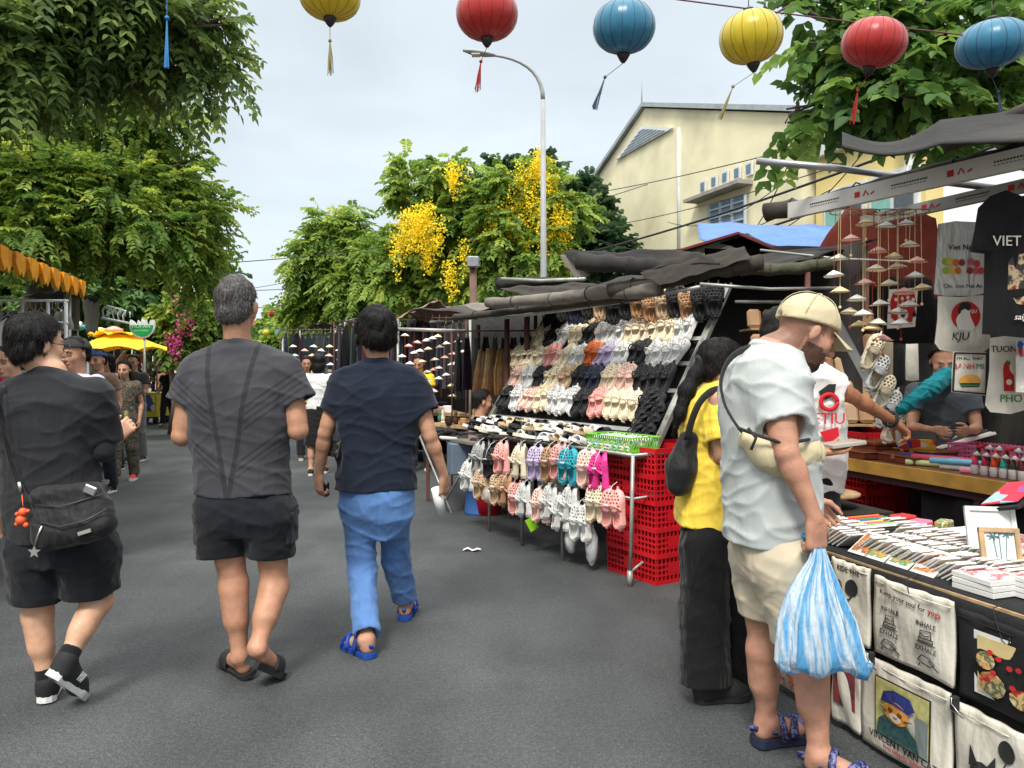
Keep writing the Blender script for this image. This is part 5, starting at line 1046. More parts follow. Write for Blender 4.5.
for px, py, r, col, Y_, lab in ((273.5, 313, 5, 'red', 25, 'small far red lantern, first of the upper far row'), (289.5, 313, 5, 'yellow', 25, 'small far yellow lantern, second of the upper far row'), (307, 312.5, 5, 'blue', 25, 'small far blue lantern, third of the upper far row'), (323.5, 312, 5, 'red', 25, 'small far red lantern, last of the upper far row'),
 (266, 332.5, 3.4, 'yellow', 37, 'tiny yellow lantern starting the lower far row'), (278, 332.5, 3.6, 'blue', 37, 'tiny blue lantern in the lower far row'), (291, 332, 3.6, 'red', 37, 'tiny red lantern in the lower far row'), (303.5, 331, 3.4, 'yellow', 37, 'tiny yellow lantern ending the lower far row'), (212, 334, 4.5, 'red', 27, 'small red lantern hanging alone before the dark left trees')):
 k = Y_/FP; lantern(W(px, py, Y_), r*k, r*.85*k, col, lab, small=True)
cable(W(225, 302, 25), W(400, 306, 25), .25, .012, 'cord of the upper far lantern row', 'overhead_cord', group=None); cable(W(225, 322, 37), W(350, 324, 37), .2, .016, 'cord of the lower far lantern row', 'overhead_cord', group=None)
def fabric(n, rgb, **k): return mat(n, srgb(*rgb), rough=k.pop('rough', .85), var=.2, vs=6, bump=.4, bs=60, fold=k.pop('fold', .3), dirt=k.pop('dirt', .3), **k)
M_tarp = fabric('canvas_dark', (54, 50, 45)); M_tarp2 = fabric('canvas_grey', (112, 106, 98)); M_tarp3 = fabric('canvas_black', (34, 33, 32)); M_tarpb = fabric('tarp_blue', (54, 104, 180), rough=.45); M_tarpr = fabric('canvas_red', (126, 50, 36)); M_cloth_b = fabric('cloth_display_black', (22, 22, 24), dirt=0)
M_pale = mat('pale_pipe', (.33, .33, .31), rough=.4, metal=.35, var=.15, vs=14, dirt=.5); M_rust = mat('rust_post', (.11, .045, .035), rough=.8, var=.3, dirt=.4)
M_wood = mat('wood_brown', (.16, .06, .025), rough=.35, var=.3, vs=8, stretch=(1, 1, 6)); M_woodp = mat('wood_pale', (.38, .25, .13), rough=.6, var=.3, vs=8, stretch=(3, 3, 1)); M_yedge = mat('yellow_board', srgb(196, 150, 70), rough=.5, var=.25, vs=6, dirt=.4)
M_card = mat('card_white', (.66, .65, .63), rough=.6, var=.06); M_redpl = mat('plastic_red', srgb(190, 24, 34), rough=.4, var=.12, vs=5, obj_var=.12); M_paper = mat('paper', (.6, .58, .54), rough=.8)
M_canvas = fabric('canvas_cream', (205, 200, 186), fold=.35, dirt=.08); M_ink = mat('ink_black', (.02, .02, .02), rough=.8); M_inkr = mat('ink_red', srgb(176, 34, 36), rough=.8)
UPV = Vector((0, 0, 1))
def clog_mesh(res, holes=True):
 ys = [-.135, -.13, -.105, -.05, 0, .05, .085, .11, .126, .135]; wv = [.012, .03, .043, .044, .046, .054, .054, .044, .027, .006]; hv = [.03, .06, .066, .066, .078, .066, .052, .042, .034, .022]
 def outer(x, y, z, e=0.0):
  w_ = np.interp(y, ys, wv).astype(f32)-e; h_ = np.interp(y, ys, hv).astype(f32)-e; w_ = np.maximum(w_, .002); h_ = np.maximum(h_, .002)
  q = ((np.abs(x)/w_)**2.4+(np.abs(z-.012)/np.maximum(h_-.012, .004))**2.4)**(1/2.4); return np.maximum((q-1)*np.minimum(w_, h_)*.8, -z+e*0)
 box_ = ([-.06, -.14, 0], [.06, .14, .085])
 F = Field([-.068, -.15, -.012], [.068, .15, .095], res); X, Y, Z = F.co(tuple(slice(0, n) for n in F.n))
 D = outer(X, Y, Z); Din = np.maximum(outer(X, Y, Z, .006), .024-Z)
 cut = np.maximum(.03-Z+.35*np.maximum(Y+.03, 0)*0, Y-(-.012-1.1*(Z-.05)))          # open heel part above the rim
 cut = np.maximum(.047+.25*np.maximum(-Y-.06, 0)-Z, Y+.008+.9*(Z-.06))
 D = np.maximum(D, -Din); D = np.maximum(D, -cut)
 F.D = D.astype(f32)
 st = [cap((s*.046, -.006, .045), (s*.04, .018, .074), .0065, .006, k=.003) for s in (-1, 1)]+[cap((s*.04, .018, .074), (s*.014, .03, .088), .006, k=.003) for s in (-1, 1)]+[cap((-.014, .03, .088), (.014, .03, .088), .006, k=.003)]
 for p in st: F.op(p)
 if holes:
  for r_, (y, xs) in enumerate(((.105, (-.012, .012)), (.085, (-.026, 0, .026)), (.062, (-.034, -.012, .012, .034)), (.038, (-.026, 0, .026)), (.018, (-.034, .034)))):
   for x in xs: F.op(cap((x*.9, y, .035), (x*1.2, y+.01, .1), .0062, .0062, k=.001), 'sub', .0015)
 return F.mesh()
CL_V, CL_F = clog_mesh(.0042); CLL_V, CLL_F = clog_mesh(.0062)
CM = {}
CC = dict(cream=(222, 208, 180), white=(226, 226, 224), black=(28, 28, 30), pink=(222, 158, 150), beige=(196, 168, 136), lilac=(190, 176, 206), blue=(176, 200, 214), navy=(34, 40, 62), orange=(204, 104, 52), magenta=(206, 50, 132), blush=(228, 192, 178), tan=(168, 128, 92), teal=(40, 152, 168), grey=(150, 150, 150))
def clog_me(col, near):
 k = (col, near)
 if k not in CM:
  v, f_ = (CL_V, CL_F) if near else (CLL_V, CLL_F)
  CM[k] = mesh_np('clog_'+col, v, f_, mat('rubber_'+col, srgb(*CC[col]), rough=.5, var=.05, vs=10, spec=.4, obj_var=.06), True)
 return CM[k]
def basis(x, y, z, o):
 M = Matrix.Identity(4)
 for i, a in enumerate((x, y, z)):
  for j in range(3): M[j][i] = a[j]
 for j in range(3): M[j][3] = o[j]
 return M
def clog_at(o, toe, out, col, label, group, near=True, sc=1.0, bag=None, name='clog'):
 toe = Vector(toe).normalized(); out = Vector(out); out = (out-toe*out.dot(toe)).normalized(); x = toe.cross(out)
 ob = bpy.data.objects.new(name, clog_me(col, near)); COL.objects.link(ob); ob.matrix_world = basis(x*sc, toe*sc, out*sc, o)
 return tag(ob, label, 'clog', group)
TT = Vector((-.53, .848, 0)).normalized(); NN = Vector((TT.y, -TT.x, 0)); C0 = Vector((.768, 4.95, 0))
def cs(s, n, z=0): return C0+TT*s+NN*n+Vector((0, 0, z))
stall = empty('clog_stall', cs(1, .4), 'shoe stall of pale metal pipes with a table and a steep rack of clogs', 'market stall')
zt = .846
mb = MB(); mb.grid(lambda u, v: cs(2.3*u-.02, .02+.5*v, zt-.012+.004*math.sin(u*20)), 10, 4, (0, 0, -.014)); mb.build('table_top', M_tarp2, stall)
mb = MB(); mb.tube([cs(-.03, 0, zt), cs(.6, 0, zt), cs(1.2, .01, zt), cs(1.75, .03, zt), cs(2.15, .1, zt), cs(2.35, .25, zt), cs(2.38, .5, zt)], .012, n=8); mb.tube([cs(-.03, 0, zt), cs(-.03, .52, zt)], .012, n=8); mb.build('table_rim', M_pale, stall)
for s, n in ((-.03, 0), (.75, .0), (1.3, .0), (1.9, .05), (-.03, .52), (2.3, .5)):
 mb = MB(); k = cs(s, n); mb.tube([k+Vector((-.02 if s < 0 and n == 0 else 0, 0, 0.0)), k+Vector((0, 0, zt))], .013, n=8)
 if s < 0 and n == 0: mb.tube([k+Vector((-.02, 0, 0)), k+Vector((-.02, 0, .1))], .019, n=8); mb.tube([k+Vector((-.018, 0, .09)), k+Vector((.07, .03, .15))], .009, n=6)
 mb.build('leg', M_pale, stall)
for z, n, s0, s1 in ((.56, .02, -.03, 2.1), (.575, .2, -.03, 2.2), (.3, .5, -.03, 2.3)):
 mb = MB(); mb.tube([cs(s0, n, z), cs(s1, n, z)], .009, n=8); mb.build('rail', M_pale, stall)
for s in (-.03, .35, .8, 1.3, 1.8): mb = MB(); mb.tube([cs(s, -.08 if s > 0 else 0, .565), cs(s, .5, .58)], .008, n=6); mb.build('rail', M_pale, stall)
# rack plane
RA = Vector((.96, 5.30, .79)); RC = Vector((.71, .6, 1.25)); RU = RC.normalized()
RN = TT.cross(RU); RN = RN if RN.y < 0 else -RN
def rk(s, z, o=0): return RA+TT*s+RC*((z-.79)/1.25)+RN*o
M_chan = mat('channel_steel', (.4, .4, .38), rough=.35, metal=.7, var=.2, dirt=.3)
for s in (-.02, 2.35):
 mb = MB(); a, b = rk(s, .72), rk(s, 2.06); d = (b-a).normalized(); sd = TT
 mb.bar(a, b, .055, .006, up=RN); mb.bar(a+sd*.028+RN*.012, b+sd*.028+RN*.012, .004, .03, up=RN); mb.bar(a-sd*.028+RN*.012, b-sd*.028+RN*.012, .004, .03, up=RN); mb.build('channel_post', M_chan, stall)
for z in (.95, 1.06, 1.24, 1.44, 1.63, 1.83):
 mb = MB(); mb.bar(rk(0, z, .012), rk(2.33, z, .012), .035, .012, up=RN); mb.build('shelf_rail', M_chan, stall)
mb = MB(); mb.grid(lambda u, v: rk(2.33*u, .85+1.15*v, -.05+.01*math.sin(u*30+v*9)), 20, 10, RN*-.01); mb.build('rack_backing', M_cloth_b, stall)
rows_ = {1: (1.115, ['black', 'cream', 'cream', 'pink', 'black', 'white', 'white', 'cream', 'blush', 'white', 'black']),
         2: (1.30, ['black', 'black', 'blush', 'cream', 'navy', 'black', 'beige', 'cream', 'black', 'white', 'blush']),
         3: (1.50, ['white', 'white', 'black', 'white', 'lilac', 'orange', 'white', 'cream', 'pink', 'cream', 'cream', 'cream']),
         4: (1.695, ['white', 'cream', 'cream', 'cream', 'white', 'white', 'black', 'cream', 'white', 'black', 'cream']),
         5: (1.89, ['black', 'tan', 'tan', 'beige', 'black', 'black', 'beige', 'black', 'navy', 'black', 'black'])}
ORD = ['first', 'second', 'third', 'fourth', 'fifth', 'sixth', 'seventh', 'eighth', 'ninth', 'tenth', 'eleventh', 'twelfth']
TN = {1: 'bottom', 2: 'second', 3: 'middle', 4: 'fourth', 5: 'top'}
rr = random.Random(4)
for r_, (z, cols) in rows_.items():
 for i, col in enumerate(cols):
  for q in (0, 1):
   s = .13+i*.2+q*.092+rr.uniform(-.008, .008); o = rk(s, z+rr.uniform(-.012, .012), .03+rr.uniform(0, .012))
   toe = RU+TT*rr.uniform(-.2, .2)+RN*rr.uniform(-.08, .3); outv = RN+UPV*.25+TT*rr.uniform(-.3, .3)
   clog_at(o, toe, outv, col, f"{col} clog, {'right' if q == 0 else 'left'} one of the {ORD[i]} pair from the right on the {TN[r_]} rack row", 'clogs on the rack', near=i < 5, sc=.98)
# pairs hanging under the table
def pair(px, py, col, lab, s_off=0.0, face=(0, 0), n=-.06, sc=.95, turn=0.0):
 rx = (px-CX)/FP; Q = C0+NN*n; s = (rx*Q.y-Q.x)/(TT.x-rx*TT.y); p = Q+TT*s; z = EYE-(py-HY)/FP*p.y
 for q in (-1, 1):
  tw = rotmat(turn) @ (-NN+TT*.25*q+UPV*.1)
  toe = UPV+TT*.12*q; outv = tw
  clog_at(Vector((p.x, p.y, z))+TT*(-.046*q)+NN*(.01*q), toe, outv, col, f"{lab}, {'nearer' if q < 0 else 'farther'} of its pair", 'clogs hanging under the shoe table', near=True, sc=sc)
 mb = MB(); b = Vector((p.x, p.y, z)); a = b+UPV*.17+NN*.04; mb.tube([b+UPV*.17+NN*.02, b+UPV*.15-NN*.02, b+UPV*.1-NN*.055, b+UPV*.04-NN*.075], .0024, n=6); mb.box(b+UPV*.03-NN*.078, (.03, .005, .01)); tag(mb.build('hanging_hook', mat('hook_white', (.7, .7, .7), rough=.5)), f'white plastic hook: {lab.replace(" clog", " pair", 1)}', 'hook')
for a_ in ((603, 472, 'magenta', 'magenta clog under the right end of the table'), (571, 466, 'teal', 'teal clog on the upper rail'), (553, 464, 'tan', 'tan clog left of the teal pair'), (539, 463, 'lilac', 'lilac clog on the upper rail'), (563, 462, 'pink', 'pink clog behind the teal pair')): pair(*a_, turn=rr.uniform(-.6, .6))
for a_ in ((583, 522, 'white', 'white clog with charms on the lower rail'), (615, 508, 'pink', 'pale pink clog beside the table leg'), (565, 513, 'white', 'white clog just left of the charm clogs'), (544, 505, 'blush', 'blush clog on the lower rail'), (528, 500, 'white', 'white clog above the green tag'), (510, 490, 'tan', 'tan clog left of the green tag'), (500, 489, 'beige', 'beige clog far along the lower rail'), (471, 476, 'white', 'white clog at the far end over the red bucket'), (505, 458, 'pink', 'pink clog far along the upper rail'), (482, 458, 'grey', 'grey clog far along the upper rail'), (599, 503, 'cream', 'cream clog behind the pale pink pair'), (574, 505, 'white', 'white clog in the thick of the lower rail'), (590, 468, 'blush', 'blush clog between teal and magenta pairs'), (523, 462, 'cream', 'cream clog left of the lilac pair'), (518, 498, 'pink', 'pink clog near the green tag'), (554, 503, 'white', 'white clog beside the blush pair'), (493, 462, 'black', 'black clog far along the upper rail'), (484, 484, 'beige', 'beige clog above the plastic shoe bag')): pair(*a_, turn=rr.uniform(-.8, .8))
M_bagc = mat('clear_plastic', (.75, .77, .78), rough=.12, alpha=.5, bump=.6, bs=30, spec=.8, fold=1)
for px, py, w_, h_, lab in ((571, 540, .09, .2, 'knotted translucent bag of clogs, left of the lowest hanging bag'), (592, 545, .09, .3, 'lowest hanging translucent bag with grey clogs in it'), (492, 493, .17, .2, 'bulky translucent shoe bag hanging near the red bucket')):
 Q = C0+NN*-.02; rx = (px-CX)/FP; s = (rx*Q.y-Q.x)/(TT.x-rx*TT.y); p = Q+TT*s; p.z = EYE-(py-HY)/FP*p.y
 bgp = empty('plastic_bag', p-UPV*h_/2, lab, 'plastic bag', 'clear bags under the shoe table'); mb = MB()
 mb.lathe([(.006, h_*.5), (.012, h_*.42), (w_*.45, h_*.2), (w_*.52, -h_*.05), (w_*.42, -h_*.32), (w_*.15, -h_*.48), (.004, -h_*.5)], p, 18, rotmat(0, .15)); mb.build('bag_body', M_bagc, bgp)
 mb = MB(); mb.ball(p+Vector((.01, 0, -h_*.15)), (.03, .03, .07), 8); mb.ball(p+Vector((-.02, .01, h_*.02)), (.028, .03, .06), 8); mb.build('wrapped_shoe', mat('wrapped', (.4, .42, .42), rough=.6), bgp)
Q = C0+NN*-.1; rx = (532-CX)/FP; s = (rx*Q.y-Q.x)/(TT.x-rx*TT.y); p = Q+TT*s; p.z = EYE-(524-HY)/FP*p.y
mb = MB(); mb.box(p, (.075, .003, .1), rotmat(.3, 0, R(-28))); tag(mb.build('hang_tag', mat('tag_green', srgb(140, 196, 30), rough=.5)), 'lime green hang tag dangling below the white clogs', 'tag')
# wide strap slides piled on the table
def slide_proto(col, rgb, rgb2):
 mb = MB(); ol = [(-.125, 0), (-.12, .02), (-.1, .033), (-.04, .033), (.02, .04), (.07, .048), (.1, .04), (.12, .02), (.127, 0)]
 pts = [Vector((x, y, 0)) for y, x in ol]+[Vector((-x, y, 0)) for y, x in reversed(ol[1:-1])]; mb.prism([q for q in reversed(pts)], (0, 0, .024))
 o = mb.build('slide_sandal', mat('foam_'+col, srgb(*rgb), rough=.7), origin=(0, 0, 0), label='x', cat='sandal'); mb = MB()
 mb.grid(lambda u, v: Vector((-.047*math.cos(u*math.pi), -.015+.085*v, .012+.05*math.sin(u*math.pi)*(1-.15*v))), 14, 6, (0, 0, .005)); mb.build('strap', mat('band_'+col, srgb(*rgb2), rough=.55, bump=.5, bs=50), o); return o
SP = [slide_proto('bone', (210, 200, 180), (222, 218, 210)), slide_proto('coal', (40, 40, 42), (26, 26, 28)), slide_proto('snow', (226, 224, 220), (230, 230, 228)), slide_proto('sand', (176, 150, 118), (196, 176, 150)), slide_proto('mix', (222, 220, 214), (30, 30, 32))]
nm = ['bone coloured', 'charcoal', 'snow white', 'sandy brown', 'white soled black strapped']
k = 0; cnt = {}
for s in np.arange(.62, 2.25, .105):
 for n, dz in ((.07, 0), (.22, .01), (.37, .02), (.14, .055), (.3, .06)):
  i = rr.choice([0, 1, 2, 3, 4, 4, 2, 1]); cnt[i] = cnt.get(i, 0)+1
  yaw = math.atan2(-NN.x, NN.y)+rr.uniform(-.35, .35)+math.pi; M = Matrix.Translation(cs(float(s)+rr.uniform(-.02, .02), n, zt+.008+dz)) @ Matrix.Rotation(yaw, 4, 'Z') @ Matrix.Rotation(rr.uniform(.1, .4), 4, 'X') @ Matrix.Rotation(rr.uniform(-.3, .3), 4, 'Y')
  where = ['near the basket', 'mid table', 'far end'][min(2, int((s-.6)/.56))]; dep = {.07: 'front row', .22: 'second row', .37: 'back row', .14: 'upper front layer', .3: 'upper back layer'}[n]
  lab = f"{nm[i]} slide, {dep} {where}"
  if cnt[i] == 1: SP[i].matrix_world = M; SP[i]['label'] = lab; SP[i]['group'] = 'slide sandals piled on the shoe table'
  else: clone(SP[i], M, lab, 'slide sandals piled on the shoe table')
for o_ in SP:
 if o_['label'] == 'x': o_['label'] = 'slide sandal'; 
# green basket
bs = empty('basket', cs(.28, .14, zt), 'lime green plastic basket with criss-cross walls at the near end of the shoe table', 'basket'); M_lime = mat('plastic_lime', srgb(120, 200, 60), rough=.4)
mb = MB(); c0 = cs(.02, .05, zt+.004); A_, B_, C_, D_ = cs(.04, .04, zt+.004), cs(.5, .04, zt+.004), cs(.5, .28, zt+.004), cs(.04, .28, zt+.004); mb.prism([A_, B_, C_, D_], (0, 0, .006)); mb.build('base', M_lime, bs)
mb = MB(); up_v = Vector((0, 0, .1)); o4 = [A_, B_, C_, D_]; cen = sum(o4, Vector())/4
for i in range(4):
 a, b = o4[i], o4[(i+1) % 4]; a2 = a+(a-cen)*.06+up_v; b2 = b+(b-cen)*.06+up_v; mb.bar(a2, b2, .022, .007); mb.bar(a+Vector((0, 0, .012)), b+Vector((0, 0, .012)), .006, .02); n_ = 22 if i % 2 == 0 else 11
 for j in range(n_+1):
  p = a.lerp(b, j/n_); 
  for dj in (-1, 1):
   jj = min(max((j+dj*1.0)/n_, 0), 1); mb.bar(p+Vector((0, 0, .015)), a2.lerp(b2, jj), .004, .004)
mb.build('wall', M_lime, bs)
for i in range(16):
 clog_at(cs(.08+.055*(i % 8), .1+.11*(i//8), zt+.05), (TT*rr.uniform(-.3, .3)+NN+UPV*.6), UPV*.6-NN*.5, ['white', 'cream', 'blue', 'white'][i % 4], f"small {['white', 'cream', 'pale blue', 'white'][i % 4]} child clog, {ORD[i % 8]} from the right in the {'front' if i < 8 else 'back'} of the green basket", 'child clogs in the green basket', sc=.55)
# red bucket by the far end, rag on the road
p = G(488, 514); bk_ = empty('bucket', p, 'red plastic bucket with lid on the road under the far end of the shoe table', 'bucket'); mb = MB(); mb.lathe([(.12, 0), (.15, .26), (.152, .27)], p, 24); mb.build('bucket_body', M_redpl, bk_)
mb = MB(); mb.lathe([(.16, .272), (.162, .31), (.15, .325), (0, .33)], p, 24); mb.build('lid', M_redpl, bk_); mb = MB(); mb.tube([p+Vector((.155*math.cos(a), .155*math.sin(a), .25-.07*math.sin((a-math.pi)))) for a in np.linspace(math.pi, 2*math.pi, 12)], .005, n=6); mb.build('handle', M_wrub, bk_)
p = G(472, 551); mb = MB(); mb.grid(lambda u, v: p+Vector(((u-.5)*.14, (v-.5)*.05+.012*math.sin(u*7), .008+.012*math.sin(u*6)**2)), 14, 4, (0, 0, .002)); tag(mb.build('paper_scrap', M_card), 'crumpled white scrap of paper on the road beside the shoe stall', 'litter')
def crate_proto():
 rt = empty('crate', (0, 0, 0), 'x', 'crate'); a, b, h = .5, .36, .2; mb = MB(); mb.box((0, 0, .006), (a-.03, b-.03, .008))
 for i in range(9): mb.box((-a/2+.05+i*.05, 0, .012), (.012, b-.04, .006))
 mb.build('base', M_redpl, rt)
 for (cx, cy, L, ax) in ((0, -b/2+.006, a, 0), (0, b/2-.006, a, 0), (-a/2+.006, 0, b-.024, 1), (a/2-.006, 0, b-.024, 1)):
  mb = MB()
  def bx(u, z, du, dz, dd=.006): mb.box((cx+(u if ax == 0 else 0), cy+(u if ax == 1 else 0), z), (du if ax == 0 else dd, dd if ax == 0 else du, dz))
  bx(0, h-.016, L, .032, .012); bx(0, .012, L, .024, .01)
  n = int(L/.035)
  for i in range(n+1): bx(-L/2+.008+i*(L-.016)/n, h/2, .009, h-.05, .009)
  for z in (.06, .095, .13): bx(0, z, L, .012, .0075)
  bx(0, .1, .14, .06, .0085); mb.build('side_wall', M_redpl, rt)
 return rt
CP = crate_proto(); first = True; LV = ['bottom', 'second', 'third', 'fourth', 'top', 'sixth']
yaw = math.atan2(TT.y, TT.x)
for nm_, o, n, yw in (('near stack beside the shoe table', cs(.14, .30), 5, yaw), ('farther stack beside the shoe table', cs(.12, .68), 5, yaw+.02), ('stack under the wooden boxes', Vector((2.45, 5.35, 0)), 5, 1.87), ('stack behind the printed tee shopper', Vector((2.28, 6.0, 0)), 6, 1.84), ('stack half hidden behind the table of boxes', Vector((2.85, 5.5, 0)), 4, 1.9)):
 for k in range(n):
  M = Matrix.Translation(o+Vector((rr.uniform(-.006, .006), rr.uniform(-.006, .006), k*(.172 if 'shoe' in nm_ else .195)))) @ Matrix.Rotation(yw+rr.uniform(-.015, .015), 4, 'Z')
  lab = f"red plastic crate, {'topmost' if k == n-1 else LV[k]} in the {nm_}"
  if first: CP.matrix_world = M; CP['label'] = lab; CP['group'] = 'stacked red crates'; first = False
  else: clone(CP, M, lab, 'stacked red crates')
A0 = Vector((1.30, 3.0, 0))
def P(u, v, z=0): return A0+UD*u+VD*v+Vector((0, 0, z))
def front_u(px, off=0.0):
 Q = A0-VD*off; rx = (px-CX)/FP; return (rx*Q.y-Q.x)/(UD.x-rx*UD.y)
ss = empty('souvenir_stall', P(-.6, .4), 'low souvenir table under black cloth with canvas totes clipped along its front', 'market stall')
zt1 = .665
mb = MB(); mb.prism([P(.5, 0, zt1-.02), P(-1.9, 0, zt1-.02), P(-1.9, .8, zt1-.02), P(.5, .8, zt1-.02)], (0, 0, .02)); mb.build('table_top', M_woodp, ss)
for u in (.46, -.7, -1.85):
 for v in (.04, .76): mb = MB(); mb.bar(P(u, v, 0), P(u, v, zt1-.021), .035); mb.build('leg', M_pale, ss)
def drape(u, v):   # black cloth over table and front
 uu = .52-2.4*u; L = v*1.15
 if L < .78: return P(uu, .8-L-.02, zt1+.004+.006*nz(uu*9, L*9, 0))
 d = L-.78; return P(uu, -.012-.008*(1+math.sin(uu*14))*min(1, d*5), zt1-d)
mb = MB(); mb.grid(drape, 80, 30, (0, 0, .003)); mb.build('table_cloth', M_cloth_b, ss)
mb = MB(); mb.grid(lambda u, v: P(.50+.012*math.sin(v*12), .78*u, .06+v*.6), 12, 10, UD*.004); mb.build('side_cloth', M_cloth_b, ss)
AX = -UD; NR = -VD                                   # reading direction and outward normal of the front
def tote(u0, u1, z0, z1, label, draw=None, m=None, off=.04, bag=True, group='canvas totes on the stall front', base=None, dark=False, name='tote_bag'):
 """flat bag hung between u0 (left, far) and u1 (right, near); draw(frame) adds the print"""
 c = P((u0+u1)/2, -off, z0); rt = empty(name, c, label, 'tote bag', group); w_ = abs(u1-u0); h_ = z1-z0; sd = u0*7
 def f(u, v, o=0.0):
  uu = u0-(w_)*u; bow = .012*math.sin(math.pi*u)*math.sin(math.pi*v)+.004*math.sin(u*9+v*7+sd)*(1-v*.3)+.006*math.sin(u*23+v*5+sd)*max(0, v-.75)*4
  return P(uu, -off-bow-o, z0+h_*v+.01*math.sin(math.pi*u)*(v-.5)*-1)
 mb = MB(); mb.grid(f, 22, 20, VD*.012); mb.build('bag_body', m or M_canvas, rt)
 mb = MB(); mb.tube([f(0.01, .93, .003), f(.5, .925, .003), f(.99, .93, .003)], .0022, n=5); mb.build('hem_seam', m or M_canvas, rt)
 def at(x, y, o=.004): return f(x, y, o)
 if draw: draw(rt, at, w_, h_)
 return rt
def shape(rt, at, pts, m, name='print', o=.004, w=None):
 mb = MB(); P_ = [at(x, y, o) for x, y in pts]; mb.prism(P_, NR*.0012); return mb.build(name, m, rt)
def circle(cx, cy, rx, ry, n=20, a0=0, a1=6.283): return [(cx+rx*math.cos(a0+(a1-a0)*i/n), cy+ry*math.sin(a0+(a1-a0)*i/n)) for i in range(n)]
def lines(mb, at, segs, r=.0016, o=.005):
 for s in segs: mb.tube([at(x, y, o) for x, y in s], r, n=4, smooth=False)
def txt(mb, at, body, x, y, size, o=.006, rot=0.0, align='CENTER'):
 p = at(x, y, o); ax = AX*math.cos(rot)+UPV*math.sin(rot); ay = UPV*math.cos(rot)-AX*math.sin(rot); mb.text(body, size, p, ax, ay, depth=.0006, align=align)
M_pic1 = patch_mat('photo_print', [srgb(70, 40, 30), srgb(180, 60, 40), srgb(200, 170, 110), srgb(60, 80, 60), srgb(214, 196, 150)], 26, mode='N')
def d_moto(rt, at, w_, h_):
 mb = MB(); lines(mb, at, [circle(.34, .30, .10, .12)+[(.44, .30)], circle(.62, .22, .12, .14)+[(.74, .22)], [(.34, .30), (.45, .5), (.62, .22)], [(.45, .5), (.6, .55), (.66, .62)], [(.2, .5), (.5, .48)]], .003)
 txt(mb, at, "RIDE THE", .5, .88, .028); txt(mb, at, "ME ON!", .5, .06, .03); mb.build('print', M_ink, rt)
 shape(rt, at, circle(.3, .62, .12, .14), mat('print_tan', srgb(120, 90, 60), rough=.8)); shape(rt, at, circle(.62, .7, .15, .11), M_ink)
def d_yoga(rt, at, w_, h_):
 mb = MB(); txt(mb, at, "Keep your soul for", .42, .80, .026, rot=-.06)
 for (x, y, t) in ((.25, .60, 'INHALE'), (.72, .60, 'INHALE'), (.25, .30, 'EXHALE'), (.72, .30, 'EXHALE')): txt(mb, at, t, x, y, .024)
 for cx in (.25, .72):
  lines(mb, at, [[(cx-.08, .42), (cx+.08, .42), (cx+.08, .46), (cx-.08, .46), (cx-.08, .42)], [(cx-.06, .46), (cx-.06, .55), (cx+.05, .56), (cx+.06, .46)], [(cx-.05, .51), (cx, .49), (cx+.04, .51)], [(cx-.1, .40), (cx+.1, .40)]], .0018)
  lines(mb, at, [[(cx-.12, .16), (cx-.06, .24), (cx+.04, .23), (cx+.09, .17), (cx+.03, .12), (cx-.06, .13), (cx-.12, .16)], [(cx+.02, .2), (cx+.13, .1)], [(cx-.1, .12), (cx-.12, .08)]], .0018)
 mb.build('print', M_ink, rt); mb = MB(); txt(mb, at, "yoga", .80, .765, .028, rot=-.06); mb.build('print', M_inkr, rt)
def d_cat(rt, at, w_, h_):
 shape(rt, at, [(.2, .2), (.82, .2), (.82, .84), (.2, .84)], M_ink, 'picture_border', .004)
 shape(rt, at, [(.215, .215), (.805, .215), (.805, .825), (.215, .825)], mat('pic_bg', srgb(176, 172, 110), rough=.8, var=.3, vs=30), 'picture_ground', .0058)
 shape(rt, at, [(.68, .22), (.80, .22), (.80, .6), (.68, .62)], mat('pic_grey', srgb(120, 128, 126), rough=.8), 'picture_side', .0076)
 shape(rt, at, [(.23, .225), (.72, .225), (.70, .36), (.6, .46), (.35, .48), (.25, .38)], mat('pic_coat', srgb(48, 84, 84), rough=.8, var=.4, vs=60), 'coat', .009)
 shape(rt, at, circle(.47, .54, .15, .12), mat('pic_fur', srgb(208, 140, 62), rough=.8, var=.3, vs=50), 'face', .0105)
 shape(rt, at, circle(.47, .485, .07, .045), mat('pic_muzzle', srgb(226, 208, 180), rough=.8), 'muzzle', .012)
 shape(rt, at, [(.29, .6), (.33, .72), (.45, .78), (.62, .76), (.68, .66), (.62, .60), (.45, .63)], mat('pic_cap', srgb(36, 48, 110), rough=.8, var=.3, vs=40), 'beret', .012)
 mb = MB(); lines(mb, at, [circle(.42, .56, .025, .016, 8)+[(.445, .56)], circle(.53, .55, .025, .016, 8)+[(.555, .55)], [(.46, .5), (.48, .49), (.5, .5)], [(.36, .52), (.28, .54)], [(.58, .51), (.66, .53)]], .0016, .0135)
 txt(mb, at, 'VINCENT VAN CAT', .5, .12, .034); mb.build('print', M_ink, rt); mb = MB(); txt(mb, at, 'PHO HOANG GIANG', .5, .055, .018); mb.build('print', M_inkr, rt)
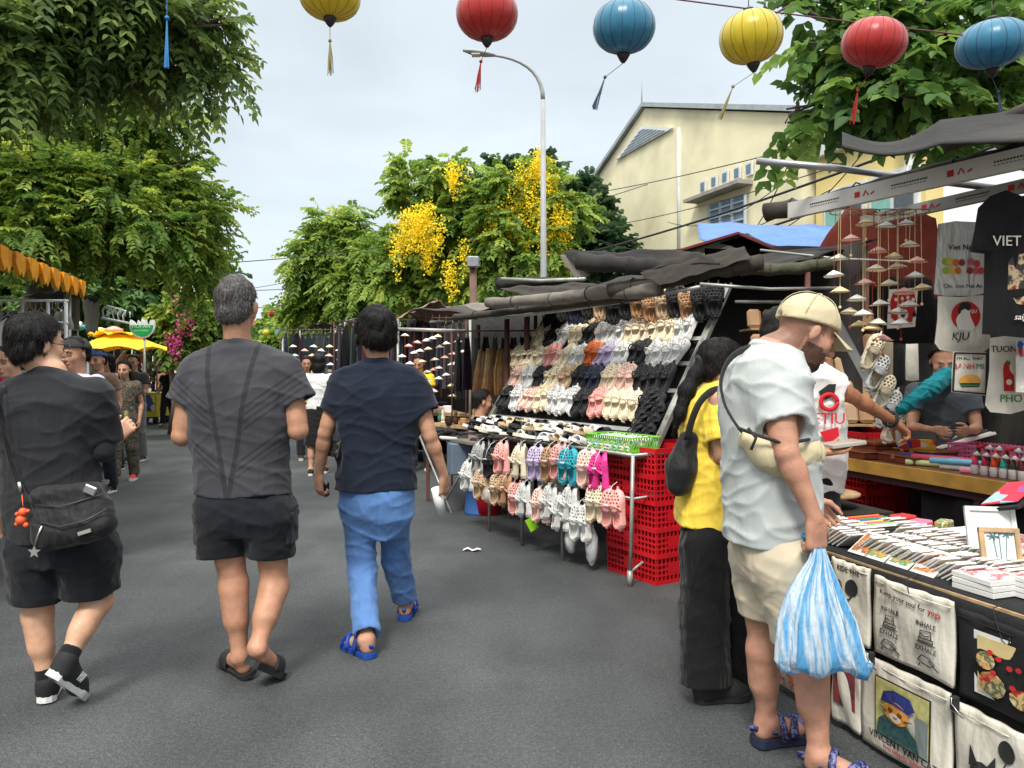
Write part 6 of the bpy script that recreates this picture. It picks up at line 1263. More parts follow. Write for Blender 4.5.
def d_photo(rt, at, w_, h_):
 shape(rt, at, [(.16, .12), (.98, .12), (.98, .84), (.16, .84)], M_card, 'picture_border', .004); shape(rt, at, [(.2, .16), (.96, .16), (.96, .8), (.2, .8)], mat('pic_sky', srgb(206, 186, 130), rough=.6, var=.2), 'picture_ground', .006)
 for cx, cy, r in ((.36, .3, .13), (.62, .26, .10), (.85, .3, .1), (.3, .55, .09), (.78, .45, .06)): shape(rt, at, circle(cx, cy, r, r*1.1, 11), M_pic1, 'crowd_patch', .0075)
 for cx, cy in ((.34, .66), (.42, .62), (.52, .56), (.6, .58), (.72, .6), (.85, .55), (.38, .45), (.33, .35), (.55, .36), (.9, .38)): shape(rt, at, circle(cx, cy, .028, .03, 8), M_inkr, 'paper_lantern', .009)
def d_dogs(rt, at, w_, h_):
 for cx, cy, s in ((.3, .42, 1), (.72, .4, 1.1)):
  shape(rt, at, circle(cx, cy, .13*s, .15*s, 12), mat('print_dark', (.03, .03, .03), rough=.8, var=.6, vs=60), 'dog', .004)
  for q in (-1, 1): shape(rt, at, [(cx+q*.04, cy+.12*s), (cx+q*.12, cy+.26*s), (cx+q*.13, cy+.06*s)], M_ink, 'dog_ear', .0055); shape(rt, at, circle(cx+q*.05, cy+.03, .02, .02, 8), mat('print_tan', srgb(120, 90, 60)), 'dog_eye', .0065)
  shape(rt, at, circle(cx, cy-.06, .05*s, .05*s, 10), M_canvas, 'dog_muzzle', .0065)
 shape(rt, at, circle(.52, .78, .08, .1), M_ink, 'balloon', .004); mb = MB(); lines(mb, at, [[(.52, .68), (.47, .55), (.5, .42)]], .002); txt(mb, at, 'BEST FRIENDS', .5, .06, .03); mb.build('print', M_ink, rt)
def d_food(rt, at, w_, h_):
 for i in range(4): shape(rt, at, circle(.5, .25+.17*i, .17, .08), mat('print_orange', srgb(196, 110, 50), rough=.8, var=.3, vs=40), 'bowl', .004+.0015*i)
 mb = MB(); txt(mb, at, 'MI QUANG', .5, .07, .04); mb.build('print', M_inkr, rt)
def d_dark(rt, at, w_, h_): shape(rt, at, [(.12, .25), (.88, .25), (.88, .9), (.12, .9)], patch_mat('print_scooter', [(.02, .02, .025), srgb(70, 50, 60), srgb(140, 60, 60), (.03, .03, .05)], 16, mode='N'), 'print', .004)
U = front_u
tote(U(781), U(832), .03, .33, 'cream tote printed with stacked orange bowls, lowest at the left end of the stall front', d_food); tote(U(834, .03), U(862, .03), .03, .33, 'cream tote with a dark picture, half behind the blue striped carrier bag', d_dark)
tote(U(833, .03), U(871, .03), .37, .665, 'cream tote with a bicycle rider drawing beside the blue striped carrier bag', d_moto)
tote(U(876, .03), U(956, .03), .37, .65, 'cream tote printed INHALE EXHALE with small line drawings of dogs', d_yoga)
tote(U(864, .03), U(953, .03), .02, .35, 'cream tote with a framed painting of an orange cat in a blue cap', d_cat)
tote(U(962, .03), U(1075, .03), .36, .635, 'black tote carrying a printed photograph of a lantern street', d_photo, m=M_cloth_b)
tote(U(958, .03), U(1070, .03), .0, .335, 'cream tote printed with two dark dogs and a balloon at the right edge', d_dogs)
for q, (u0, u1) in enumerate(((U(1085), U(1210)), (U(1220), U(1400)))): tote(u0, u1, .36, .64, f'plain cream tote beyond the lantern street tote, {"first" if q == 0 else "second"} past the picture edge'); tote(u0, u1, .02, .335, f'plain cream tote on the lower row, {"first" if q == 0 else "second"} past the dogs tote')
for px, z in ((872, .35), (956, .335), (830, .34)):
 c = P(U(px, .055), -.06, z); cl = empty('bulldog_clip', c, {872: 'black clip between the cat tote and the motorbike tote', 956: 'black clip at the upper right corner of the cat tote', 830: 'black clip at the left end of the tote rows'}[px], 'clip', 'black clips joining the tote rows')
 mb = MB(); mb.box(c, (.024, .02, .045), rotmat(R(17)), bev=.003); mb.build('jaw', M_ink, cl); mb = MB(); mb.tube([c-VD*.014+UPV*q for q in (.02, .0)]+[c-VD*.03+AX*.05-UPV*.015, c-VD*.03+AX*.06-UPV*.02, c-VD*.014-UPV*.02], .0014, n=5); mb.build('wire_loop', M_steel, cl)
for px in (905, 992): 
 c = P(U(px, .05), -.045, .655); mb = MB(); mb.tube([c+UPV*.03+VD*.06, c+UPV*.02, c-UPV*.02+AX*.01, c-UPV*.07+AX*.03, c-UPV*.08+AX*.05, c-UPV*.05+AX*.055], .002, n=5); tag(mb.build('wire_hook', M_ink), {905: 'black wire hook over the yoga tote', 992: 'black wire hook over the lantern street tote'}[px], 'hook')
# goods on the low table ------------------------------------------------
M_pics = [patch_mat('card_pic_a', [srgb(200, 60, 50), srgb(240, 220, 180), srgb(60, 130, 90), srgb(220, 150, 60)], 38, mode='N'), patch_mat('card_pic_b', [srgb(40, 60, 90), srgb(230, 225, 215), srgb(190, 60, 50), srgb(90, 150, 170)], 45, mode='N'), patch_mat('card_pic_c', [srgb(50, 40, 30), srgb(210, 130, 50), srgb(120, 60, 40), srgb(240, 230, 210)], 50, mode='N')]
def card_proto(w_, h_, t_, m, nm):
 rt = empty(nm, (0, 0, 0), 'x', 'card'); mb = MB(); mb.box((0, 0, h_/2), (w_, t_, h_), bev=.0008); mb.build('card', M_card, rt); mb = MB(); mb.box((0, -t_/2-.0006, h_/2), (w_*.86, .0008, h_*.8)); mb.build('picture', m, rt); return rt
used = {}
def put(rt, M, lab, grp):
 if rt.name not in used: used[rt.name] = 1; rt.matrix_world = M; rt['label'] = lab; rt['group'] = grp; return rt
 return clone(rt, M, lab, grp)
CPs = [card_proto(.085, .11, .006, M_pics[i], 'card_pack') for i in range(3)]
def cardrow(u0, u1, v, z, n, lean, yaw, lab, grp, pr=None, dz=0.0):
 for k in range(n):
  t = k/max(1, n-1); o = P(u0+(u1-u0)*t, v+rr.uniform(-.004, .004), z+dz*t)
  M = Matrix.Translation(o) @ Matrix.Rotation(yaw+rr.uniform(-.06, .06), 4, 'Z') @ Matrix.Rotation(-lean+rr.uniform(-.05, .05), 4, 'X')
  put(pr or CPs[rr.randrange(3)], M, lab, grp)
yf = math.atan2(UD.y, UD.x)-math.pi/2     # cards turned so that their face (-y) looks along the reading direction
for i, (u0, u1, v, n, lab) in enumerate(((-.42, .02, .12, 22, 'white edged card packed upright in the front row'), (-.5, .06, .24, 26, 'white edged card packed upright in the second row '), (-.55, .12, .36, 26, 'white edged card packed upright in the third row '), (-.35, .34, .47, 26, 'white edged card packed upright in the fourth row '), (.12, .42, .12, 14, 'thin booklet standing in the front left row '), (.14, .44, .24, 14, 'thin booklet standing in the second left row '))):
 cardrow(u0, u1, v, zt1+.008, n, .95, yf+math.pi+.0, lab, 'packed cards on the low table', dz=.01)
for k, (px, py) in enumerate(((857, 545), (873, 549), (896, 558), (921, 568))):
 o = P(front_u(px, -.05), .05+.0*k, zt1+.01); yw = math.atan2(NR.y, NR.x)+math.pi/2; M = Matrix.Translation(o) @ Matrix.Rotation(yw, 4, 'Z') @ Matrix.Rotation(-.95, 4, 'X') @ Matrix.Diagonal((1.2, 1, 1.15, 1))
 put(CPs[[2, 0, 0, 2][k]], M, f'large picture card leaning at the low table edge, {ORD[k]} from the left', 'picture cards at the table edge')
mb = MB(); mb.box(P(.28, .42, zt1+.03), (.3, .24, .05), rotmat(R(17)), bev=.004); tr_ = tag(mb.build('pencil_tray', M_ink), 'black tray of coloured pencils at the left end of the low table', 'tray')
for k, c in enumerate(((230, 120, 60), (210, 50, 50), (70, 140, 80), (60, 100, 180), (240, 200, 70), (200, 90, 140), (120, 190, 90), (240, 240, 230))):
 mb = MB(); a = P(.36-.026*k, .32, zt1+.062); b = P(.34-.026*k, .50, zt1+.07); mb.tube([a, b], .007, n=6, smooth=False); mb.tube([a, a+(a-b).normalized()*.014], [.007, .001], n=6, smooth=False); tag(mb.build('coloured_pencil', mat('pencil_%d' % k, srgb(*c), rough=.4)), f'coloured pencil in the black tray, {ORD[k]} from the left', 'pencil', 'coloured pencils in the tray')
def stackof(u, v, z, n, w_, d_, t_, lab, m, yw=R(17), nm='notebook', cat='notebook', grp='notebooks stacked on the low table'):
 for k in range(n):
  mb = MB(); c = P(u, v, z+t_*(k+.5)+.001*k); Mr = rotmat(yw+rr.uniform(-.06, .06)); mb.box(c, (w_, d_, t_*.92), Mr, bev=.001); o = mb.build(nm, M_card, label=lab+f', {"topmost" if k == n-1 else LV[min(k, 5)]} one', cat=cat, group=grp)
  mb = MB(); mb.box(c+UPV*(t_*.47), (w_*.9, d_*.9, .001), Mr); mb.build('cover', m, o)
M_cov = patch_mat('cover_print', [srgb(230, 228, 224), srgb(220, 220, 220), srgb(190, 70, 80), srgb(235, 230, 225)], 14, mode='N')
stackof(-.55, .14, zt1+.006, 3, .2, .15, .018, 'white notebook at the front edge near the wooden picture frames', M_cov); stackof(-.68, .24, zt1+.006, 4, .2, .16, .016, 'white notebook behind the front edge stack', M_cov)
stackof(-.95, .12, zt1+.006, 4, .26, .2, .014, 'white booklet stacked at the right end of the low table', M_cov); stackof(-1.25, .14, zt1+.006, 5, .26, .2, .014, 'white booklet beyond the right picture edge', M_cov); stackof(-.2, .66, zt1+.006, 5, .2, .16, .012, 'thin book lying at the back of the low table', M_cov); stackof(-.62, .62, zt1+.006, 6, .2, .16, .012, 'thin book at the back right of the low table', M_paper)
for k, (u, v, w_, h_) in enumerate(((front_u(1004, -.3), .3, .13, .17), (front_u(996, -.4), .4, .17, .22))):
 c = P(u, v, zt1+.01); fr = empty('picture_frame', c, ['small wooden framed picture of palm trees standing on the low table', 'larger plain white framed sheet behind the palm tree picture'][k], 'picture frame'); Mr = rotmat(R(-12), R(-18)); Mz = Matrix.Translation(c) @ Mr.to_4x4()
 for dx, dz, sx, sz in ((0, .008, w_, .016), (0, h_-.008, w_, .016), (-w_/2+.008, h_/2, .016, h_), (w_/2-.008, h_/2, .016, h_)): 
  mb = MB(); mb.box(Mz @ Vector((dx, 0, dz)), (sx, .018 if sx > sz else .0165, sz), Mr); mb.build('moulding', M_woodp if k == 0 else M_card, fr)
 mb = MB(); mb.box(Mz @ Vector((0, .003, h_/2)), (w_-.03, .004, h_-.03), Mr); mb.build('picture', M_card, fr)
 if k == 0:
  mb = MB()
  for x, z in ((-.02, .14), (.025, .15), (.0, .16)):
   mb.tube([Mz @ Vector((x*.6, -.001, .05)), Mz @ Vector((x, -.002, z))], .0015, n=4)
   for a in range(7): mb.tube([Mz @ Vector((x, -.003, z)), Mz @ Vector((x+.02*math.cos(a), -.003, z+.014*math.sin(a)))], .0018, n=4)
  mb.build('palm_drawing', mat('pic_teal', srgb(60, 110, 120), rough=.8), fr)
ct = empty('counter', P(0, 1.6), 'long souvenir counter with worn yellow front board and dark legs', 'counter'); zc = .84
mb = MB(); mb.prism([P(1.75, 1.36, zc-.03), P(-1.7, 1.36, zc-.03), P(-1.7, 2.1, zc-.03), P(1.75, 2.1, zc-.03)], (0, 0, .03)); mb.build('counter_top', M_wood, ct)
mb = MB(); mb.prism([P(1.76, 1.335, zc-.075), P(-1.7, 1.335, zc-.075), P(-1.7, 1.335, zc-.0), P(1.76, 1.335, zc-.0)], VD*.024); mb.build('front_board', M_yedge, ct)
mb = MB(); mb.prism([P(1.74, 1.365, zc-.12), P(-1.7, 1.365, zc-.12), P(-1.7, 1.365, zc-.078), P(1.74, 1.365, zc-.078)], VD*.02); mb.build('apron', mat('wood_purple', (.05, .02, .03), rough=.6), ct)
for u, v in ((1.7, 1.4), (.6, 1.4), (-.6, 1.4), (1.7, 2.05), (-.6, 2.05)): mb = MB(); mb.bar(P(u, v, 0), P(u, v, zc-.031), .045); mb.build('leg', M_rust, ct)
mb = MB(); mb.grid(lambda u, v: P(1.0-1.1*u, 1.42+.03*math.sin(u*16), .02+.7*v), 30, 8, VD*.004); tag(mb.build('black_cloth', M_cloth_b), 'black cloth hanging under the middle of the counter', 'cloth')
mb = MB(); mb.grid(lambda u, v: P(1.62-.62*u, 1.44+.05*math.sin(u*9+v*2), .02+.5*v), 24, 8, VD*.004); tag(mb.build('red_sack', mat('sack_maroon', srgb(110, 34, 38), rough=.6, fold=.9)), 'maroon sack slumped under the left end of the counter', 'sack')
implicit_bag = empty('canvas_sack', P(.05, 1.25), 'olive sack standing on the ground in front of the counter legs', 'sack'); implicit('sack_body', [cap(P(.05, 1.25, .12), P(.05, 1.25, .5), .15, .13, k=.05)], mat('sack_olive', srgb(120, 112, 78), rough=.9, fold=.8), implicit_bag, res=.012, wrinkle=.01)
mb = MB(); mb.box(P(-.35, 1.15, .3), (.42, .28, .03), rotmat(R(17)), bev=.003); st_o = mb.build('low_stool', mat('wood_grey', (.2, .16, .13), rough=.8, var=.3, dirt=.4), label='grey wooden low stool on the ground between the two tables', cat='stool')
for du, dv in ((-.17, -.1), (.17, -.1), (-.17, .1), (.17, .1)): mb = MB(); mb.bar(P(-.35+du, 1.15+dv, 0), P(-.35+du, 1.15+dv, .284), .03); mb.build('leg', M_woodp, st_o)
def onc(px, v=1.5, z=zc):  # point on the counter seen at column px
 Q = A0+VD*v; rx = (px-CX)/FP; u = (rx*Q.y-Q.x)/(UD.x-rx*UD.y); return P(u, v, z)
M_woodd = mat('wood_red', (.17, .045, .02), rough=.28, var=.3, vs=10, stretch=(1, 1, 5))
for k, (px, v, w_, d_, h_, lab) in enumerate(((866, 1.62, .42, .2, .1, 'long reddish wooden box at the left end of the counter'), (858, 1.44, .3, .14, .05, 'flat dark wooden case at the front left of the counter'), (905, 1.52, .34, .16, .05, 'low lacquered wooden box right under the shopper\'s hand'), (925, 1.72, .3, .2, .07, 'brown wooden box behind the coloured rolls'))):
 c = onc(px, v, zc+.001); bxr = empty('wooden_box', c, lab, 'box', 'wooden boxes on the counter'); mb = MB(); Mr = rotmat(R(17+rr.uniform(-8, 8)-90)); mb.box(c+UPV*(h_*.36), (w_, d_, h_*.72), Mr, bev=.004); mb.build('box_body', M_woodd, bxr); mb = MB(); mb.box(c+UPV*(h_*.87), (w_+.012, d_+.012, h_*.26), Mr, bev=.006); mb.build('lid', M_woodd, bxr)
 mb = MB(); mb.box(c+UPV*(h_*.72)+(Mr @ Vector((w_/2+.004 if False else 0, -d_/2-.004, 0))), (.03, .006, .025), Mr); mb.build('clasp', M_silver, bxr)
for k, (px, py_, c, lab) in enumerate(((906, 0, (200, 210, 150), 'lime'), (912, 1, (210, 70, 80), 'red'), (920, 0, (226, 150, 160), 'pink'), (930, 1, (110, 180, 210), 'pale blue'), (940, 0, (230, 226, 220), 'white'), (950, 1, (120, 170, 200), 'sky blue'), (960, 0, (230, 150, 170), 'rose'), (900, 1, (60, 60, 130), 'dark blue'))):
 a = onc(px, 1.42+.035*(k % 3), zc+.018+.03*py_); d = (VD*.5-UD*.85).normalized(); b = a+d*.34; mb = MB(); mb.tube([a, b], .017, n=12); tag(mb.build('rolled_fan', mat('roll_'+lab.replace(' ', '_'), srgb(*c), rough=.45)), f'{lab} rolled paper fan lying on the counter edge', 'roll', 'rolled fans on the counter')
# open box picture pack, fans, baskets, perfume dolls
c = onc(918, 1.68, zc+.1); bb = empty('gift_box', c, 'black gift box with red and blue picture lid propped up on the counter', 'box'); Mr = rotmat(R(-30), R(35)); mb = MB(); mb.box(c, (.2, .07, .14), Mr, bev=.002); mb.build('box_body', M_ink, bb); mb = MB(); mb.box(c+(Mr @ Vector((0, -.036, 0))), (.196, .002, .136), Mr); mb.build('cover', patch_mat('gift_print', [srgb(220, 60, 50), srgb(240, 235, 225), srgb(40, 80, 170), srgb(240, 200, 60)], 18), bb)
for k in range(9):
 a = onc(905+k*3, 1.9, zc+.03); e = onc(925+k*8, 2.1, zc+.26-.012*k); col = [(70, 30, 34), (200, 40, 56), (60, 50, 60), (120, 60, 60), (90, 120, 160), (40, 40, 110), (190, 190, 190), (60, 60, 62), (225, 220, 210)][k]
 mb = MB(); mb.grid(lambda u, v: a.lerp(e, u)+(UD*(v-.5)*.09*(u+.15))+UPV*(.01*abs(math.sin(v*12))), 10, 14, UPV*.006, smooth=False); tag(mb.build('folding_fan', mat('fan_%d' % k, srgb(*col), rough=.6)), f'folded cloth fan spread in the bundle behind the gift box, {ORD[k]} from the left', 'fan', 'bundle of fans')
M_pbk = mat('plastic_pink', srgb(214, 110, 150), rough=.45)
for px, lab in ((888, 'pink plastic basket behind the shopper\'s reaching hand'), (985, 'pink plastic basket behind the little perfume bottles')):
 c = onc(px, 1.98, zc+.002); b_ = empty('basket', c, lab, 'basket', 'pink baskets on the counter'); Mr = rotmat(R(-73))
 mb = MB(); mb.box(c+UPV*.004, (.34, .22, .006), Mr); mb.build('base', M_pbk, b_)
 mb = MB()
 for q in (-1, 1):
  for zz in (.02, .045, .07, .1): mb.box(c+(Mr @ Vector((0, q*.11, zz))), (.34, .006, .012), Mr); mb.box(c+(Mr @ Vector((q*.17, 0, zz+.0005))), (.006, .214, .011), Mr)
  for i in range(13): mb.box(c+(Mr @ Vector((-.16+i*.0267, q*.111, .06))), (.006, .007, .1), Mr)
 mb.build('wall', M_pbk, b_)
dc = [(226, 70, 110), (190, 40, 60), (230, 80, 40), (60, 170, 150), (60, 70, 50), (110, 50, 46), (46, 60, 56), (90, 40, 60)]
hatm = mat('doll_hat', (.6, .58, .52), rough=.6)
for r_ in range(2):
 for k in range(8):
  px = (975+k*9.5) if r_ == 0 else (978+k*9.5); c = onc(px, 1.45 if r_ == 0 else 1.56, zc+.002+.0*r_); col = dc[k] if r_ == 0 else dc[(k*3+4) % 8]
  d_ = empty('perfume_bottle', c, f'little doll shaped bottle in a coloured dress, {ORD[k]} from the left in the {"front" if r_ == 0 else "back"} row', 'bottle', 'doll bottles on the counter')
  s_ = 1.0+.25*r_; mb = MB(); mb.lathe([(.017, 0), (.021, .003), (.02, .05*s_), (.014, .056*s_)], c, 14); mb.build('glass', mat('bottle_clear', (.55, .52, .5), rough=.15, alpha=.85) if r_ == 0 else mat('bottle_dark', (.05, .03, .03), rough=.2), d_)
  mb = MB(); mb.lathe([(.019, .05*s_), (.013, .08*s_), (.011, .098*s_), (.004, .1*s_)], c, 14); mb.ball(c+UPV*.106*s_, .0095, 8); mb.build('dress', mat('doll_%d' % ((k if r_ == 0 else (k*3+4) % 8)), srgb(*col), rough=.4), d_)
  mb = MB(); mb.lathe([(.024, .108*s_), (.0, .126*s_)], c, 12, rotmat(0, .15)); mb.build('hat', hatm if r_ == 0 or k % 3 else M_inkr, d_)
mb = MB(); mb.box(onc(1005, 1.5, zc+.0)+UPV*.001, (.36, .02, .002)); 
# leaflet at the right edge between the tables
mb = MB(); mb.box(W(1012, 492, 2.9), (.2, .14, .004), rotmat(R(30), R(-15), R(-20))); tag(mb.build('magazine', patch_mat('mag_print', [srgb(150, 90, 160), srgb(220, 60, 80), srgb(226, 220, 226), srgb(160, 190, 200)], 12)), 'colourful magazine jutting in at the right edge between the tables', 'magazine')
mb = MB(); mb.bar(P(-.62, .85, 0), P(-.62, .85, 1.12-.2), .03); mb.box(W(1012, 492, 2.9)-UPV*.02, (.22, .16, .012), rotmat(R(30), R(-15), R(-20))); tag(mb.build('display_stand', M_ink), 'black stand that carries the magazine', 'stand')
def printed_beam(a, b, label, h_=.075, m=None):
 a = Vector(a); b = Vector(b); d = (b-a).normalized(); rt = empty('awning_beam', a, label, 'beam', 'printed aluminium beams'); mb = MB(); mb.bar(a, b, .035, h_); mb.build('beam_body', m or mat('alu_white', (.55, .54, .52), rough=.4, var=.08, dirt=.25), rt)
 s = d.cross(UPV).normalized(); s = s if s.y < 0 else -s; up = s.cross(d); up = up if up.z > 0 else -up
 mb = MB(); mr_ = MB(); L = (b-a).length; x = .15; i = 0
 while x < L-.2:
  o = a+d*x+s*.0182
  if i % 2 == 0:
   for q in range(14): mb.bar(o+d*(q*.013)+up*.006, o+d*(q*.013+.009)+up*.006, .007, .001, up=s); 
   for q in range(11): mb.bar(o+d*(q*.016)-up*.008, o+d*(q*.016+.01)-up*.008, .003, .001, up=s)
   x += .27
  else:
   mr_.bar(o, o+d*.03, .028, .001, up=s); mr_.tube([o+d*.05-up*.012, o+d*.062+up*.012, o+d*.078-up*.012], .004, n=4, smooth=False); mr_.bar(o+d*.09-up*.01, o+d*.11-up*.0, .008, .001, up=s); x += .2
  i += 1
 mb.build('small_print', M_ink, rt); mr_.build('red_mark', M_inkr, rt); return rt
b1a, b1b = W(790, 211, 4.14), W(1024, 158, 3.08); d1 = (b1b-b1a); printed_beam(b1a, b1b+d1*.9, 'white printed aluminium beam sloping across the top of the souvenir stall', .085)
b2a, b2b = W(862, 222, 4.3), W(1024, 186, 3.4); d2 = (b2b-b2a); printed_beam(b2a, b2b+d2*1.2, 'second printed aluminium beam hanging just under the first one', .06, m=mat('alu_grey', (.3, .3, .29), rough=.45, dirt=.3))
mb = MB(); mb.tube([W(757, 161, 3.9), W(835, 168, 3.9), W(912, 178, 3.9), W(1010, 190, 3.9)], .018, n=8); tag(mb.build('scaffold_bar', M_galv), 'galvanised bar sticking out left above the printed beam', 'bar')
def roll(pts, r, label, m=None, n=12, name='rolled_awning', seed=0, ties=0, grp='rolled canvas awnings'):
 g = random.Random(seed); p = [Vector(q) for q in pts]; rt = empty(name, p[0], label, 'awning', grp); out = []; rs = []
 for a, b in zip(p, p[1:]):
  for t in range(6): out.append(a.lerp(b, t/6)+Vector((0, 0, g.uniform(-.12, .1)*r))); rs.append(r*g.uniform(.86, 1.12))
 out.append(p[-1]); rs.append(r*.95); mb = MB(); base = len(mb.v); mb.tube(out, rs, n=n)
 for i in range(len(mb.v)): v = Vector(mb.v[i]); mb.v[i] = tuple(v+Vector((0, 0, .04*r*math.sin(i*2.3))))
 mb.build('canvas_roll', m or M_tarp, rt); mb = MB()
 for k in range(ties):
  i = int((k+.5)/ties*(len(out)-2))+1; c = out[i]; d = (out[i+1]-out[i-1]).normalized(); a, b, _ = frame(d); mb.tube([c+(a*math.cos(t)+b*math.sin(t))*r*1.12 for t in np.linspace(0, 6.283, 11)], .004, n=4)
 if ties: mb.build('tie_cord', M_strap, rt)
 return rt
def sheet(fn, label, m, nu=24, nv=16, th=(0, 0, .006), name='awning_sheet', cat='awning', grp=None): mb = MB(); mb.grid(fn, nu, nv, th); return tag(mb.build(name, m), label, cat, grp)
def quad(a, b, c, d, bulge=0.0, wr=.015, seed=0.0):
 a, b, c, d = Vector(a), Vector(b), Vector(c), Vector(d)
 return lambda u, v: a.lerp(b, u).lerp(d.lerp(c, u), v)+Vector((0, 0, bulge*math.sin(math.pi*u)*math.sin(math.pi*v)+wr*math.sin(u*11+seed)*math.cos(v*7+seed*2)+wr*.5*math.sin(u*23+v*13+seed)))
roll([W(766, 212, 4.3), W(820, 205, 4.1), W(900, 182, 3.75), W(1024, 152, 3.3), W(1200, 105, 2.9)], .05, 'dark rolled awning running along behind the printed beam', ties=4, seed=1)
# big dark flap above
sheet(lambda u, v: W(842+(1060-842)*u, 134-26*u+(14+20*u)*v-18*math.sin(u*math.pi)*(1-v)*0+16*math.sin(min(1, u*2.2)*math.pi)*(1-.4*v)*(1 if u < .45 else 0), 3.9-.7*u-.5*v), 'stiff dark canvas flap curling out above the printed beam', M_tarp3, 40, 8, (0, 0, .012))
sheet(quad(P(.35, 1.0, 2.50), P(-2.2, 1.0, 2.52), P(-2.2, 2.7, 2.45), P(.35, 2.7, 2.42), .03), 'dark canvas roof over the souvenir stall', M_tarp3, 40, 24)
roll([P(.4, .97, 2.5), P(-.6, .95, 2.53), P(-2.2, .97, 2.55)], .045, 'dark roll along the front edge of the souvenir roof', seed=3)
for u, v in ((.33, 2.6), (-2.1, 2.6), (-2.1, 1.0)): mb = MB(); mb.tube([P(u, v, 0), P(u, v, 2.45)], .025, n=8); tag(mb.build('stall_post', M_pale), f'pale metal post of the souvenir roof, {"rear left" if u > 0 else "rear right" if v > 2 else "front right"}', 'post')
# red canvas wall, blue tarp, red gable roof
sheet(quad(W(800, 275, 6.6), W(948, 300, 6.0), W(936, 215, 6.0), W(846, 208, 6.6), 0, .02), 'rust red canvas side sheet behind the hat mobiles', M_tarpr, 20, 12, (.0, .01, 0))
sheet(quad(W(697, 223, 9), W(840, 227, 8.4), W(812, 264, 6.95), W(700, 240, 7.3), .03, .015, 2), 'bright blue tarpaulin laid over the stall roof under the cream building', M_tarpb, 24, 10)
rg = empty('stall_roof', W(735, 250, 6.8), 'small stall roof with dark red metal edge below the blue tarpaulin', 'roof'); mb = MB()
mb.bar(W(640, 262, 6.6), W(738, 233, 6.6), .03, .02); mb.build('edge_trim', mat('trim_red', srgb(110, 34, 36), rough=.5), rg); mb = MB(); mb.bar(W(738, 233, 6.6), W(822, 270, 6.4), .03, .02); mb.build('edge_trim', MAT['trim_red'], rg)
mb = MB(); mb.grid(quad(W(640, 264, 6.6), W(738, 235, 6.6), W(760, 238, 9.2), W(672, 262, 9.2), 0, .01), 12, 6, (0, 0, .02)); mb.build('roof_sheet', M_tarp3, rg); mb = MB(); mb.grid(quad(W(738, 235, 6.6), W(822, 272, 6.4), W(822, 262, 9), W(760, 238, 9.2), 0, .01), 12, 6, (0, 0, .02)); mb.build('roof_sheet', M_tarp3, rg)
M_hats = [mat('hat_'+n, srgb(*c), rough=.7, var=.1, vs=30) for n, c in (('cream', (240, 230, 200)), ('rose', (238, 180, 170)), ('sage', (226, 234, 224)), ('white', (240, 240, 236)), ('ochre', (244, 222, 170)))]
M_hin = mat('hat_rim', (.28, .2, .12), rough=.8); M_string = mat('string_red', srgb(150, 60, 50), rough=.8)
def hat_obj(parent, c, r, m):
 mb = MB(); h_ = r*.62; mb.lathe([(r, 0), (r*.5, h_*.55), (.0, h_)], c, 16, rotmat(0, rr.uniform(-.12, .12), rr.uniform(-.12, .12)), smooth=False); o = mb.build('hat', m, parent)
 mb = MB(); mb.tube([Vector(c)+Vector((r*1.0*math.cos(a), r*1.0*math.sin(a), .0)) for a in np.linspace(0, 6.283, 13)], r*.045, n=4); mb.build('rim', M_hin, o)
HM = {1: (845, [(838, 257), (834, 273), (840, 289), (850, 310), (851, 237), (839, 256.5)]), 2: (864, [(866, 221), (876, 267), (865, 281), (857, 297), (863, 312), (859, 323)]), 3: (882, [(878, 249), (886, 224), (880, 302), (872, 326), (889, 282), (883, 337), (878, 321)]), 4: (900, [(906, 222), (894, 255), (897, 265), (904, 290), (898, 310), (901, 321)]), 5: (914, [(909.6, 243), (917, 259), (915, 274), (909, 303), (922, 286)])}
lab5 = ['leftmost of the mobiles beside the inclined post', 'second mobile from the left under the printed beam', 'middle mobile, longest of those under the beam', 'fourth mobile from the left, beside the red poster shirt', 'rightmost mobile, in front of the red poster shirt']
for k, (cx, L_) in HM.items():
 Yh = 3.75; top = W(cx, 208, Yh); rt = empty('hat_mobile', W(cx, 340, Yh), 'string mobile of tiny conical hats, '+lab5[k-1], 'mobile', 'hat mobiles under the beam'); done = set()
 for i, (x, y) in enumerate(L_):
  if (x, y) in done: continue
  done.add((x, y)); Yq = Yh+.05*math.sin(i*2.4+k); c = W(x, y+3, Yq); hat_obj(rt, c, .048, M_hats[(i+k*2) % 5])
  mb = MB(); mb.tube([W(x, y-3, Yq), W(x*.85+cx*.15, 210, Yq)], .0014, n=4); mb.tube([c, c-UPV*.07], .001, n=4); mb.ball(c-UPV*.075, .008, 6); mb.build('string', M_string if i % 2 else M_hats[4], rt)
 mb = MB(); mb.tube([top+Vector((.07*math.cos(a), .07*math.sin(a), -.02)) for a in np.linspace(0, 6.283, 15)], .003, n=5); mb.build('ring', M_hin, rt)
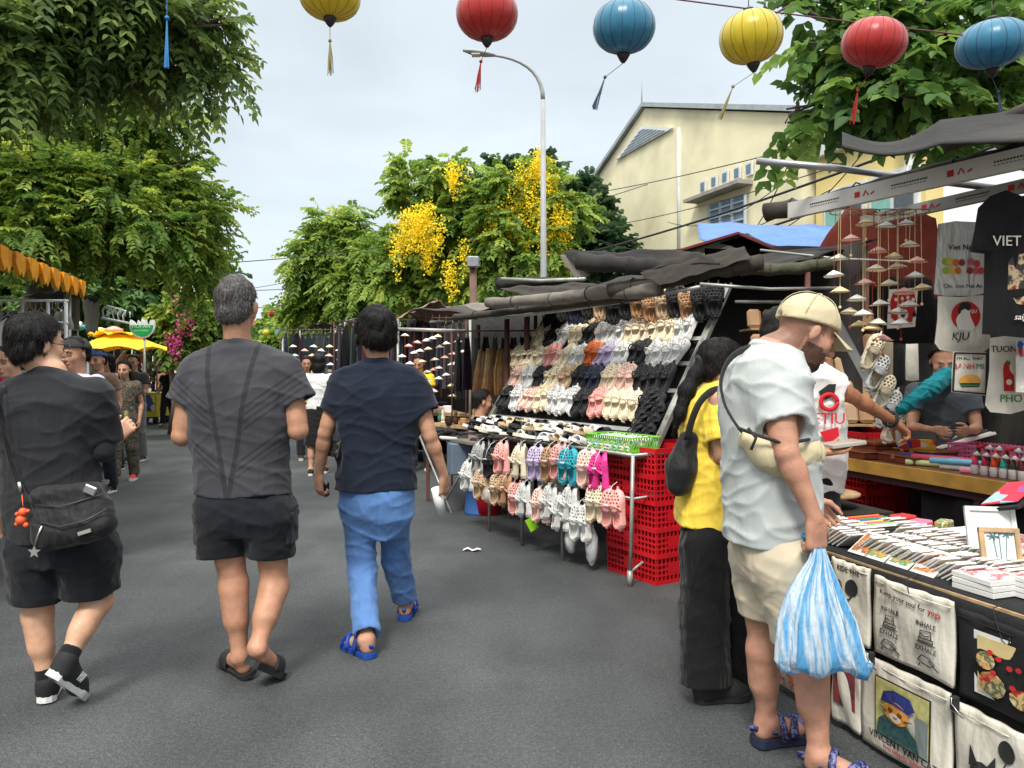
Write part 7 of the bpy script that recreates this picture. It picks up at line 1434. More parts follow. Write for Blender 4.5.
def hang_flat(pts, Yd, label, m, name, cat, th=.02, grp=None, draw=None, bag=True, dY=0.0):
 """garment outline in its own plane: pts pixel outline; Yd depth; dY extra depth per px to the right (turned towards the street)"""
 x0 = sum(p[0] for p in pts)/len(pts); f = lambda x, y, o=0.0: W(x, y, Yd+(x-x0)*dY)+Vector((-.25, -.97, 0))*o
 c = f(x0, max(p[1] for p in pts)); rt = empty(name, c, label, cat, grp)
 mb = MB(); N_ = len(pts); ctr = [sum(p[0] for p in pts)/N_, sum(p[1] for p in pts)/N_]; rings = [1.0, .93, .75, .5, .25]; vs = []
 for sgn in (1, -1):
  for ri, t in enumerate(rings):
   for i, (x, y) in enumerate(pts):
    px, py = ctr[0]+(x-ctr[0])*t, ctr[1]+(y-ctr[1])*t; o = sgn*(th/2)*(0 if ri == 0 else min(1, (1-t)*4))+.006*math.sin(px*.25)*math.cos(py*.12) ; vs.append(f(px, py, o))
  vs.append(f(ctr[0], ctr[1], sgn*th/2))
 R_ = len(rings); half = R_*N_+1; fs = []
 for h_ in (0, 1):
  o = h_*half
  for ri in range(R_-1):
   for i in range(N_):
    j = (i+1) % N_; q = (o+ri*N_+i, o+ri*N_+j, o+(ri+1)*N_+j, o+(ri+1)*N_+i); fs.append(q if h_ else q[::-1])
  for i in range(N_): j = (i+1) % N_; q = (o+(R_-1)*N_+i, o+(R_-1)*N_+j, o+R_*N_); fs.append(q if h_ else q[::-1])
 mb._add(vs, fs, True); mb.build('fabric_body', m, rt)
 g = lambda x, y, o=.014: f(x, y, th/2+.001+o*.3)
 if draw: draw(rt, g)
 return rt
def sub(rt, g, pts, m, name='print', o=.004, dep=.0012):
 mb = MB(); mb.prism([g(x, y, o) for x, y in pts], Vector((-.25, -.97, 0))*dep); return mb.build(name, m, rt)
def gtx(rt, g, body, x, y, size, m, o=.008, name='lettering', rot=0.0, sk=0):
 a = (g(x+10, y, o)-g(x, y, o)).normalized(); mb = MB(); ax = a*math.cos(rot)+UPV*math.sin(rot); ay = UPV*math.cos(rot)-a*math.sin(rot); mb.text(body, size, g(x, y, o), ax, ay, depth=.0008, shear=sk); return mb.build(name, m, rt)
def pc(cx, cy, rx, ry, n=20): return [(cx+rx*math.cos(2*math.pi*i/n), cy+ry*math.sin(2*math.pi*i/n)) for i in range(n)]
M_polyw = mat('plastic_wrapped_canvas', srgb(206, 204, 196), rough=.3, var=.1, fold=1.0, spec=.6); M_tee = cloth('cotton_black', (22, 22, 24), fold=.5); M_gold = mat('print_gold', srgb(196, 150, 60), rough=.7); M_grn = mat('print_green', srgb(40, 120, 60), rough=.7); M_off = mat('print_white', srgb(220, 214, 204), rough=.8)
def dr_bal(rt, g):
 for i, (x, y, c) in enumerate(((944, 262, (150, 180, 60)), (949, 262, (216, 180, 60)), (955, 263, (220, 110, 50)), (961, 263, (150, 60, 40)), (970, 262, (190, 90, 110)), (976, 264, (200, 60, 60)), (945, 271, (140, 180, 50)), (951, 271, (220, 190, 60)), (957, 271, (200, 70, 60)), (969, 271, (190, 110, 140)), (975, 271, (220, 90, 60)), (980, 271, (200, 50, 50)))): sub(rt, g, pc(x, y, 3.3, 3.6, 10), mat('balloon_%d' % (i % 6), srgb(*c), rough=.7), 'paper_balloon', .004+.002*(i % 3))
 gtx(rt, g, 'Viet Nam', 962, 250, .035, M_ink); gtx(rt, g, 'Cho dem Hoi An', 962, 288, .026, M_ink)
def dr_kju(rt, g):
 sub(rt, g, pc(965, 316, 14.5, 14.5, 28), M_inkr, 'red_disc'); sub(rt, g, [(957, 330), (955, 320), (958, 314), (963, 310), (968, 311), (970, 318), (974, 327), (971, 331)], M_off, 'figure', .007); sub(rt, g, [(957, 309), (960, 303), (967, 302), (970, 306), (969, 311), (963, 309), (958, 315)], M_ink, 'hair', .009); sub(rt, g, [(960, 312), (963, 309), (968, 311), (968, 317), (965, 320), (961, 318)], M_off, 'face', .008)
 gtx(rt, g, 'KJU', 972, 313, .022, M_off, .012); gtx(rt, g, 'KJU', 959, 340, .05, M_ink, sk=.2)
def dr_banh(rt, g):
 for a, b in (((954, 353), (986, 354)), ((986, 354), (985, 394)), ((985, 394), (952, 391)), ((952, 391), (954, 353))): mb = MB(); mb.bar(g(a[0]+0, a[1], .008), g(b[0], b[1], .008), .008, .003, up=(0, 1, 0)); mb.build('border_line', M_ink, rt)
 gtx(rt, g, "I'M ALL THAT", 969, 360, .02, M_ink); gtx(rt, g, 'BANH', 963, 369, .036, M_inkr); gtx(rt, g, 'MI', 979, 369, .036, M_grn)
 sub(rt, g, pc(969, 381, 11, 6.5, 16), mat('print_bread', srgb(206, 150, 66), rough=.8, var=.2, vs=40), 'bread', .006); sub(rt, g, [(959, 383), (979, 383), (978, 387), (961, 387)], M_ink, 'filling', .008); sub(rt, g, [(959, 384.5), (979, 384.5), (978.5, 386), (960, 386)], M_grn, 'lettuce', .0095)
def dr_pho(rt, g):
 gtx(rt, g, 'TUONG', 1006, 352, .04, M_ink); sub(rt, g, [(1003, 364), (1006, 360), (1010, 364), (1013, 370), (1013, 391), (1003, 391), (1002, 370)], M_inkr, 'bottle'); sub(rt, g, [(1005, 361), (1009, 361), (1009, 364), (1005, 364)], M_grn, 'bottle_cap', .007); sub(rt, g, pc(1008, 382, 3, 3, 10), M_off, 'bottle_label', .008); gtx(rt, g, 'PHO', 1010, 402, .05, M_grn)
def dr_viet(rt, g):
 gtx(rt, g, 'VIET NAM', 1022, 247, .06, M_off, .03); 
 sub(rt, g, [(1006, 262), (1012, 256), (1024, 254), (1042, 258), (1046, 275), (1044, 300), (1030, 308), (1014, 304), (1005, 290)], patch_mat('dragon_print', [(.02, .02, .02), srgb(150, 50, 36), srgb(196, 176, 140), (.02, .02, .02), srgb(90, 40, 30)], 22, mode='N'), 'picture')
 gtx(rt, g, 'saigon', 1022, 320, .035, M_off, sk=.3)
def dr_red(rt, g):
 sub(rt, g, [(888, 290), (917, 288), (914, 327), (886, 329)], M_off, 'poster_panel'); sub(rt, g, [(892, 293), (913, 292), (915, 303), (911, 322), (899, 326), (890, 318), (889, 303)], M_inkr, 'red_shape', .006); sub(rt, g, pc(902, 315, 5, 6.5, 12), M_off, 'figure', .008); sub(rt, g, [(895, 307), (902, 302), (910, 306)], M_off, 'figure_hat', .0095); sub(rt, g, pc(902, 314, 2.4, 4, 10), M_ink, 'figure_face', .01)
 for x, y in ((895, 300), (901, 299), (907, 298), (912, 300)): sub(rt, g, pc(x, y, 1.8, 2, 8), M_off, 'dot', .008)
hang_flat([(938, 224), (955, 221), (975, 222), (984, 221), (985, 260), (986, 293), (972, 296), (948, 296), (934, 294), (936, 260)], 3.55, 'plastic wrapped white tote with rows of coloured balloon lanterns, topmost of the hanging totes', M_polyw, 'tote_bag', 'tote bag', grp='totes hanging over the counter', draw=dr_bal)
hang_flat([(938, 296), (960, 297), (984, 295), (987, 320), (992, 345), (984, 352), (960, 353), (940, 350), (935, 343), (937, 320)], 3.5, 'cream tote with a red disc and the letters KJU, below the balloon lantern tote', M_canvas, 'tote_bag', 'tote bag', grp='totes hanging over the counter', draw=dr_kju)
hang_flat([(953, 351.5), (970, 352), (987, 352.5), (987, 375), (986, 396), (968, 394), (951, 392), (952, 372)], 3.45, 'cream pouch reading BANH MI with a sandwich, under the KJU tote', M_canvas, 'pouch', 'pouch', grp='totes hanging over the counter', draw=dr_banh)
hang_flat([(990, 338), (1004, 336), (1024, 336), (1030, 360), (1032, 408), (1010, 414), (990, 412), (985, 405), (989, 370)], 3.4, 'cream tote with a red sauce bottle and the word PHO', M_canvas, 'tote_bag', 'tote bag', grp='totes hanging over the counter', draw=dr_pho)
hang_flat([(1016, 340), (1040, 338), (1060, 340), (1062, 395), (1016, 392)], 3.3, 'white tote with a blue and red picture at the right picture edge', M_polyw, 'tote_bag', 'tote bag', grp='totes hanging over the counter', draw=lambda rt, g: (sub(rt, g, pc(1022, 350, 5, 7, 10), M_inkr), sub(rt, g, pc(1019, 345, 3, 4, 10), mat('print_blue', srgb(40, 80, 150)), o=.006)))
hang_flat([(978, 208), (990, 196), (1006, 190), (1022, 196), (1040, 190), (1056, 196), (1070, 208), (1084, 245), (1066, 256), (1062, 250), (1062, 300), (1062, 336), (1024, 338), (982, 334), (984, 290), (984, 254), (970, 252), (974, 230)], 3.15, 'black t-shirt reading VIET NAM with a dragon picture, hung at the right picture edge', M_tee, 't_shirt', 't-shirt', th=.05, grp=None, draw=dr_viet)
hang_flat([(880, 284), (892, 276), (905, 280), (918, 274), (932, 280), (936, 310), (934, 343), (908, 344), (882, 341), (883, 315)], 4.1, 'black t-shirt with a white panel and red poster design behind the hat mobiles', M_tee, 't_shirt', 't-shirt', th=.04, draw=dr_red)
for k, (x0, x1, y0, y1, c, lab) in enumerate(((893, 905, 345, 385, (24, 24, 26), 'narrow black bag hanging behind the hat mobiles'), (906, 918, 343, 380, (200, 196, 184), 'narrow cream bag hanging next to the vendor in teal'), (873, 893, 338, 392, (150, 138, 118), 'tan bag hanging by the inclined post'))):
 hang_flat([(x0, y0), ((x0+x1)/2, y0-1), (x1, y0), (x1+1, y1), ((x0+x1)/2, y1+1), (x0-1, y1)], 4.6, lab, cloth('hang_%d' % k, c), 'tote_bag', 'tote bag', grp='bags hanging behind the counter')
# inclined post with white shoes hung on it, shelf of pale brown boxes
mb = MB(); a, b = W(826, 303, 4.6), W(902, 445, 4.6); mb.bar(a, b, .05, .006, up=(0, 1, 0)); mb.bar(a+Vector((.026, .01, .01)), b+Vector((.026, .01, .01)), .004, .03, up=(0, 1, 0)); tag(mb.build('inclined_post', M_chan), 'inclined steel channel leaning right of the bearded man\'s cap', 'post')
for k, (x, y) in enumerate(((868, 352), (873, 372), (879, 392), (885, 408), (890, 424))): clog_at(W(x+3, y, 4.62), UPV+Vector((.5, 0, 0)), Vector((0, -1, .2)), 'white' if k % 2 else 'cream', f"{'white' if k % 2 else 'cream'} clog behind the inclined channel, {ORD[k]} from its top", 'clogs on the inclined channel', sc=.9)
sh = empty('display_shelf', W(830, 460, 5.9)-UPV*0, 'shelf of pale brown cork sandals boxes behind the printed tee shopper', 'shelf'); sh.location.z = 0
for k, y in enumerate((330, 355, 378, 402, 424)):
 mb = MB(); mb.bar(W(745+k*8, y, 5.9-.1*k), W(880, y, 5.9-.1*k), .3, .015); mb.build('shelf_board', M_woodp, sh)
for x in (752, 812, 872): mb = MB(); mb.bar(W(x, 320, 6.05)+UPV*-W(x, 320, 6.05).z, W(x, 318, 6.05), .03); mb.build('upright', M_rust, sh)
for r_, y in enumerate((330, 355, 378, 402, 424)):
 for k in range(8):
  x = 748+k*16+r_*4; 
  if x > 872: continue
  c = W(x+6, y-11, 5.82-.1*r_); mb = MB(); mb.box(c, (.105, .06, .15), rotmat(rr.uniform(-.1, .1), -.25), bev=.02); tag(mb.build('cork_sandal', mat('cork_%d' % (k % 3), srgb(*[(164, 130, 98), (138, 104, 78), (176, 146, 116)][k % 3]), rough=.8, var=.2)), f'pale brown cork sandal, {ORD[k]} from the left on the {["top", "second", "third", "fourth", "bottom"][r_]} shelf behind the shoppers', 'sandal', 'cork sandals on the shelf')
# packed stack of thin books and round trivets left end of the low table
mb = MB(); mb.lathe([(.16, 0), (.17, .006), (.17, .016), (.16, .02)], W(825, 495, 3.95), 28); tag(mb.build('woven_trivet', M_woodp), 'round pale woven trivet behind the left end of the low table', 'trivet')
mb = MB(); mb.box(W(822, 505, 3.95)-UPV*.02, (.5, .45, .02), rotmat(R(17))); o_ = mb.build('side_table', M_tarp3, label='small dark side table holding the woven trivet', cat='table')
for dx, dy in ((-.2, -.18), (.2, -.18), (-.2, .18), (.2, .18)): c = W(822, 505, 3.95)+Vector((dx, dy, -.03)); mb = MB(); mb.bar(Vector((c.x, c.y, 0)), c, .02); mb.build('leg', M_rust, o_)
for k in range(5): mb = MB(); mb.box(W(812, 483, 4.1)+UPV*(.014*k-.03), (.24, .18, .012), rotmat(rr.uniform(-.1, .1)+.2), bev=.001); tag(mb.build('notebook', mat('book_grey', (.35, .38, .4), rough=.7)), f'grey notebook, {"topmost" if k == 4 else LV[k]} of the pile next to the woven trivet', 'notebook', 'grey notebooks by the trivet')
# strings of little trinkets hung behind the counter and along the roof edge
tc_ = [(200, 60, 60), (230, 190, 70), (240, 236, 226), (60, 120, 170), (60, 150, 100), (30, 30, 34), (226, 130, 160), (150, 90, 50)]
for r_ in range(4):
 for k in range(17):
  u = .25-.085*k; c = P(u, 2.45-.01*(k % 3), 2.05-.24*r_); col = tc_[(k*5+r_*3) % 8]; rt = empty('trinket', c, f'little trinket hanging behind the counter, {["top", "second", "third", "bottom"][r_]} row', 'trinket', f'trinkets behind the counter, row {r_+1}')
  mb = MB(); sel = (k+r_) % 3
  if sel == 0: mb.ball(c, (.03, .02, .036), 10)
  elif sel == 1: mb.box(c, (.055, .012, .08), rotmat(R(17)+rr.uniform(-.3, .3)), bev=.006)
  else: mb.lathe([(.035, -.02), (.014, .012), (.0, .03)], c, 12)
  mb.build('charm', mat('trinket_%d' % ((k*5+r_*3) % 8), srgb(*col), rough=.5), rt); mb = MB(); mb.tube([c+UPV*.02, c+UPV*.2], .0015, n=4); mb.build('thread', M_string, rt)
for k in range(34):
 u = .3-.055*k; v = rr.uniform(.5, .72); sz = (rr.uniform(.08, .13), rr.uniform(.05, .09), rr.uniform(.03, .08)); col = tc_[k*3 % 8]; mb = MB(); mb.box(P(u, v, zt1+.006+sz[2]/2), sz, rotmat(rr.uniform(0, 1.5)), bev=.006); tag(mb.build('souvenir_box', M_pics[k % 3] if k % 2 else mat('trinket_%d' % (k*3 % 8), srgb(*col), rough=.5)), f'small souvenir box in the back rows of the low table, {"patterned" if k % 2 else "plain"}', 'box', ('patterned' if k % 2 else 'plain')+' souvenir boxes on the low table')
for k in range(26):
 u = .55-.085*k; c = P(u, rr.uniform(1.75, 1.9), zc+.002); h_ = rr.uniform(.06, .16); col = tc_[(k*5) % 8]; mb = MB(); mb.lathe([(.022, 0), (.03, h_*.2), (.028, h_*.6), (.012, h_*.8), (.016, h_)], c, 10) if k % 2 else mb.box(c+UPV*h_/2, (.06, .045, h_), rotmat(rr.uniform(0, 1)), bev=.006); tag(mb.build('figurine', mat('trinket_%d' % (k*5 % 8), srgb(*col), rough=.5)), f'small {"turned" if k % 2 else "boxed"} souvenir standing in the middle row of the counter', 'souvenir', ('turned' if k % 2 else 'boxed')+' souvenirs in the middle row of the counter')
sheet(quad(cs(-.35, 1.25, 2.16), cs(2.7, 1.25, 2.16), cs(2.7, 2.2, 2.4), cs(-.35, 2.2, 2.4), .05, .02, 3), 'dark canvas roof over the clog stall', M_tarp3, 30, 20)
sheet(quad(cs(-.5, 1.75, 0), cs(2.9, 1.75, 0), cs(2.9, 1.75, 2.3), cs(-.5, 1.75, 2.3), 0, .02, 5), 'dark canvas back wall behind the clog rack', M_tarp3, 20, 12, (0, .01, 0), name='shade_backing', cat='canvas wall')  # dark sheet added so the space behind the rack reads as shade
sheet(quad(Vector((1.75, 6.9, 0)), Vector((4.6, 6.4, 0)), Vector((4.6, 6.4, 2.5)), Vector((1.75, 6.9, 2.5)), 0, .02, 2), 'dark canvas wall behind the shelf of cork sandals', M_tarp3, 20, 12, (0, .01, 0), name='shade_backing', cat='canvas wall')  # added backing; its black colour stands for the shade behind the shelf
sheet(quad(P(1.8, 2.75, 0), P(-2.2, 2.75, 0), P(-2.2, 2.75, 2.42), P(1.8, 2.75, 2.42), 0, .02, 4), 'dark canvas wall closing the back of the souvenir stall', M_tarp3, 20, 12, (.01, 0, 0), name='shade_backing', cat='canvas wall')  # added backing behind the counter, stall shade put into its dark colour
for k, (pts, r, lab, m, ty) in enumerate((
 ([W(578, 262, 5.6), W(640, 266, 5.4), W(700, 268, 5.2), W(748, 262, 5.1)], .062, 'fat dark canvas roll lying highest on the clog stall roof', M_tarp3, 2),
 ([W(610, 290, 5.6), W(660, 283, 5.35), W(708, 271, 5.15), W(762, 262, 4.95)], .055, 'grey brown canvas roll along the near front edge of the clog stall roof', M_tarp, 4),
 ([W(488, 303, 7.0), W(545, 300, 6.3), W(600, 293, 5.7), W(660, 290, 5.3)], .05, 'crumpled grey canvas roll over the far half of the clog rack', M_tarp2, 4),
 ([W(455, 318, 7.6), W(520, 310, 6.8), W(590, 303, 6.0), W(640, 296, 5.5)], .035, 'thin brown canvas roll lowest on the clog stall front', M_tarp, 5),
 ([W(500, 283, 8.2), W(535, 283, 7.8), W(572, 284, 7.4)], .06, 'short dark canvas roll farthest left on the stall roofs', M_tarp3, 1),
 ([W(740, 270, 5.2), W(800, 268, 5.1), W(836, 262, 5.0)], .04, 'olive canvas roll bridging the two right-hand stalls', mat('canvas_olive', srgb(70, 70, 54), rough=.9, fold=.8), 2))): roll(pts, r, lab, m, ties=ty, seed=k+20)
fl = [((562, 252, 5.9), (690, 250, 5.2), (720, 262, 5.0), (590, 275, 5.6), 'stiff dark canvas sheet folded over the top of the clog stall roof', M_tarp3), ((500, 288, 7.4), (590, 283, 6.2), (640, 296, 5.6), (540, 303, 6.6), 'wrinkled brown canvas flap on the far half of the clog stall roof', M_tarp), ((440, 308, 8.6), (520, 298, 7.4), (560, 306, 6.6), (470, 318, 7.8), 'torn grey canvas flap where the clog stall meets the wood stall', M_tarp2),
      ((560, 256, 5.9), (585, 250, 5.8), (590, 276, 5.7), (574, 278, 5.8), 'pale underside of a canvas corner hanging at the roll end', M_tarp2), ((640, 274, 5.3), (742, 246, 5.0), (752, 258, 4.9), (660, 286, 5.2), 'long wrinkled canvas strip draped beside the fat dark roll', M_tarp)]
for k, (a, b, c, d, lab, m) in enumerate(fl): sheet(quad(W(*a), W(*b), W(*c), W(*d), .01, .01, k*1.7), lab, m, 28, 10, (0, 0, .003), name='canvas_flap', grp=None)
for k, (a, b, r, lab) in enumerate(((W(487, 320, 7.2), W(700, 287, 5.1), .014, 'pale pipe under the front edge of the clog stall roof'), (W(430, 322, 8.6), W(640, 300, 5.6), .012, 'thin pale pipe below the thin brown roll'), (W(502, 279, 8), W(585, 279, 7.2), .02, 'pale pipe carrying the short dark roll'), (W(700, 284, 5.0), W(838, 288, 5.2), .011, 'grey pipe running right from the rack top'), (W(760, 250, 5.6), W(920, 262, 5.3), .009, 'grey pipe in front of the red canvas'), (W(735, 302, 5.9), W(850, 296, 5.7), .014, 'grey pipe above the cork sandal shelf'))): mb = MB(); mb.tube([a, a.lerp(b, .5)-UPV*.02, b], r, n=8); tag(mb.build('roof_pipe', M_pale), lab, 'pipe', 'stall roof pipes')
for k, (s, n, z) in enumerate(((-.3, 1.4, 2.15), (2.6, 1.0, 2.1), (-.3, 2.1, 2.35), (2.6, 2.1, 2.35))): mb = MB(); mb.tube([cs(s, n, 0), cs(s, n, z)], .02, n=8); tag(mb.build('stall_post', M_rust), 'thin rusty post of the clog stall roof, ' + ['near front', 'far front', 'near back', 'far back'][k], 'post')
# black and brown shoes hung over the rack
for k in range(13):
 px = 560+k*12.5; col = ['black', 'navy', 'black', 'beige', 'black', 'black', 'tan', 'tan', 'beige', 'black', 'tan', 'black', 'black'][k]; Yq = 6.9-.1*k
 for q in (0, 1): clog_at(W(px+q*6, 306-.2*k+3*math.sin(k*2), Yq), UPV+Vector((.2*q-.1, 0, 0)), Vector((0, -1, .1)), col, f"{col} shoe hung above the rack, {'left' if q == 0 else 'right'} of the {ORD[k] if k < 12 else 'thirteenth'} pair from the far end", 'shoes hung above the rack', near=False)
for k in range(10):   # plastic wrapped dark boots by the channel foot
 c = rk(.09+.04*(k % 2), .84+.035*k, .05); clog_at(c, RU*.6+TT*.5-UPV*.2, RN, 'black', f"black rubber shoe heaped at the foot of the inclined channel, {ORD[k]} from the ground up", 'black shoes at the channel foot', near=False, sc=1.05)
M_gar = [cloth('garment_%d' % i, c) for i, c in enumerate(((26, 28, 34), (44, 30, 44), (30, 42, 62), (20, 20, 22), (70, 34, 44), (60, 58, 60), (34, 46, 52)))]
def garment(o, w_, h_, m, label, grp, yaw=0, kind='coat'):
 rt = empty('hanging_garment', o, label, 'garment', grp); ax = Vector((math.cos(yaw), math.sin(yaw), 0)); nn_ = Vector((-ax.y, ax.x, 0)); sd = rr.uniform(0, 9)
 def f(s_):
  def g(u, v):
   wd = w_*(.55+.45*min(1, v*4))*(1+.12*math.sin(v*5+sd)); return Vector(o)+ax*((u-.5)*wd)+nn_*(s_*(.025+.02*v)*math.sin(math.pi*u)+.018*math.sin(u*16+sd)*v)-UPV*(v*h_+.05*abs(u-.5)*(1-v)*2)
  return g
 mb = MB(); mb.grid(f(1), 12, 8); mb.grid(f(-1), 12, 8); mb.build('cloth_body', m, rt); mb = MB(); mb.tube([Vector(o)+ax*(-w_*.25)-UPV*.01, Vector(o)+UPV*.03, Vector(o)+ax*(w_*.25)-UPV*.01], .004, n=4); mb.tube([Vector(o)+UPV*.03, Vector(o)+UPV*.09, Vector(o)+UPV*.1+ax*.02], .003, n=4); mb.build('hanger', M_pale, rt); return rt
def rackrow(px0, px1, y, Y0, Y1, n, h_, lab, w_=.22, mats_=None, bright=0):
 for k in range(n):
  t = k/max(1, n-1); Yq = Y0+(Y1-Y0)*t; m = (mats_ or M_gar)[rr.randrange(len(mats_ or M_gar))]
  garment(W(px0+(px1-px0)*t, y+rr.uniform(-1, 1), Yq), w_*rr.uniform(.8, 1.15), h_*rr.uniform(.75, 1.1), m, f"dark garment on {lab}, {'number '+str(k+1) if n > 12 else ORD[k]} from the left", 'clothes hung at the middle stalls', rr.uniform(.9, 1.9))
 a = W(px0-6, y-.6, Y0)+UPV*.05; b = W(px1+6, y-.6, Y1)+UPV*.05; mb = MB(); mb.tube([a, b], .009, n=6)
 for p in (a, b): mb.tube([Vector((p.x, p.y, 0)), p], .009, n=6)
 tag(mb.build('clothes_rail', M_rust), 'thin rusty clothes rail: '+lab, 'clothes rail', 'clothes rails')
rackrow(458, 560, 336, 9.2, 7.6, 12, .62, 'the rail behind the wood stall'); rackrow(340, 400, 325, 12.5, 11.5, 10, .85, 'the tall rail behind the navy polo man'); rackrow(398, 460, 322, 11.6, 10.5, 10, 1.0, 'the rail behind the yellow shirted vendor'); rackrow(286, 342, 333, 16, 13.5, 11, .75, 'the far rail near the woman in white')
for k, (x, y) in enumerate(((531, 365), (539, 366))): mb = MB(); c = W(x, y, 7.6); mb.box(c, (.12, .07, .16), rotmat(.4), bev=.02); mb.tube([c+Vector((-.04, 0, .08)), c+Vector((0, 0, .15)), c+Vector((.04, 0, .08))], .005, n=5); tag(mb.build('handbag', mat('bag_hotpink', srgb(220, 50, 120), rough=.5)), ['left hot pink handbag hanging beside the pale shoe pile', 'right hot pink handbag hanging beside the pale shoe pile'][k], 'handbag')
sheet(quad(Vector((-1.9, 13.5, 0)), Vector((1.6, 9.2, 0)), Vector((1.6, 9.2, 2.15)), Vector((-1.9, 13.5, 2.3)), 0, .02, 6), 'dark canvas wall behind the wood stall and its clothes', M_tarp3, 20, 8, (0, .01, 0), name='shade_backing', cat='canvas wall')  # added dark sheet in place of the shade behind the middle stall
ws = empty('wood_stall', Vector((-.2, 8.4, 0)), 'craft stall with dark red posts and a table of wooden wares', 'market stall')
for px, Yq in ((507, 7.9), (478, 9.3), (527, 7.5)): mb = MB(); p = W(px, 330, Yq); mb.tube([Vector((p.x, p.y, 0)), Vector((p.x, p.y, 1.95))], .03, n=8); mb.build('post', M_rust, ws)
mb = MB(); mb.prism([Vector((-.95, 8.1, .8)), Vector((.1, 7.25, .8)), Vector((.65, 7.9, .8)), Vector((-.4, 8.9, .8))], (0, 0, .03)); mb.build('table_top', M_woodp, ws)
for x, y in ((-.9, 8.12), (.08, 7.3), (.6, 7.9), (-.38, 8.82)): mb = MB(); mb.bar(Vector((x, y, 0)), Vector((x, y, .8)), .035); mb.build('leg', M_rust, ws)
mb = MB(); mb.grid(quad(Vector((-1.1, 8.0, 2.0)), Vector((.4, 7.0, 1.97)), Vector((1.5, 8.6, 2.25)), Vector((-.2, 10.2, 2.3)), .04, .03), 20, 14, (0, 0, .01)); mb.build('roof_canvas', M_tarp, ws)
c = W(473, 385, 8.6)
for k in range(9):
 mb = MB(); a = W(474+k*4.3, 395, 8.5-.06*k); b = W(481+k*3.6, 350+2*math.sin(k*2), 8.6-.06*k); mb.tube([a, a.lerp(b, .5)+Vector((.02*math.sin(k), 0, 0)), b], [.035, .045, .03], n=8, sq=.5); tag(mb.build('carved_plank', mat('carved_%d' % (k % 3), srgb(*[(150, 110, 66), (110, 76, 48), (176, 140, 92)][k % 3]), rough=.6, var=.4, vs=12, stretch=(3, 3, 1))), f'tall carved wooden plank on the craft stall, {ORD[k]} from the left', 'plank', 'carved planks')
mb = MB(); mb.box(W(518, 380, 8.1), (.24, .03, .42), rotmat(.1), bev=.004); o_ = tag(mb.build('slatted_board', mat('panel_cream', srgb(206, 196, 164), rough=.6)), 'cream slatted panel between the dark red posts', 'board')
mb = MB()
for k in range(6): mb.box(W(518, 365+k*6.5, 8.07), (.236, .012, .006), rotmat(.1))
mb.build('groove', M_rust, o_)
for k in range(42):
 x = rr.uniform(0, 1); y = rr.uniform(0, 1); a = Vector((-.95, 8.1, .832)); o = a+Vector((1.05, -.85, 0))*x*.95+Vector((.5, .75, 0))*y; t_ = k % 4; mb = MB()
 if t_ == 0: mb.lathe([(.03, 0), (.045, .03), (.04, .07), (.042, .075)], o, 12); nm2 = 'wooden_bowl'; lb = 'small turned wooden bowl'
 elif t_ == 1: mb.box(o+UPV*.02, (.11, .075, .035), rotmat(rr.uniform(0, 3)), bev=.005); nm2 = 'trinket_box'; lb = 'little trinket box'
 elif t_ == 2: mb.tube([o+UPV*.012, o+Vector((.09, .05, .016))], .012, n=8); nm2 = 'bamboo_cup'; lb = 'short bamboo piece lying flat'
 else: mb.lathe([(.025, 0), (.03, .05), (.012, .08), (.022, .11), (.0, .14)], o, 10); nm2 = 'figurine'; lb = 'small turned figurine'
 col = [(160, 120, 70), (190, 150, 100), (60, 44, 34), (200, 60, 50), (210, 200, 180), (60, 110, 90)][rr.randrange(6)]
 tag(mb.build(nm2, mat('ware_%d_%d_%d' % col, srgb(*col), rough=.5)), f'{lb} on the craft stall table, one of many alike', {'wooden_bowl': 'bowl', 'trinket_box': 'box', 'bamboo_cup': 'bamboo', 'figurine': 'figurine'}[nm2], f'{nm2.replace("_", " ")}s on the craft table')
# low wallet table in front
wt = empty('wallet_table', Vector((-.75, 7.5, 0)), 'low table heaped with black and white wares left of the clog stall', 'table')
cA, cB, cC, cD = W(420, 440, 8.0), W(476, 444, 7.0), W(520, 428, 7.6), W(440, 424, 8.9); 
for q in (cA, cB, cC, cD): q.z = .7
mb = MB(); mb.prism([cA, cB, cC, cD], (0, 0, .025)); mb.build('table_top', M_tarp2, wt)
for a, b in ((cA, cB), (cD, cC)):
 for q in (0, 1): mb = MB(); s0, s1 = (a, b) if q else (b, a); mb.tube([Vector((s0.x, s0.y, .7)), Vector((s0.x*.4+s1.x*.6, s0.y*.4+s1.y*.6, 0))], .012, n=6); mb.build('leg', M_pale, wt)
mb = MB(); mb.box(W(459, 458, 7.4), (.2, .2, .3), rotmat(.3), bev=.01); tag(mb.build('storage_box', mat('box_slate', srgb(96, 112, 128), rough=.7)), 'slate blue box under the low table beside the clog stall', 'box')
for k in range(46):
 x, y = rr.random(), rr.random(); o = cA.lerp(cB, x).lerp(cD.lerp(cC, x), y)+UPV*(.03+.03*(k % 3)); mb = MB(); mb.box(o, (.16, .09, .03), rotmat(rr.uniform(-.5, .9), rr.uniform(-.3, .3), rr.uniform(-.2, .2)), bev=.008); wh = k % 4 == 0
 tag(mb.build('wallet', M_card if wh else M_ink), ('white' if wh else 'black')+' wallet in the heap on the low table left of the clog stall', 'wallet', ('white' if wh else 'black')+' wallets in the heap')
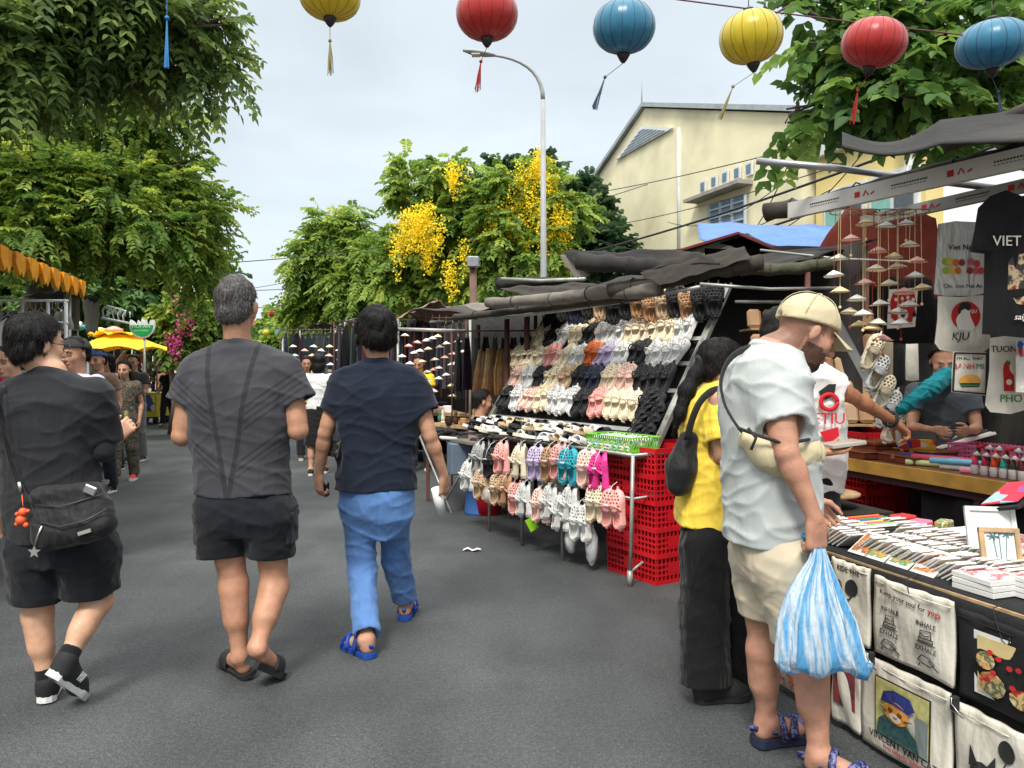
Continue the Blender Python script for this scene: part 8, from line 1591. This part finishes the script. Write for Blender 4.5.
# hat mobiles of the middle stall (behind the navy polo man)
for k, px in enumerate((405, 414, 423, 432, 441, 450, 459)):
 Yq = 9.4; top = W(px, 330, Yq); rt = empty('hat_mobile', W(px, 395, Yq), f'far string mobile of small pale conical hats, {ORD[k]} from the left', 'mobile', 'hat mobiles at the middle stall')
 for i in range(6 if k % 2 else 5):
  y = 336+i*10.5+(k*7 % 9); hat_obj(rt, W(px+4*math.sin(i*2+k), y, Yq+.1*math.cos(i+k)), .058, M_hats[(i+k) % 5 if (i+k) % 5 != 2 else 3])
 mb = MB(); mb.tube([top, W(px, 398, Yq)], .002, n=4); mb.build('string', M_string, rt)
mb = MB(); mb.tube([W(398, 329, 9.4), W(466, 331, 9.4)], .02, n=6); tag(mb.build('roof_pipe', M_pale), 'pale pipe holding the far hat mobiles', 'pipe', 'stall roof pipes')
for k, px in enumerate((293, 303, 312, 321, 331, 341)):
 rt = empty('hat_mobile', W(px, 372, 13), f'farthest string mobile, {ORD[k]} from the left behind the woman in white', 'mobile', 'hat mobiles of the far stall')
 for i in range(3): hat_obj(rt, W(px+2*math.sin(i+k), 347+i*9+(k % 2)*4, 13), .07, M_hats[(i*2+k) % 5])
# brown gabled canvas tents and rails further down
def tent(px0, pxm, px1, yb, yt, Yq, m, lab, dep=2.6):
 a, b, c = W(px0, yb, Yq), W(pxm, yt, Yq-.2), W(px1, yb, Yq-.4); d = UD*dep; rt = empty('canvas_tent', Vector((b.x, b.y, 0)), lab, 'stall', 'canvas roofed stalls down the street'); mb = MB(); mb.grid(quad(a, b, b+d, a+d, 0, .03, px0), 10, 8, (0, 0, .01)); mb.grid(quad(b, c, c+d, b+d, 0, .03, px1), 10, 8, (0, 0, .01)); mb.build('roof_canvas', m, rt)
 mb = MB()
 for p in (a, c, a+d, c+d): mb.tube([Vector((p.x, p.y, 0)), p], .02, n=6)
 mb.build('frame', M_pale, rt); mb = MB(); z0 = .75; q = [Vector((p.x, p.y, z0)) for p in (a, c, c+d, a+d)]; mb.prism(q, (0, 0, .04)); mb.build('table_top', M_woodp, rt)
 mb = MB(); mb.grid(lambda u, v: (a.lerp(a+d, u)) * 1.0 + Vector((0, 0, -(a.z-.02)*0-(a.z-.8+.0)*0)) + UPV*(-(a.z-z0+.0)-z0*v*.95), 14, 6); mb.build('side_cloth', M_tarp3, rt)
 for k in range(18): mb = MB(); t, t2 = rr.random(), rr.random(); o = q[0].lerp(q[1], t).lerp(q[3].lerp(q[2], t), t2)+UPV*.09; mb.box(o, (rr.uniform(.1, .2), .1, rr.uniform(.06, .16)), rotmat(rr.uniform(0, 3)), bev=.01); tag(mb.build('boxed_ware', M_hats[k % 5] if k % 2 else M_gar[k % 7]), 'small boxed ware on a far stall table, one of many alike', 'box', 'wares on the far stalls')
 return rt
tent(398, 438, 470, 319, 301, 11.0, fabric('canvas_brown', (120, 100, 88)), 'stall with brown gabled canvas right of the navy polo man')
tent(345, 372, 400, 322, 314, 15.5, M_tarp2, 'grey tented stall behind the navy polo man'); tent(300, 322, 345, 330, 322, 20, M_tarp, 'small dark tented stall near the far rail'); tent(283, 300, 318, 338, 332, 27, M_tarp2, 'pale tented stall far down the right side'); tent(279, 290, 303, 347, 342, 38, M_tarp, 'farthest tented stall on the right side')
def lx(Y): return -2.15-.312*Y
aw = empty('awning', Vector((lx(6.5), 6.5, 0)), 'dark awning with orange scalloped trim on the left side of the street', 'awning')
mb = MB(); mb.grid(quad(Vector((lx(3.2), 3.2, 2.33)), Vector((lx(8.4), 8.4, 2.38)), Vector((lx(8.4)-2.6, 7.6, 2.75)), Vector((lx(3.2)-2.6, 2.4, 2.75)), 0, .02), 20, 8, (0, 0, .01)); mb.build('canvas', M_tarp3, aw); M_or = fabric('trim_orange', (226, 150, 24), fold=.3)
mb = MB(); n = 30
for k in range(n):
 y0 = 3.2+5.2*k/n; y1 = 3.2+5.2*(k+1)/n; ym = (y0+y1)/2; z = 2.34+.04*k/n; p = [Vector((lx(y0)+.02, y0, z)), Vector((lx(y1)+.02, y1, z)), Vector((lx(y1)+.02, y1, z-.1)), Vector((lx(ym)+.02, ym, z-.19)), Vector((lx(y0)+.02, y0, z-.1))]; mb.prism(p, (.01+.03*(k % 2), .0, 0))
mb.build('scalloped_trim', M_or, aw)
for y in (3.4, 8.3): mb = MB(); mb.tube([Vector((lx(y)-.1, y, 0)), Vector((lx(y)-.1, y, 2.35))], .025, n=8); mb.build('post', M_pale, aw)
sheet(quad(W(70, 290, 9.0), W(103, 300, 11), W(60, 305, 11), W(20, 296, 9), .0, .03), 'black canvas continuing beyond the orange trimmed awning', M_tarp3)
M_sheer = mat('curtain_grey', srgb(150, 148, 138), rough=.8, trans=.4, fold=.8)
for k, (x0, x1, y0, y1, yb) in enumerate(((63, 80, 290, 294, 330), (82, 99, 298, 304, 332))): sheet(quad(W(x0, y0, 9.4), W(x1, y1, 10.2), W(x1-1, yb, 10.2), W(x0+4, yb, 9.4), .0, .02, k), ['left grey translucent curtain hanging from the awning end', 'right grey translucent curtain hanging from the awning end'][k], M_sheer, 14, 10, (.0, .006, 0), name='curtain', cat='curtain', grp='grey curtains')
mb = MB(); mb.tube([W(102, 318, 11), W(128, 323, 13)], .02, n=6); tag(mb.build('roof_pipe', M_wht), 'white pipe with curved hooks near the bougainvillea', 'pipe', 'stall roof pipes')
for k in range(5): mb = MB(); a = W(104+k*5, 318.5+k, 11.2+.4*k); mb.tube([a, a+Vector((-.02, 0, .12)), a+Vector((.03, 0, .2)), a+Vector((.1, 0, .17)), a+Vector((.1, 0, .08))], .013, n=6); tag(mb.build('pipe_hook', M_wht), f'white curved hook on the pipe, {ORD[k]} from the left', 'hook', 'white hooks')
# left goods shelf
sh2 = empty('display_rack', Vector((-4.6, 6.8, 0)), 'white metal display rack with pale goods behind the black shirted man', 'rack')
for x in (-2, 22, 48, 66): mb = MB(); p = W(x, 300, 7.4); mb.tube([Vector((p.x, p.y, 0)), p], .018, n=6); mb.build('upright', M_wht, sh2)
for y in (300, 322, 345, 372): mb = MB(); mb.tube([W(-4, y, 7.4), W(68, y+1, 7.4)], .014, n=6); mb.build('rail', M_wht, sh2)
for k in range(24):
 px = 2+(k % 12)*5.6; y = (311 if k < 12 else 334)+rr.uniform(-2, 2); c = [(150, 150, 146), (210, 208, 200), (60, 60, 62), (120, 118, 112)][rr.randrange(4)]; garment(W(px, y, 7.55), .16, .2, cloth('pale_%d' % c[0], c), f'small pale item hung on the white rack, {"upper" if k < 12 else "lower"} row, {ORD[k % 12]} from the left', 'goods on the white rack', rr.uniform(-.4, .8))
for k, (x, y, c, lab) in enumerate(((3, 350, (226, 30, 110), 'hot pink garment at the extreme left edge'), (8, 318, (226, 226, 226), 'white hanging garment above the hot pink one'), (18, 322, (30, 30, 32), 'black hanging garment beside the white one'))): garment(W(x, y, 6.6), .22, .34, cloth('gar_l%d' % k, c), lab, None, .2)
# parasols, cart, signs
def parasol(px, py, Yq, r, h, m, lab, tier=True, n=8):
 c = W(px, py, Yq); rt = empty('parasol', Vector((c.x, c.y, 0)), lab, 'parasol'); mb = MB()
 def cone(z0, z1, r0, r1):
  for k in range(n):
   a0, a1 = 2*math.pi*k/n, 2*math.pi*(k+1)/n; mb.grid(lambda u, v: Vector((c.x, c.y, z1+(z0-z1)*v+.0))+Vector((math.cos(a0)*(1-u)+math.cos(a1)*u, math.sin(a0)*(1-u)+math.sin(a1)*u, 0))*(r1+(r0-r1)*v)-UPV*(.12*math.sin(u*math.pi)*(v**2)*-.6), 4, 3, (0, 0, .01), smooth=False)
 cone(c.z, c.z+h*.8, r, .3 if tier else .02)
 if tier: cone(c.z+h*.78, c.z+h, .5, .02)
 mb.build('canopy', m, rt); mb = MB(); mb.tube([Vector((c.x, c.y, 0)), Vector((c.x, c.y, c.z+h))], .025, n=8); mb.build('pole', M_pale, rt); mb = MB(); mb.lathe([(.3, 0), (.3, .06), (.05, .1)], (c.x, c.y, 0), 16); mb.build('base', M_tarp3, rt); return rt
M_umb = mat('canvas_yellow', srgb(255, 214, 50), rough=.7, trans=.25, fold=.4)
parasol(122, 351, 14.5, .85, .36, M_umb, 'bright yellow two tiered parasol over the far left stalls'); parasol(62, 326, 14, .35, .3, mat('parasol_white', (.6, .62, .64), rough=.6), 'small white parasol behind the black shirted man', False); parasol(142, 347, 22, .5, .5, M_tarp2, 'closed looking dark grey parasol right of the yellow one', False)
for px, py, col, lab in ((78, 327, (60, 150, 190), 'flat light blue lantern on a stick beside the curtains'), (100, 331, (220, 190, 110), 'pale yellow lantern behind the yellow parasol top'), (114, 330, (226, 160, 150), 'pinkish lantern above the yellow parasol'), (97, 334, (220, 180, 50), 'golden lantern touching the yellow parasol top')):
 c = W(px, py, 14.5); rt = empty('lantern', c, lab, 'lantern', 'small lanterns on the left stalls'); mb = MB(); mb.lathe([(.03, -.07), (.16, -.02), (.16, .02), (.03, .07)], c, 14); mb.build('shade', mat('lan_%d' % col[2], srgb(*col), rough=.5), rt); mb = MB(); mb.tube([c-UPV*.07, Vector((c.x, c.y, .9))], .012, n=5); mb.build('stick', M_wht, rt)
c = W(142, 325, 13); sg_ = empty('round_sign', c, 'round green sign with white rim and skyline cut into its top', 'sign'); mb = MB(); pts = [c+Vector((.22*math.cos(a), 0, .22*math.sin(a))) for a in np.linspace(R(155), R(385), 24)]+[c+Vector((x*.7, 0, z*.7)) for x, z in ((.2, .12), (.17, .02), (.13, .02), (.1, .14), (.06, .06), (.0, .16), (-.05, .05), (-.1, .12), (-.14, .0), (-.18, .06), (-.22, .1))]
mb.prism(pts, (0, .03, 0)); mb.build('board', mat('sign_white', (.7, .75, .72), rough=.5), sg_); mb = MB(); pts = [c+Vector((.19*math.cos(a), -.012, .19*math.sin(a))) for a in np.linspace(R(180), R(360), 20)]; mb.prism(pts, (0, .01, 0)); mb.build('green_face', mat('sign_green', srgb(20, 170, 90), rough=.5), sg_)
mb = MB(); mb.tube([Vector((c.x+.02, c.y+.05, 0)), c+Vector((.02, .05, .1))], .02, n=6); mb.build('post', M_pale, sg_)
mb = MB(); mb.text('HOI AN', .09, c+Vector((0, -.026, -.05)), (1, 0, 0), (0, 0, 1)); mb.text('NIGHT MARKET', .035, c+Vector((0, -.026, -.11)), (1, 0, 0), (0, 0, 1)); mb.build('lettering', M_off, sg_)
c = W(189, 290, 15.5); ws_ = empty('hanging_sign', c, 'small white sign with red writing high in front of the dark left trees', 'sign'); mb = MB(); mb.box(c, (.34, .02, .19)); mb.build('board', mat('sign_paper', (.72, .7, .7), rough=.5), ws_); mb = MB(); mb.box(c-UPV*.105, (.34, .018, .022)); mb.build('green_stripe', M_grn, ws_)
mb = MB(); mb.text('CHO DEM', .06, c+Vector((0, -.012, .02)), (1, 0, 0), (0, 0, 1)); mb.text('NGUYEN HOANG', .036, c+Vector((0, -.012, -.05)), (1, 0, 0), (0, 0, 1)); mb.build('lettering', M_inkr, ws_); mb = MB(); mb.tube([c+Vector((0, .02, .09)), c+Vector((-.4, .6, 1.2))], .004, n=4); mb.build('wire', M_cab, ws_)
kc = G(151, 419); kc = Vector((W(151, 400, 20).x, 20, 0)); kt = empty('vendor_cart', kc, 'tall wheeled vendor cart with yellow panels and bright souvenirs hung all over', 'cart')
mb = MB(); mb.box(kc+UPV*.5, (.72, .9, .62), bev=.01); mb.build('cabinet', mat('cart_yellow', srgb(220, 206, 60), rough=.5), kt)
mb = MB(); mb.box(kc+Vector((-.1, -.455, .5)), (.2, .012, .5)); mb.box(kc+Vector((.2, -.455, .55)), (.22, .012, .42)); mb.build('poster', patch_mat('cart_poster', [srgb(220, 220, 226), srgb(60, 90, 160), srgb(226, 90, 70), srgb(230, 230, 120)], 5), kt)
for x in (-.35, .35):
 for y in (-.42, .42): mb = MB(); mb.bar(kc+Vector((x, y, .81)), kc+Vector((x, y, 1.58)), .03); mb.build('upright', M_pale, kt); mb = MB(); mb.tube([kc+Vector((x*.8-.03, y*.8, .11)), kc+Vector((x*.8+.03, y*.8, .11))], .11, n=14); mb.build('wheel', M_rub, kt)
mb = MB(); mb.box(kc+UPV*1.6, (.8, 1.0, .04)); mb.build('top_board', M_pale, kt); mb = MB(); mb.box(kc+Vector((-.2, -.5, 1.71)), (.66, .02, .2)); sg2 = mb.build('sign_board', mat('sign_orange', srgb(226, 170, 110), rough=.5), kt); mb = MB(); mb.text('SOUVENIRS', .11, kc+Vector((-.2, -.513, 1.67)), (1, 0, 0), (0, 0, 1)); mb.build('lettering', M_inkr, sg2)
gcs = [(90, 60, 190), (230, 230, 226), (210, 60, 110), (40, 40, 44), (240, 220, 60), (60, 170, 120), (226, 120, 60)]
for k in range(28):
 o = kc+Vector((-.34+.1*(k % 7), -.47-.03*(k % 2), 1.5-.17*(k//7))); cg = gcs[(k*3+k//7) % 7]; mb = MB(); mb.box(o, (.07, .03, .13), rotmat(rr.uniform(-.3, .3), 0, rr.uniform(-.3, .3)), bev=.012); mb.tube([o+UPV*.06, o+UPV*.1], .004, n=4); tag(mb.build('keyring_toy', mat('toy_%d' % cg[2], srgb(*cg), rough=.5)), 'bright little souvenir hanging on the front of the vendor cart', 'souvenir', 'souvenirs on the cart')
tent_l = [(-10.0, 23.5, 2.2, 3.0), (-11.6, 28.5, 2.2, 3.0), (-13.2, 33.5, 2.2, 3.0), (-8.6, 14.5, 2.2, 2.4), (-16.0, 42, 2.3, 4)]
for k, (x, y, h, L_) in enumerate(tent_l):
 o = Vector((x, y, 0)); rt = empty('market_tent', o, f'dark roofed stall on the left side of the street, {ORD[k]} of the far row', 'market stall', 'left side stalls'); mb = MB(); a = o+UPV*h; mb.grid(quad(a, a+UD*L_, a+UD*L_-VD*2.4+UPV*.35, a-VD*2.4+UPV*.35, 0, .04, k), 10, 8, (0, 0, .02)); mb.build('roof_canvas', [M_tarp3, M_tarp2, M_tarp, M_tarp3, M_tarp2][k], rt)
 mb = MB()
 for q in (o, o+UD*L_, o-VD*2.4, o+UD*L_-VD*2.4): mb.tube([q, q+UPV*h], .025, n=6)
 mb.build('frame', M_pale, rt); mb = MB(); q = [o+UPV*.8-VD*.1, o+UD*L_+UPV*.8-VD*.1, o+UD*L_+UPV*.8-VD*.8, o+UPV*.8-VD*.8]; mb.prism(q, (0, 0, .03)); mb.build('table_top', M_woodp, rt); mb = MB(); mb.grid(lambda u, v: o-VD*(.09+.01*math.sin(u*30))+UD*(L_*u)+UPV*(.82-.76*v), 20, 5); mb.build('table_cloth', [M_tarpb, M_tarpr, M_tarp2, M_canvas, M_tarp3][k], rt)
 mb = MB(); mb.grid(lambda u, v: o-VD*2.3+UD*(L_*u)+UPV*(h*v), 10, 5, VD*.01); mb.build('back_canvas', M_tarp3, rt)
 for j in range(12): garment(o-VD*.15+UD*(L_*(j+.5)/12)+UPV*(h-.25), .24, .5, [M_gar[j % 7], M_hats[j % 5]][j % 2], 'small garment hung along the front of a left side stall', 'garments on the left side stalls', 1.9)
# houses closing the view
def house(o, L_, dep, h, m, lab, floors=2, dirn=UD, side=-VD):
 rt = empty('shop_house', o, lab, 'house'); mb = MB(); o = Vector(o); mb.prism([o, o+dirn*L_, o+dirn*L_+UPV*h, o+UPV*h], side*dep); mb.build('wall', m, rt); mb = MB(); mb.prism([o-side*.3-dirn*.2+UPV*h, o-side*.3+dirn*(L_+.2)+UPV*h, o+side*dep*.5+dirn*(L_+.2)+UPV*(h+1.3), o+side*dep*.5-dirn*.2+UPV*(h+1.3)], (0, 0, .12)); mb.prism([o+side*(dep+.3)-dirn*.2+UPV*h, o+side*(dep+.3)+dirn*(L_+.2)+UPV*h, o+side*dep*.5+dirn*(L_+.2)+UPV*(h+1.3), o+side*dep*.5-dirn*.2+UPV*(h+1.3)], (0, 0, .1)); mb.build('roof', M_tarpr, rt)
 for fl_ in range(floors):
  for k in range(int(L_/2)):
   c = o+dirn*(1+2*k)+UPV*(1.6+3*fl_)-side*.03; mb = MB(); mb.prism([c-dirn*.5-UPV*.7, c+dirn*.5-UPV*.7, c+dirn*.5+UPV*.7, c-dirn*.5+UPV*.7], side*.05); wv = mb.build('window', M_wht, rt); mb = MB(); c = c-side*.02; mb.prism([c-dirn*.42-UPV*.62, c+dirn*.42-UPV*.62, c+dirn*.42+UPV*.62, c-dirn*.42+UPV*.62], side*.015); mb.build('pane', M_win, wv)
house(st(2, -9.2), 12, 7, 6, M_crm2, 'yellow two storey shop house behind the near left trees'); house(st(16, -9.4), 14, 7, 5.4, M_crm, 'cream shop house behind the far left trees'); house(st(32, -9.2), 16, 7, 6, M_wht, 'pale shop house far down the left side'); house(st(34, 9.5), 18, 7, 5.5, M_crm2, 'yellow house far down the right side', side=VD); house(st(78, -14), 30, 7, 5, M_crm, 'long cream house closing the far end of the street', dirn=VD, side=UD)
tree('round tree at the far end of the street', st(66, 2), [(*st(66, 0, 4), 4, 4, 3), (*st(66, 5, 4.5), 4, 4, 3.2), (*st(66, -5, 4), 4, 3, 2.6)], Lf_mid, 1500, L=1.0, nl=10, ll=.5, lw=.4, seed=41, trunk_r=.25)
tree('second round tree at the far end, left of the other', st(62, -8), [(*st(62, -8, 4), 3.4, 4, 3), (*st(62, -11, 4.5), 4, 4, 3.2)], Lf_dark, 1100, L=1.0, nl=10, ll=.5, lw=.4, seed=42, trunk_r=.25)
def stander(px, Yq, h, face, top, bottom, lab, hair='short', hairm=None, skinm=None, slim=1.0, skirt=False, shorts=False, sleeve=.5, arms='down', res=None, lean=0.0, sit=False, cap_m=None, step=.12, x=None, detail=True, grp=None, zoff=0.0):
 """face: direction looked at, degrees, 0 = away from the camera, 180 = towards it"""
 X = (px-CX)/FP*Yq if x is None else x; b = Vector((X, Yq, 0)); k = h/1.7; yw = R(face); res = res or max(.008, min(.03, Yq*.0011))
 fr = Vector((-math.sin(yw), math.cos(yw), 0)); rt_ = Vector((math.cos(yw), math.sin(yw), 0)); 
 Q = lambda r_, f_, z_: b+rt_*(r_*k)+fr*(f_*k)+UPV*(z_*k+zoff)
 dz = -.42 if sit else 0
 rows = [(.86, .16, .10), (.95, .165*slim, .115), (1.08, .15*slim, .105), (1.22, .165*slim, .115), (1.34, .175*slim, .11), (1.40, .14*slim, .085), (1.44, .07, .06)]
 T_ = [((z+dz)*k+zoff, X+fr.x*lean*max(0, z-.9)*k, Yq+fr.y*lean*max(0, z-.9)*k, a*k, b_*k) for z, a, b_ in rows]; L0 = lean*.5
 J_ = dict(neck=Q(0, L0, 1.43+dz)); sh = 1.37+dz
 for s, q in (('L', -1), ('R', 1)):
  J_['sh'+s] = Q(q*.165*slim, L0, sh); J_['el'+s] = Q(q*.21*slim, L0-.02+.05*q, 1.10+dz); J_['wr'+s] = Q(q*.215*slim, L0+.08+.05*q, .86+dz)
  J_['hi'+s] = Q(q*.085, 0, .88+dz); f_ = step*q
  if sit: J_['kn'+s] = Q(q*.12, .42, .50); J_['an'+s] = Q(q*.12, .4, .08)
  else: J_['kn'+s] = Q(q*.09, f_*.5+.03, .47); J_['an'+s] = Q(q*.09, f_, .08)
 if arms in ('front', 'up', 'bend') or sit:
  for s, q in (('L', -1), ('R', 1)): J_['el'+s] = Q(q*.2*slim, L0+.04, 1.12+dz); J_['wr'+s] = Q(q*.1, L0+.28, 1.12+dz)
 if arms == 'up': J_['elR'] = Q(.26, .12, 1.52); J_['wrR'] = Q(.12, .12, 1.72)
 J_['back'] = tuple(-fr)
 hc_ = Q(0, L0+.03, 1.585+dz); hs = 1.0*k**.5; hd_ = (hc_, yw, R(-8 if not lean else -25), hs)
 feet_ = [dict(an=J_['an'+s], heel=Q(q*.09 if not sit else q*.12, (step*q if not sit else .4)-.05, .015), toe=Q(q*.1 if not sit else q*.12, (step*q if not sit else .4)+.19, .015), side=q, toes=False, sc=k) for s, q in (('L', -1), ('R', 1))]
 hands_ = [dict(wr=J_['wr'+s], d=tuple((Vector(J_['wr'+s])-Vector(J_['el'+s])).normalized()), palm=tuple(rt_*-q), thumb=tuple(fr), curl=.5, sc=.95*k) for s, q in (('L', -1), ('R', 1))] if res < .02 else []
 root, Rm = person(lab, Yq, J_, T_, hd_, skinm or M_sk_mid, res=res, sc=k*.92*slim, feet=feet_, hands=hands_, base=b, group=grp, tint=tintfn(hc_, head_frame(yw, hd_[2]), hs, far=Yq > 5), yaw=yw, torso_grow=-.012)
 if hair: hair_obj(root, hair, hc_, Rm, hs*1.04, hairm or M_hair, max(.007, res*.9), .004, px*.1)
 sl = [cap(J_['sh'+s], Vector(J_['sh'+s]).lerp(J_['el'+s], sleeve), .066*k, .07*k, flat=True, k=.03) for s in 'LR'] if sleeve > 0 else []
 implicit('top', [stack(T_, yaw=yw, k=.03)]+sl, top, root, res=res, wrinkle=.004, seed=px*.3, zcut=(.90+dz)*k+zoff)
 if skirt: pr = [stack([((.42)*k, X, Yq, .19*k, .17*k), (.7*k, X, Yq, .18*k, .15*k), (.9*k, X, Yq, .165*k, .12*k), (.98*k, X, Yq, .15*k, .11*k)], yaw=yw)]
 elif shorts: pr = [stack([r for r in T_ if r[0] < (1.0+dz)*k+zoff], yaw=yw)]+[cap(J_['hi'+s], J_['kn'+s], .1*k, .09*k, flat=True, k=.03) for s in 'LR']
 else: pr = [stack([r for r in T_ if r[0] < (1.0+dz)*k+zoff], yaw=yw)]+[cap(J_['hi'+s], J_['kn'+s], .097*k, .08*k, k=.03) for s in 'LR']+[cap(J_['kn'+s], J_['an'+s], .08*k, .07*k, flat=True, k=.02) for s in 'LR']
 implicit('skirt' if skirt else 'shorts' if shorts else 'trousers', pr, bottom, root, res=res, wrinkle=.004, seed=px*.2)
 if res < .02:
  for f in feet_: sneaker(root, f['heel'], f['toe'], f['an'], Ms_up, M_wrub, sc=.9*k)
 if cap_m:
  LHc = lambda a, b__, c: Vector(np.array(hc_)+Rm@np.array((a, b__, c))*hs); cp_ = implicit('cap', [ell(LHc(0, -.01, .035), [.092, .112, .098], Rm, .01, lambda d, u, v, w_: np.maximum(d, (.012+v*.18)-w_))], cap_m, root, res=.007)
 return root, J_, hc_, Rm
def fcl(n, c): return cloth(n, c)
# woman walking towards the camera in patterned clothes
M_patt = patch_mat('patterned_brown', [srgb(60, 54, 46), srgb(92, 84, 70), srgb(50, 46, 40), srgb(120, 110, 92), srgb(70, 62, 52)], 110, rough=.9)
o = stander(125, 9.6, 1.5, 188, M_patt, M_patt, 'woman in brown patterned top and trousers with red shoes walking towards the camera', hair='long', slim=.95, sleeve=.45, res=.009)
for ch in KIDS[o[0].name]:
 if ch.name.startswith('shoe'): ch.data.materials[0] = mat('shoe_red', srgb(200, 50, 50), rough=.6)
stander(134, 11.6, 1.62, 185, fcl('tee_darkgrey', (66, 64, 64)), fcl('trouser_grey', (110, 110, 108)), 'person with one hand raised to the head behind the patterned woman', hair='short', arms='up')
stander(78, 5.5, 1.62, 165, cloth('tee_lavender', (196, 190, 214)), fcl('trouser_dark', (34, 34, 40)), 'bearded man in grey backwards cap and lavender tee with a black backpack strap', hair='short', skinm=M_sk_tan, cap_m=cloth('cap_grey', (54, 54, 56)), res=.007)
rt5 = bpy.data.objects[[q for q in KIDS if q.startswith('person')][-1]]
mb = MB(); mb.strap([W(84, 386, 5.42), W(87, 398, 5.36), W(90, 415, 5.36), W(93, 432, 5.4)], .045, .01, up=(0, -1, 0)); mb.strap([W(62, 386, 5.5), W(60, 398, 5.36), W(58, 415, 5.36), W(58, 432, 5.4)], .045, .01, up=(0, -1, 0)); mb.box(W(76, 412, 5.78), (.3, .16, .42), bev=.05); tag(mb.build('backpack', M_nyl), 'black backpack on the bearded man in the lavender tee', 'backpack')
stander(12, 5.4, 1.56, 170, fcl('top_black', (30, 30, 32)), fcl('shorts_black', (26, 26, 28)), 'smiling woman with sunglasses pushed up on her head at the left edge', hair='short', hairm=hairmat('hair_brown', (80, 54, 40)), skinm=M_sk_light, shorts=True, res=.007, x=-3.55)
rt6 = bpy.data.objects[[q for q in KIDS if q.startswith('person')][-1]]; c = W(10, 349, 5.26)
mb = MB(); mb.ball(c+Vector((-.035, 0, 0)), (.032, .012, .024), 10); mb.ball(c+Vector((.04, 0, 0)), (.032, .012, .024), 10); mb.tube([c+Vector((-.075, .01, 0)), c+Vector((.08, .01, 0))], .004, n=5); mb.build('sunglasses', mat('lens_dark', (.015, .015, .02), rough=.12), rt6)
stander(99, 8.6, 1.62, 175, fcl('tee_olive', (120, 96, 80)), fcl('trouser_dark', (34, 34, 40)), 'person in a dark blue cap partly behind the lavender tee man', hair='short', cap_m=cloth('cap_blue', (50, 70, 110)))
stander(109, 10.6, 1.6, 150, fcl('tee_white2', (210, 206, 200)), fcl('trouser_dark', (34, 34, 40)), 'person in white top next to the patterned woman', hair='bob')
# right of the grey haired man
stander(318, 10.2, 1.6, 10, cloth('blouse_white', (216, 216, 216)), fcl('skirt_black', (26, 26, 28)), 'woman with black bobbed hair in white sleeveless top and black skirt seen from behind', hair='bob', skirt=True, sleeve=.12, res=.01)
stander(306, 12.0, 1.6, 200, cloth('top_yellow2', (226, 190, 50)), fcl('trouser_dark', (34, 34, 40)), 'woman in yellow facing the camera beside the woman in white', hair='long')
stander(421, 10.6, 1.6, 170, cloth('tee_yellow', (232, 200, 40)), fcl('trouser_dark', (34, 34, 40)), 'vendor in a yellow t-shirt behind the far hat mobiles', hair='short', arms='front', lean=.15)
# seated vendor by the clog stall
stander(480, 7.45, 1.58, -75, fcl('top_mauve', (150, 120, 124)), fcl('trouser_dark', (34, 34, 40)), 'woman with tied back hair sitting low beside the clog stall', hair='short', sit=True, res=.009)
mb = MB(); p = Vector(((480-CX)/FP*7.45, 7.45, 0)); mb.lathe([(.16, 0), (.15, .02), (.13, .36), (.17, .37), (.17, .4)], p, 16); tag(mb.build('stool', mat('stool_blue', srgb(50, 90, 150), rough=.5)), 'blue plastic stool under the seated woman', 'stool')
# vendor in teal behind the counter
vt_ = stander(940, 5.0, 1.56, 160, cloth('shirt_patterned', (70, 76, 84)), fcl('trouser_dark', (34, 34, 40)), 'smiling vendor in teal sleeves behind the souvenir counter', hair='short', arms='front', lean=.2, res=.008)
implicit('sleeve', [cap(W(950, 374, 4.85), W(928, 389, 4.7), .052, .048), cap(W(928, 389, 4.7), W(901, 410, 4.55), .048, .03)], cloth('teal_cloth', (16, 120, 130)), vt_[0], res=.007, wrinkle=.009, wf=50)
# far crowd
fc = [(168, 19, 175, (30, 30, 34)), (174, 21, 150, (200, 196, 190)), (180, 18, 200, (40, 40, 46)), (163, 24, 190, (160, 120, 100)), (186, 25, 30, (120, 60, 60)), (196, 28, 10, (60, 80, 110)), (205, 30, 180, (210, 210, 206)), (213, 27, 200, (50, 50, 52)), (222, 34, 0, (170, 60, 50)), (232, 33, 170, (210, 200, 180)), (243, 38, 10, (40, 50, 70)), (252, 36, 185, (190, 190, 196)), (262, 42, 0, (90, 40, 40)), (269, 40, 180, (220, 216, 210)), (278, 34, 20, (36, 36, 40)), (284, 30, 190, (200, 60, 70)), (290, 24, 10, (50, 60, 70)), (297, 20, 185, (214, 206, 60)), (330, 17, 20, (60, 60, 64)), (346, 19, 200, (200, 198, 192)), (190, 22, 170, (220, 214, 200)), (157, 26, 185, (30, 40, 60)), (274, 48, 0, (210, 210, 214)), (259, 46, 180, (70, 70, 76))]
cn = {}
for k, (px, Yq, fa, c) in enumerate(fc):
 w1 = 'dark' if max(c) < 90 else 'pale' if min(c) > 150 else 'reddish' if c[0] > c[2]+30 else 'muted'; sd = 'left side of the street' if px < 216 else 'gap between the walkers' if px < 305 else 'stalls behind the navy polo man'
 stander(px, Yq, 1.52+.16*((k*7) % 10)/10, fa, cloth('far_%d_%d_%d' % c, c), [fcl('trouser_dark', (34, 34, 40)), fcl('trouser_denim', (60, 76, 104)), fcl('trouser_grey', (110, 110, 108))][k % 3], f'{ORD[k % 12]} distant pedestrian in a {w1} top {"" if k < 12 else "farther "}by the {sd}', hair=['short', 'bob', 'thick'][k % 3], res=.024, grp='distant pedestrians')
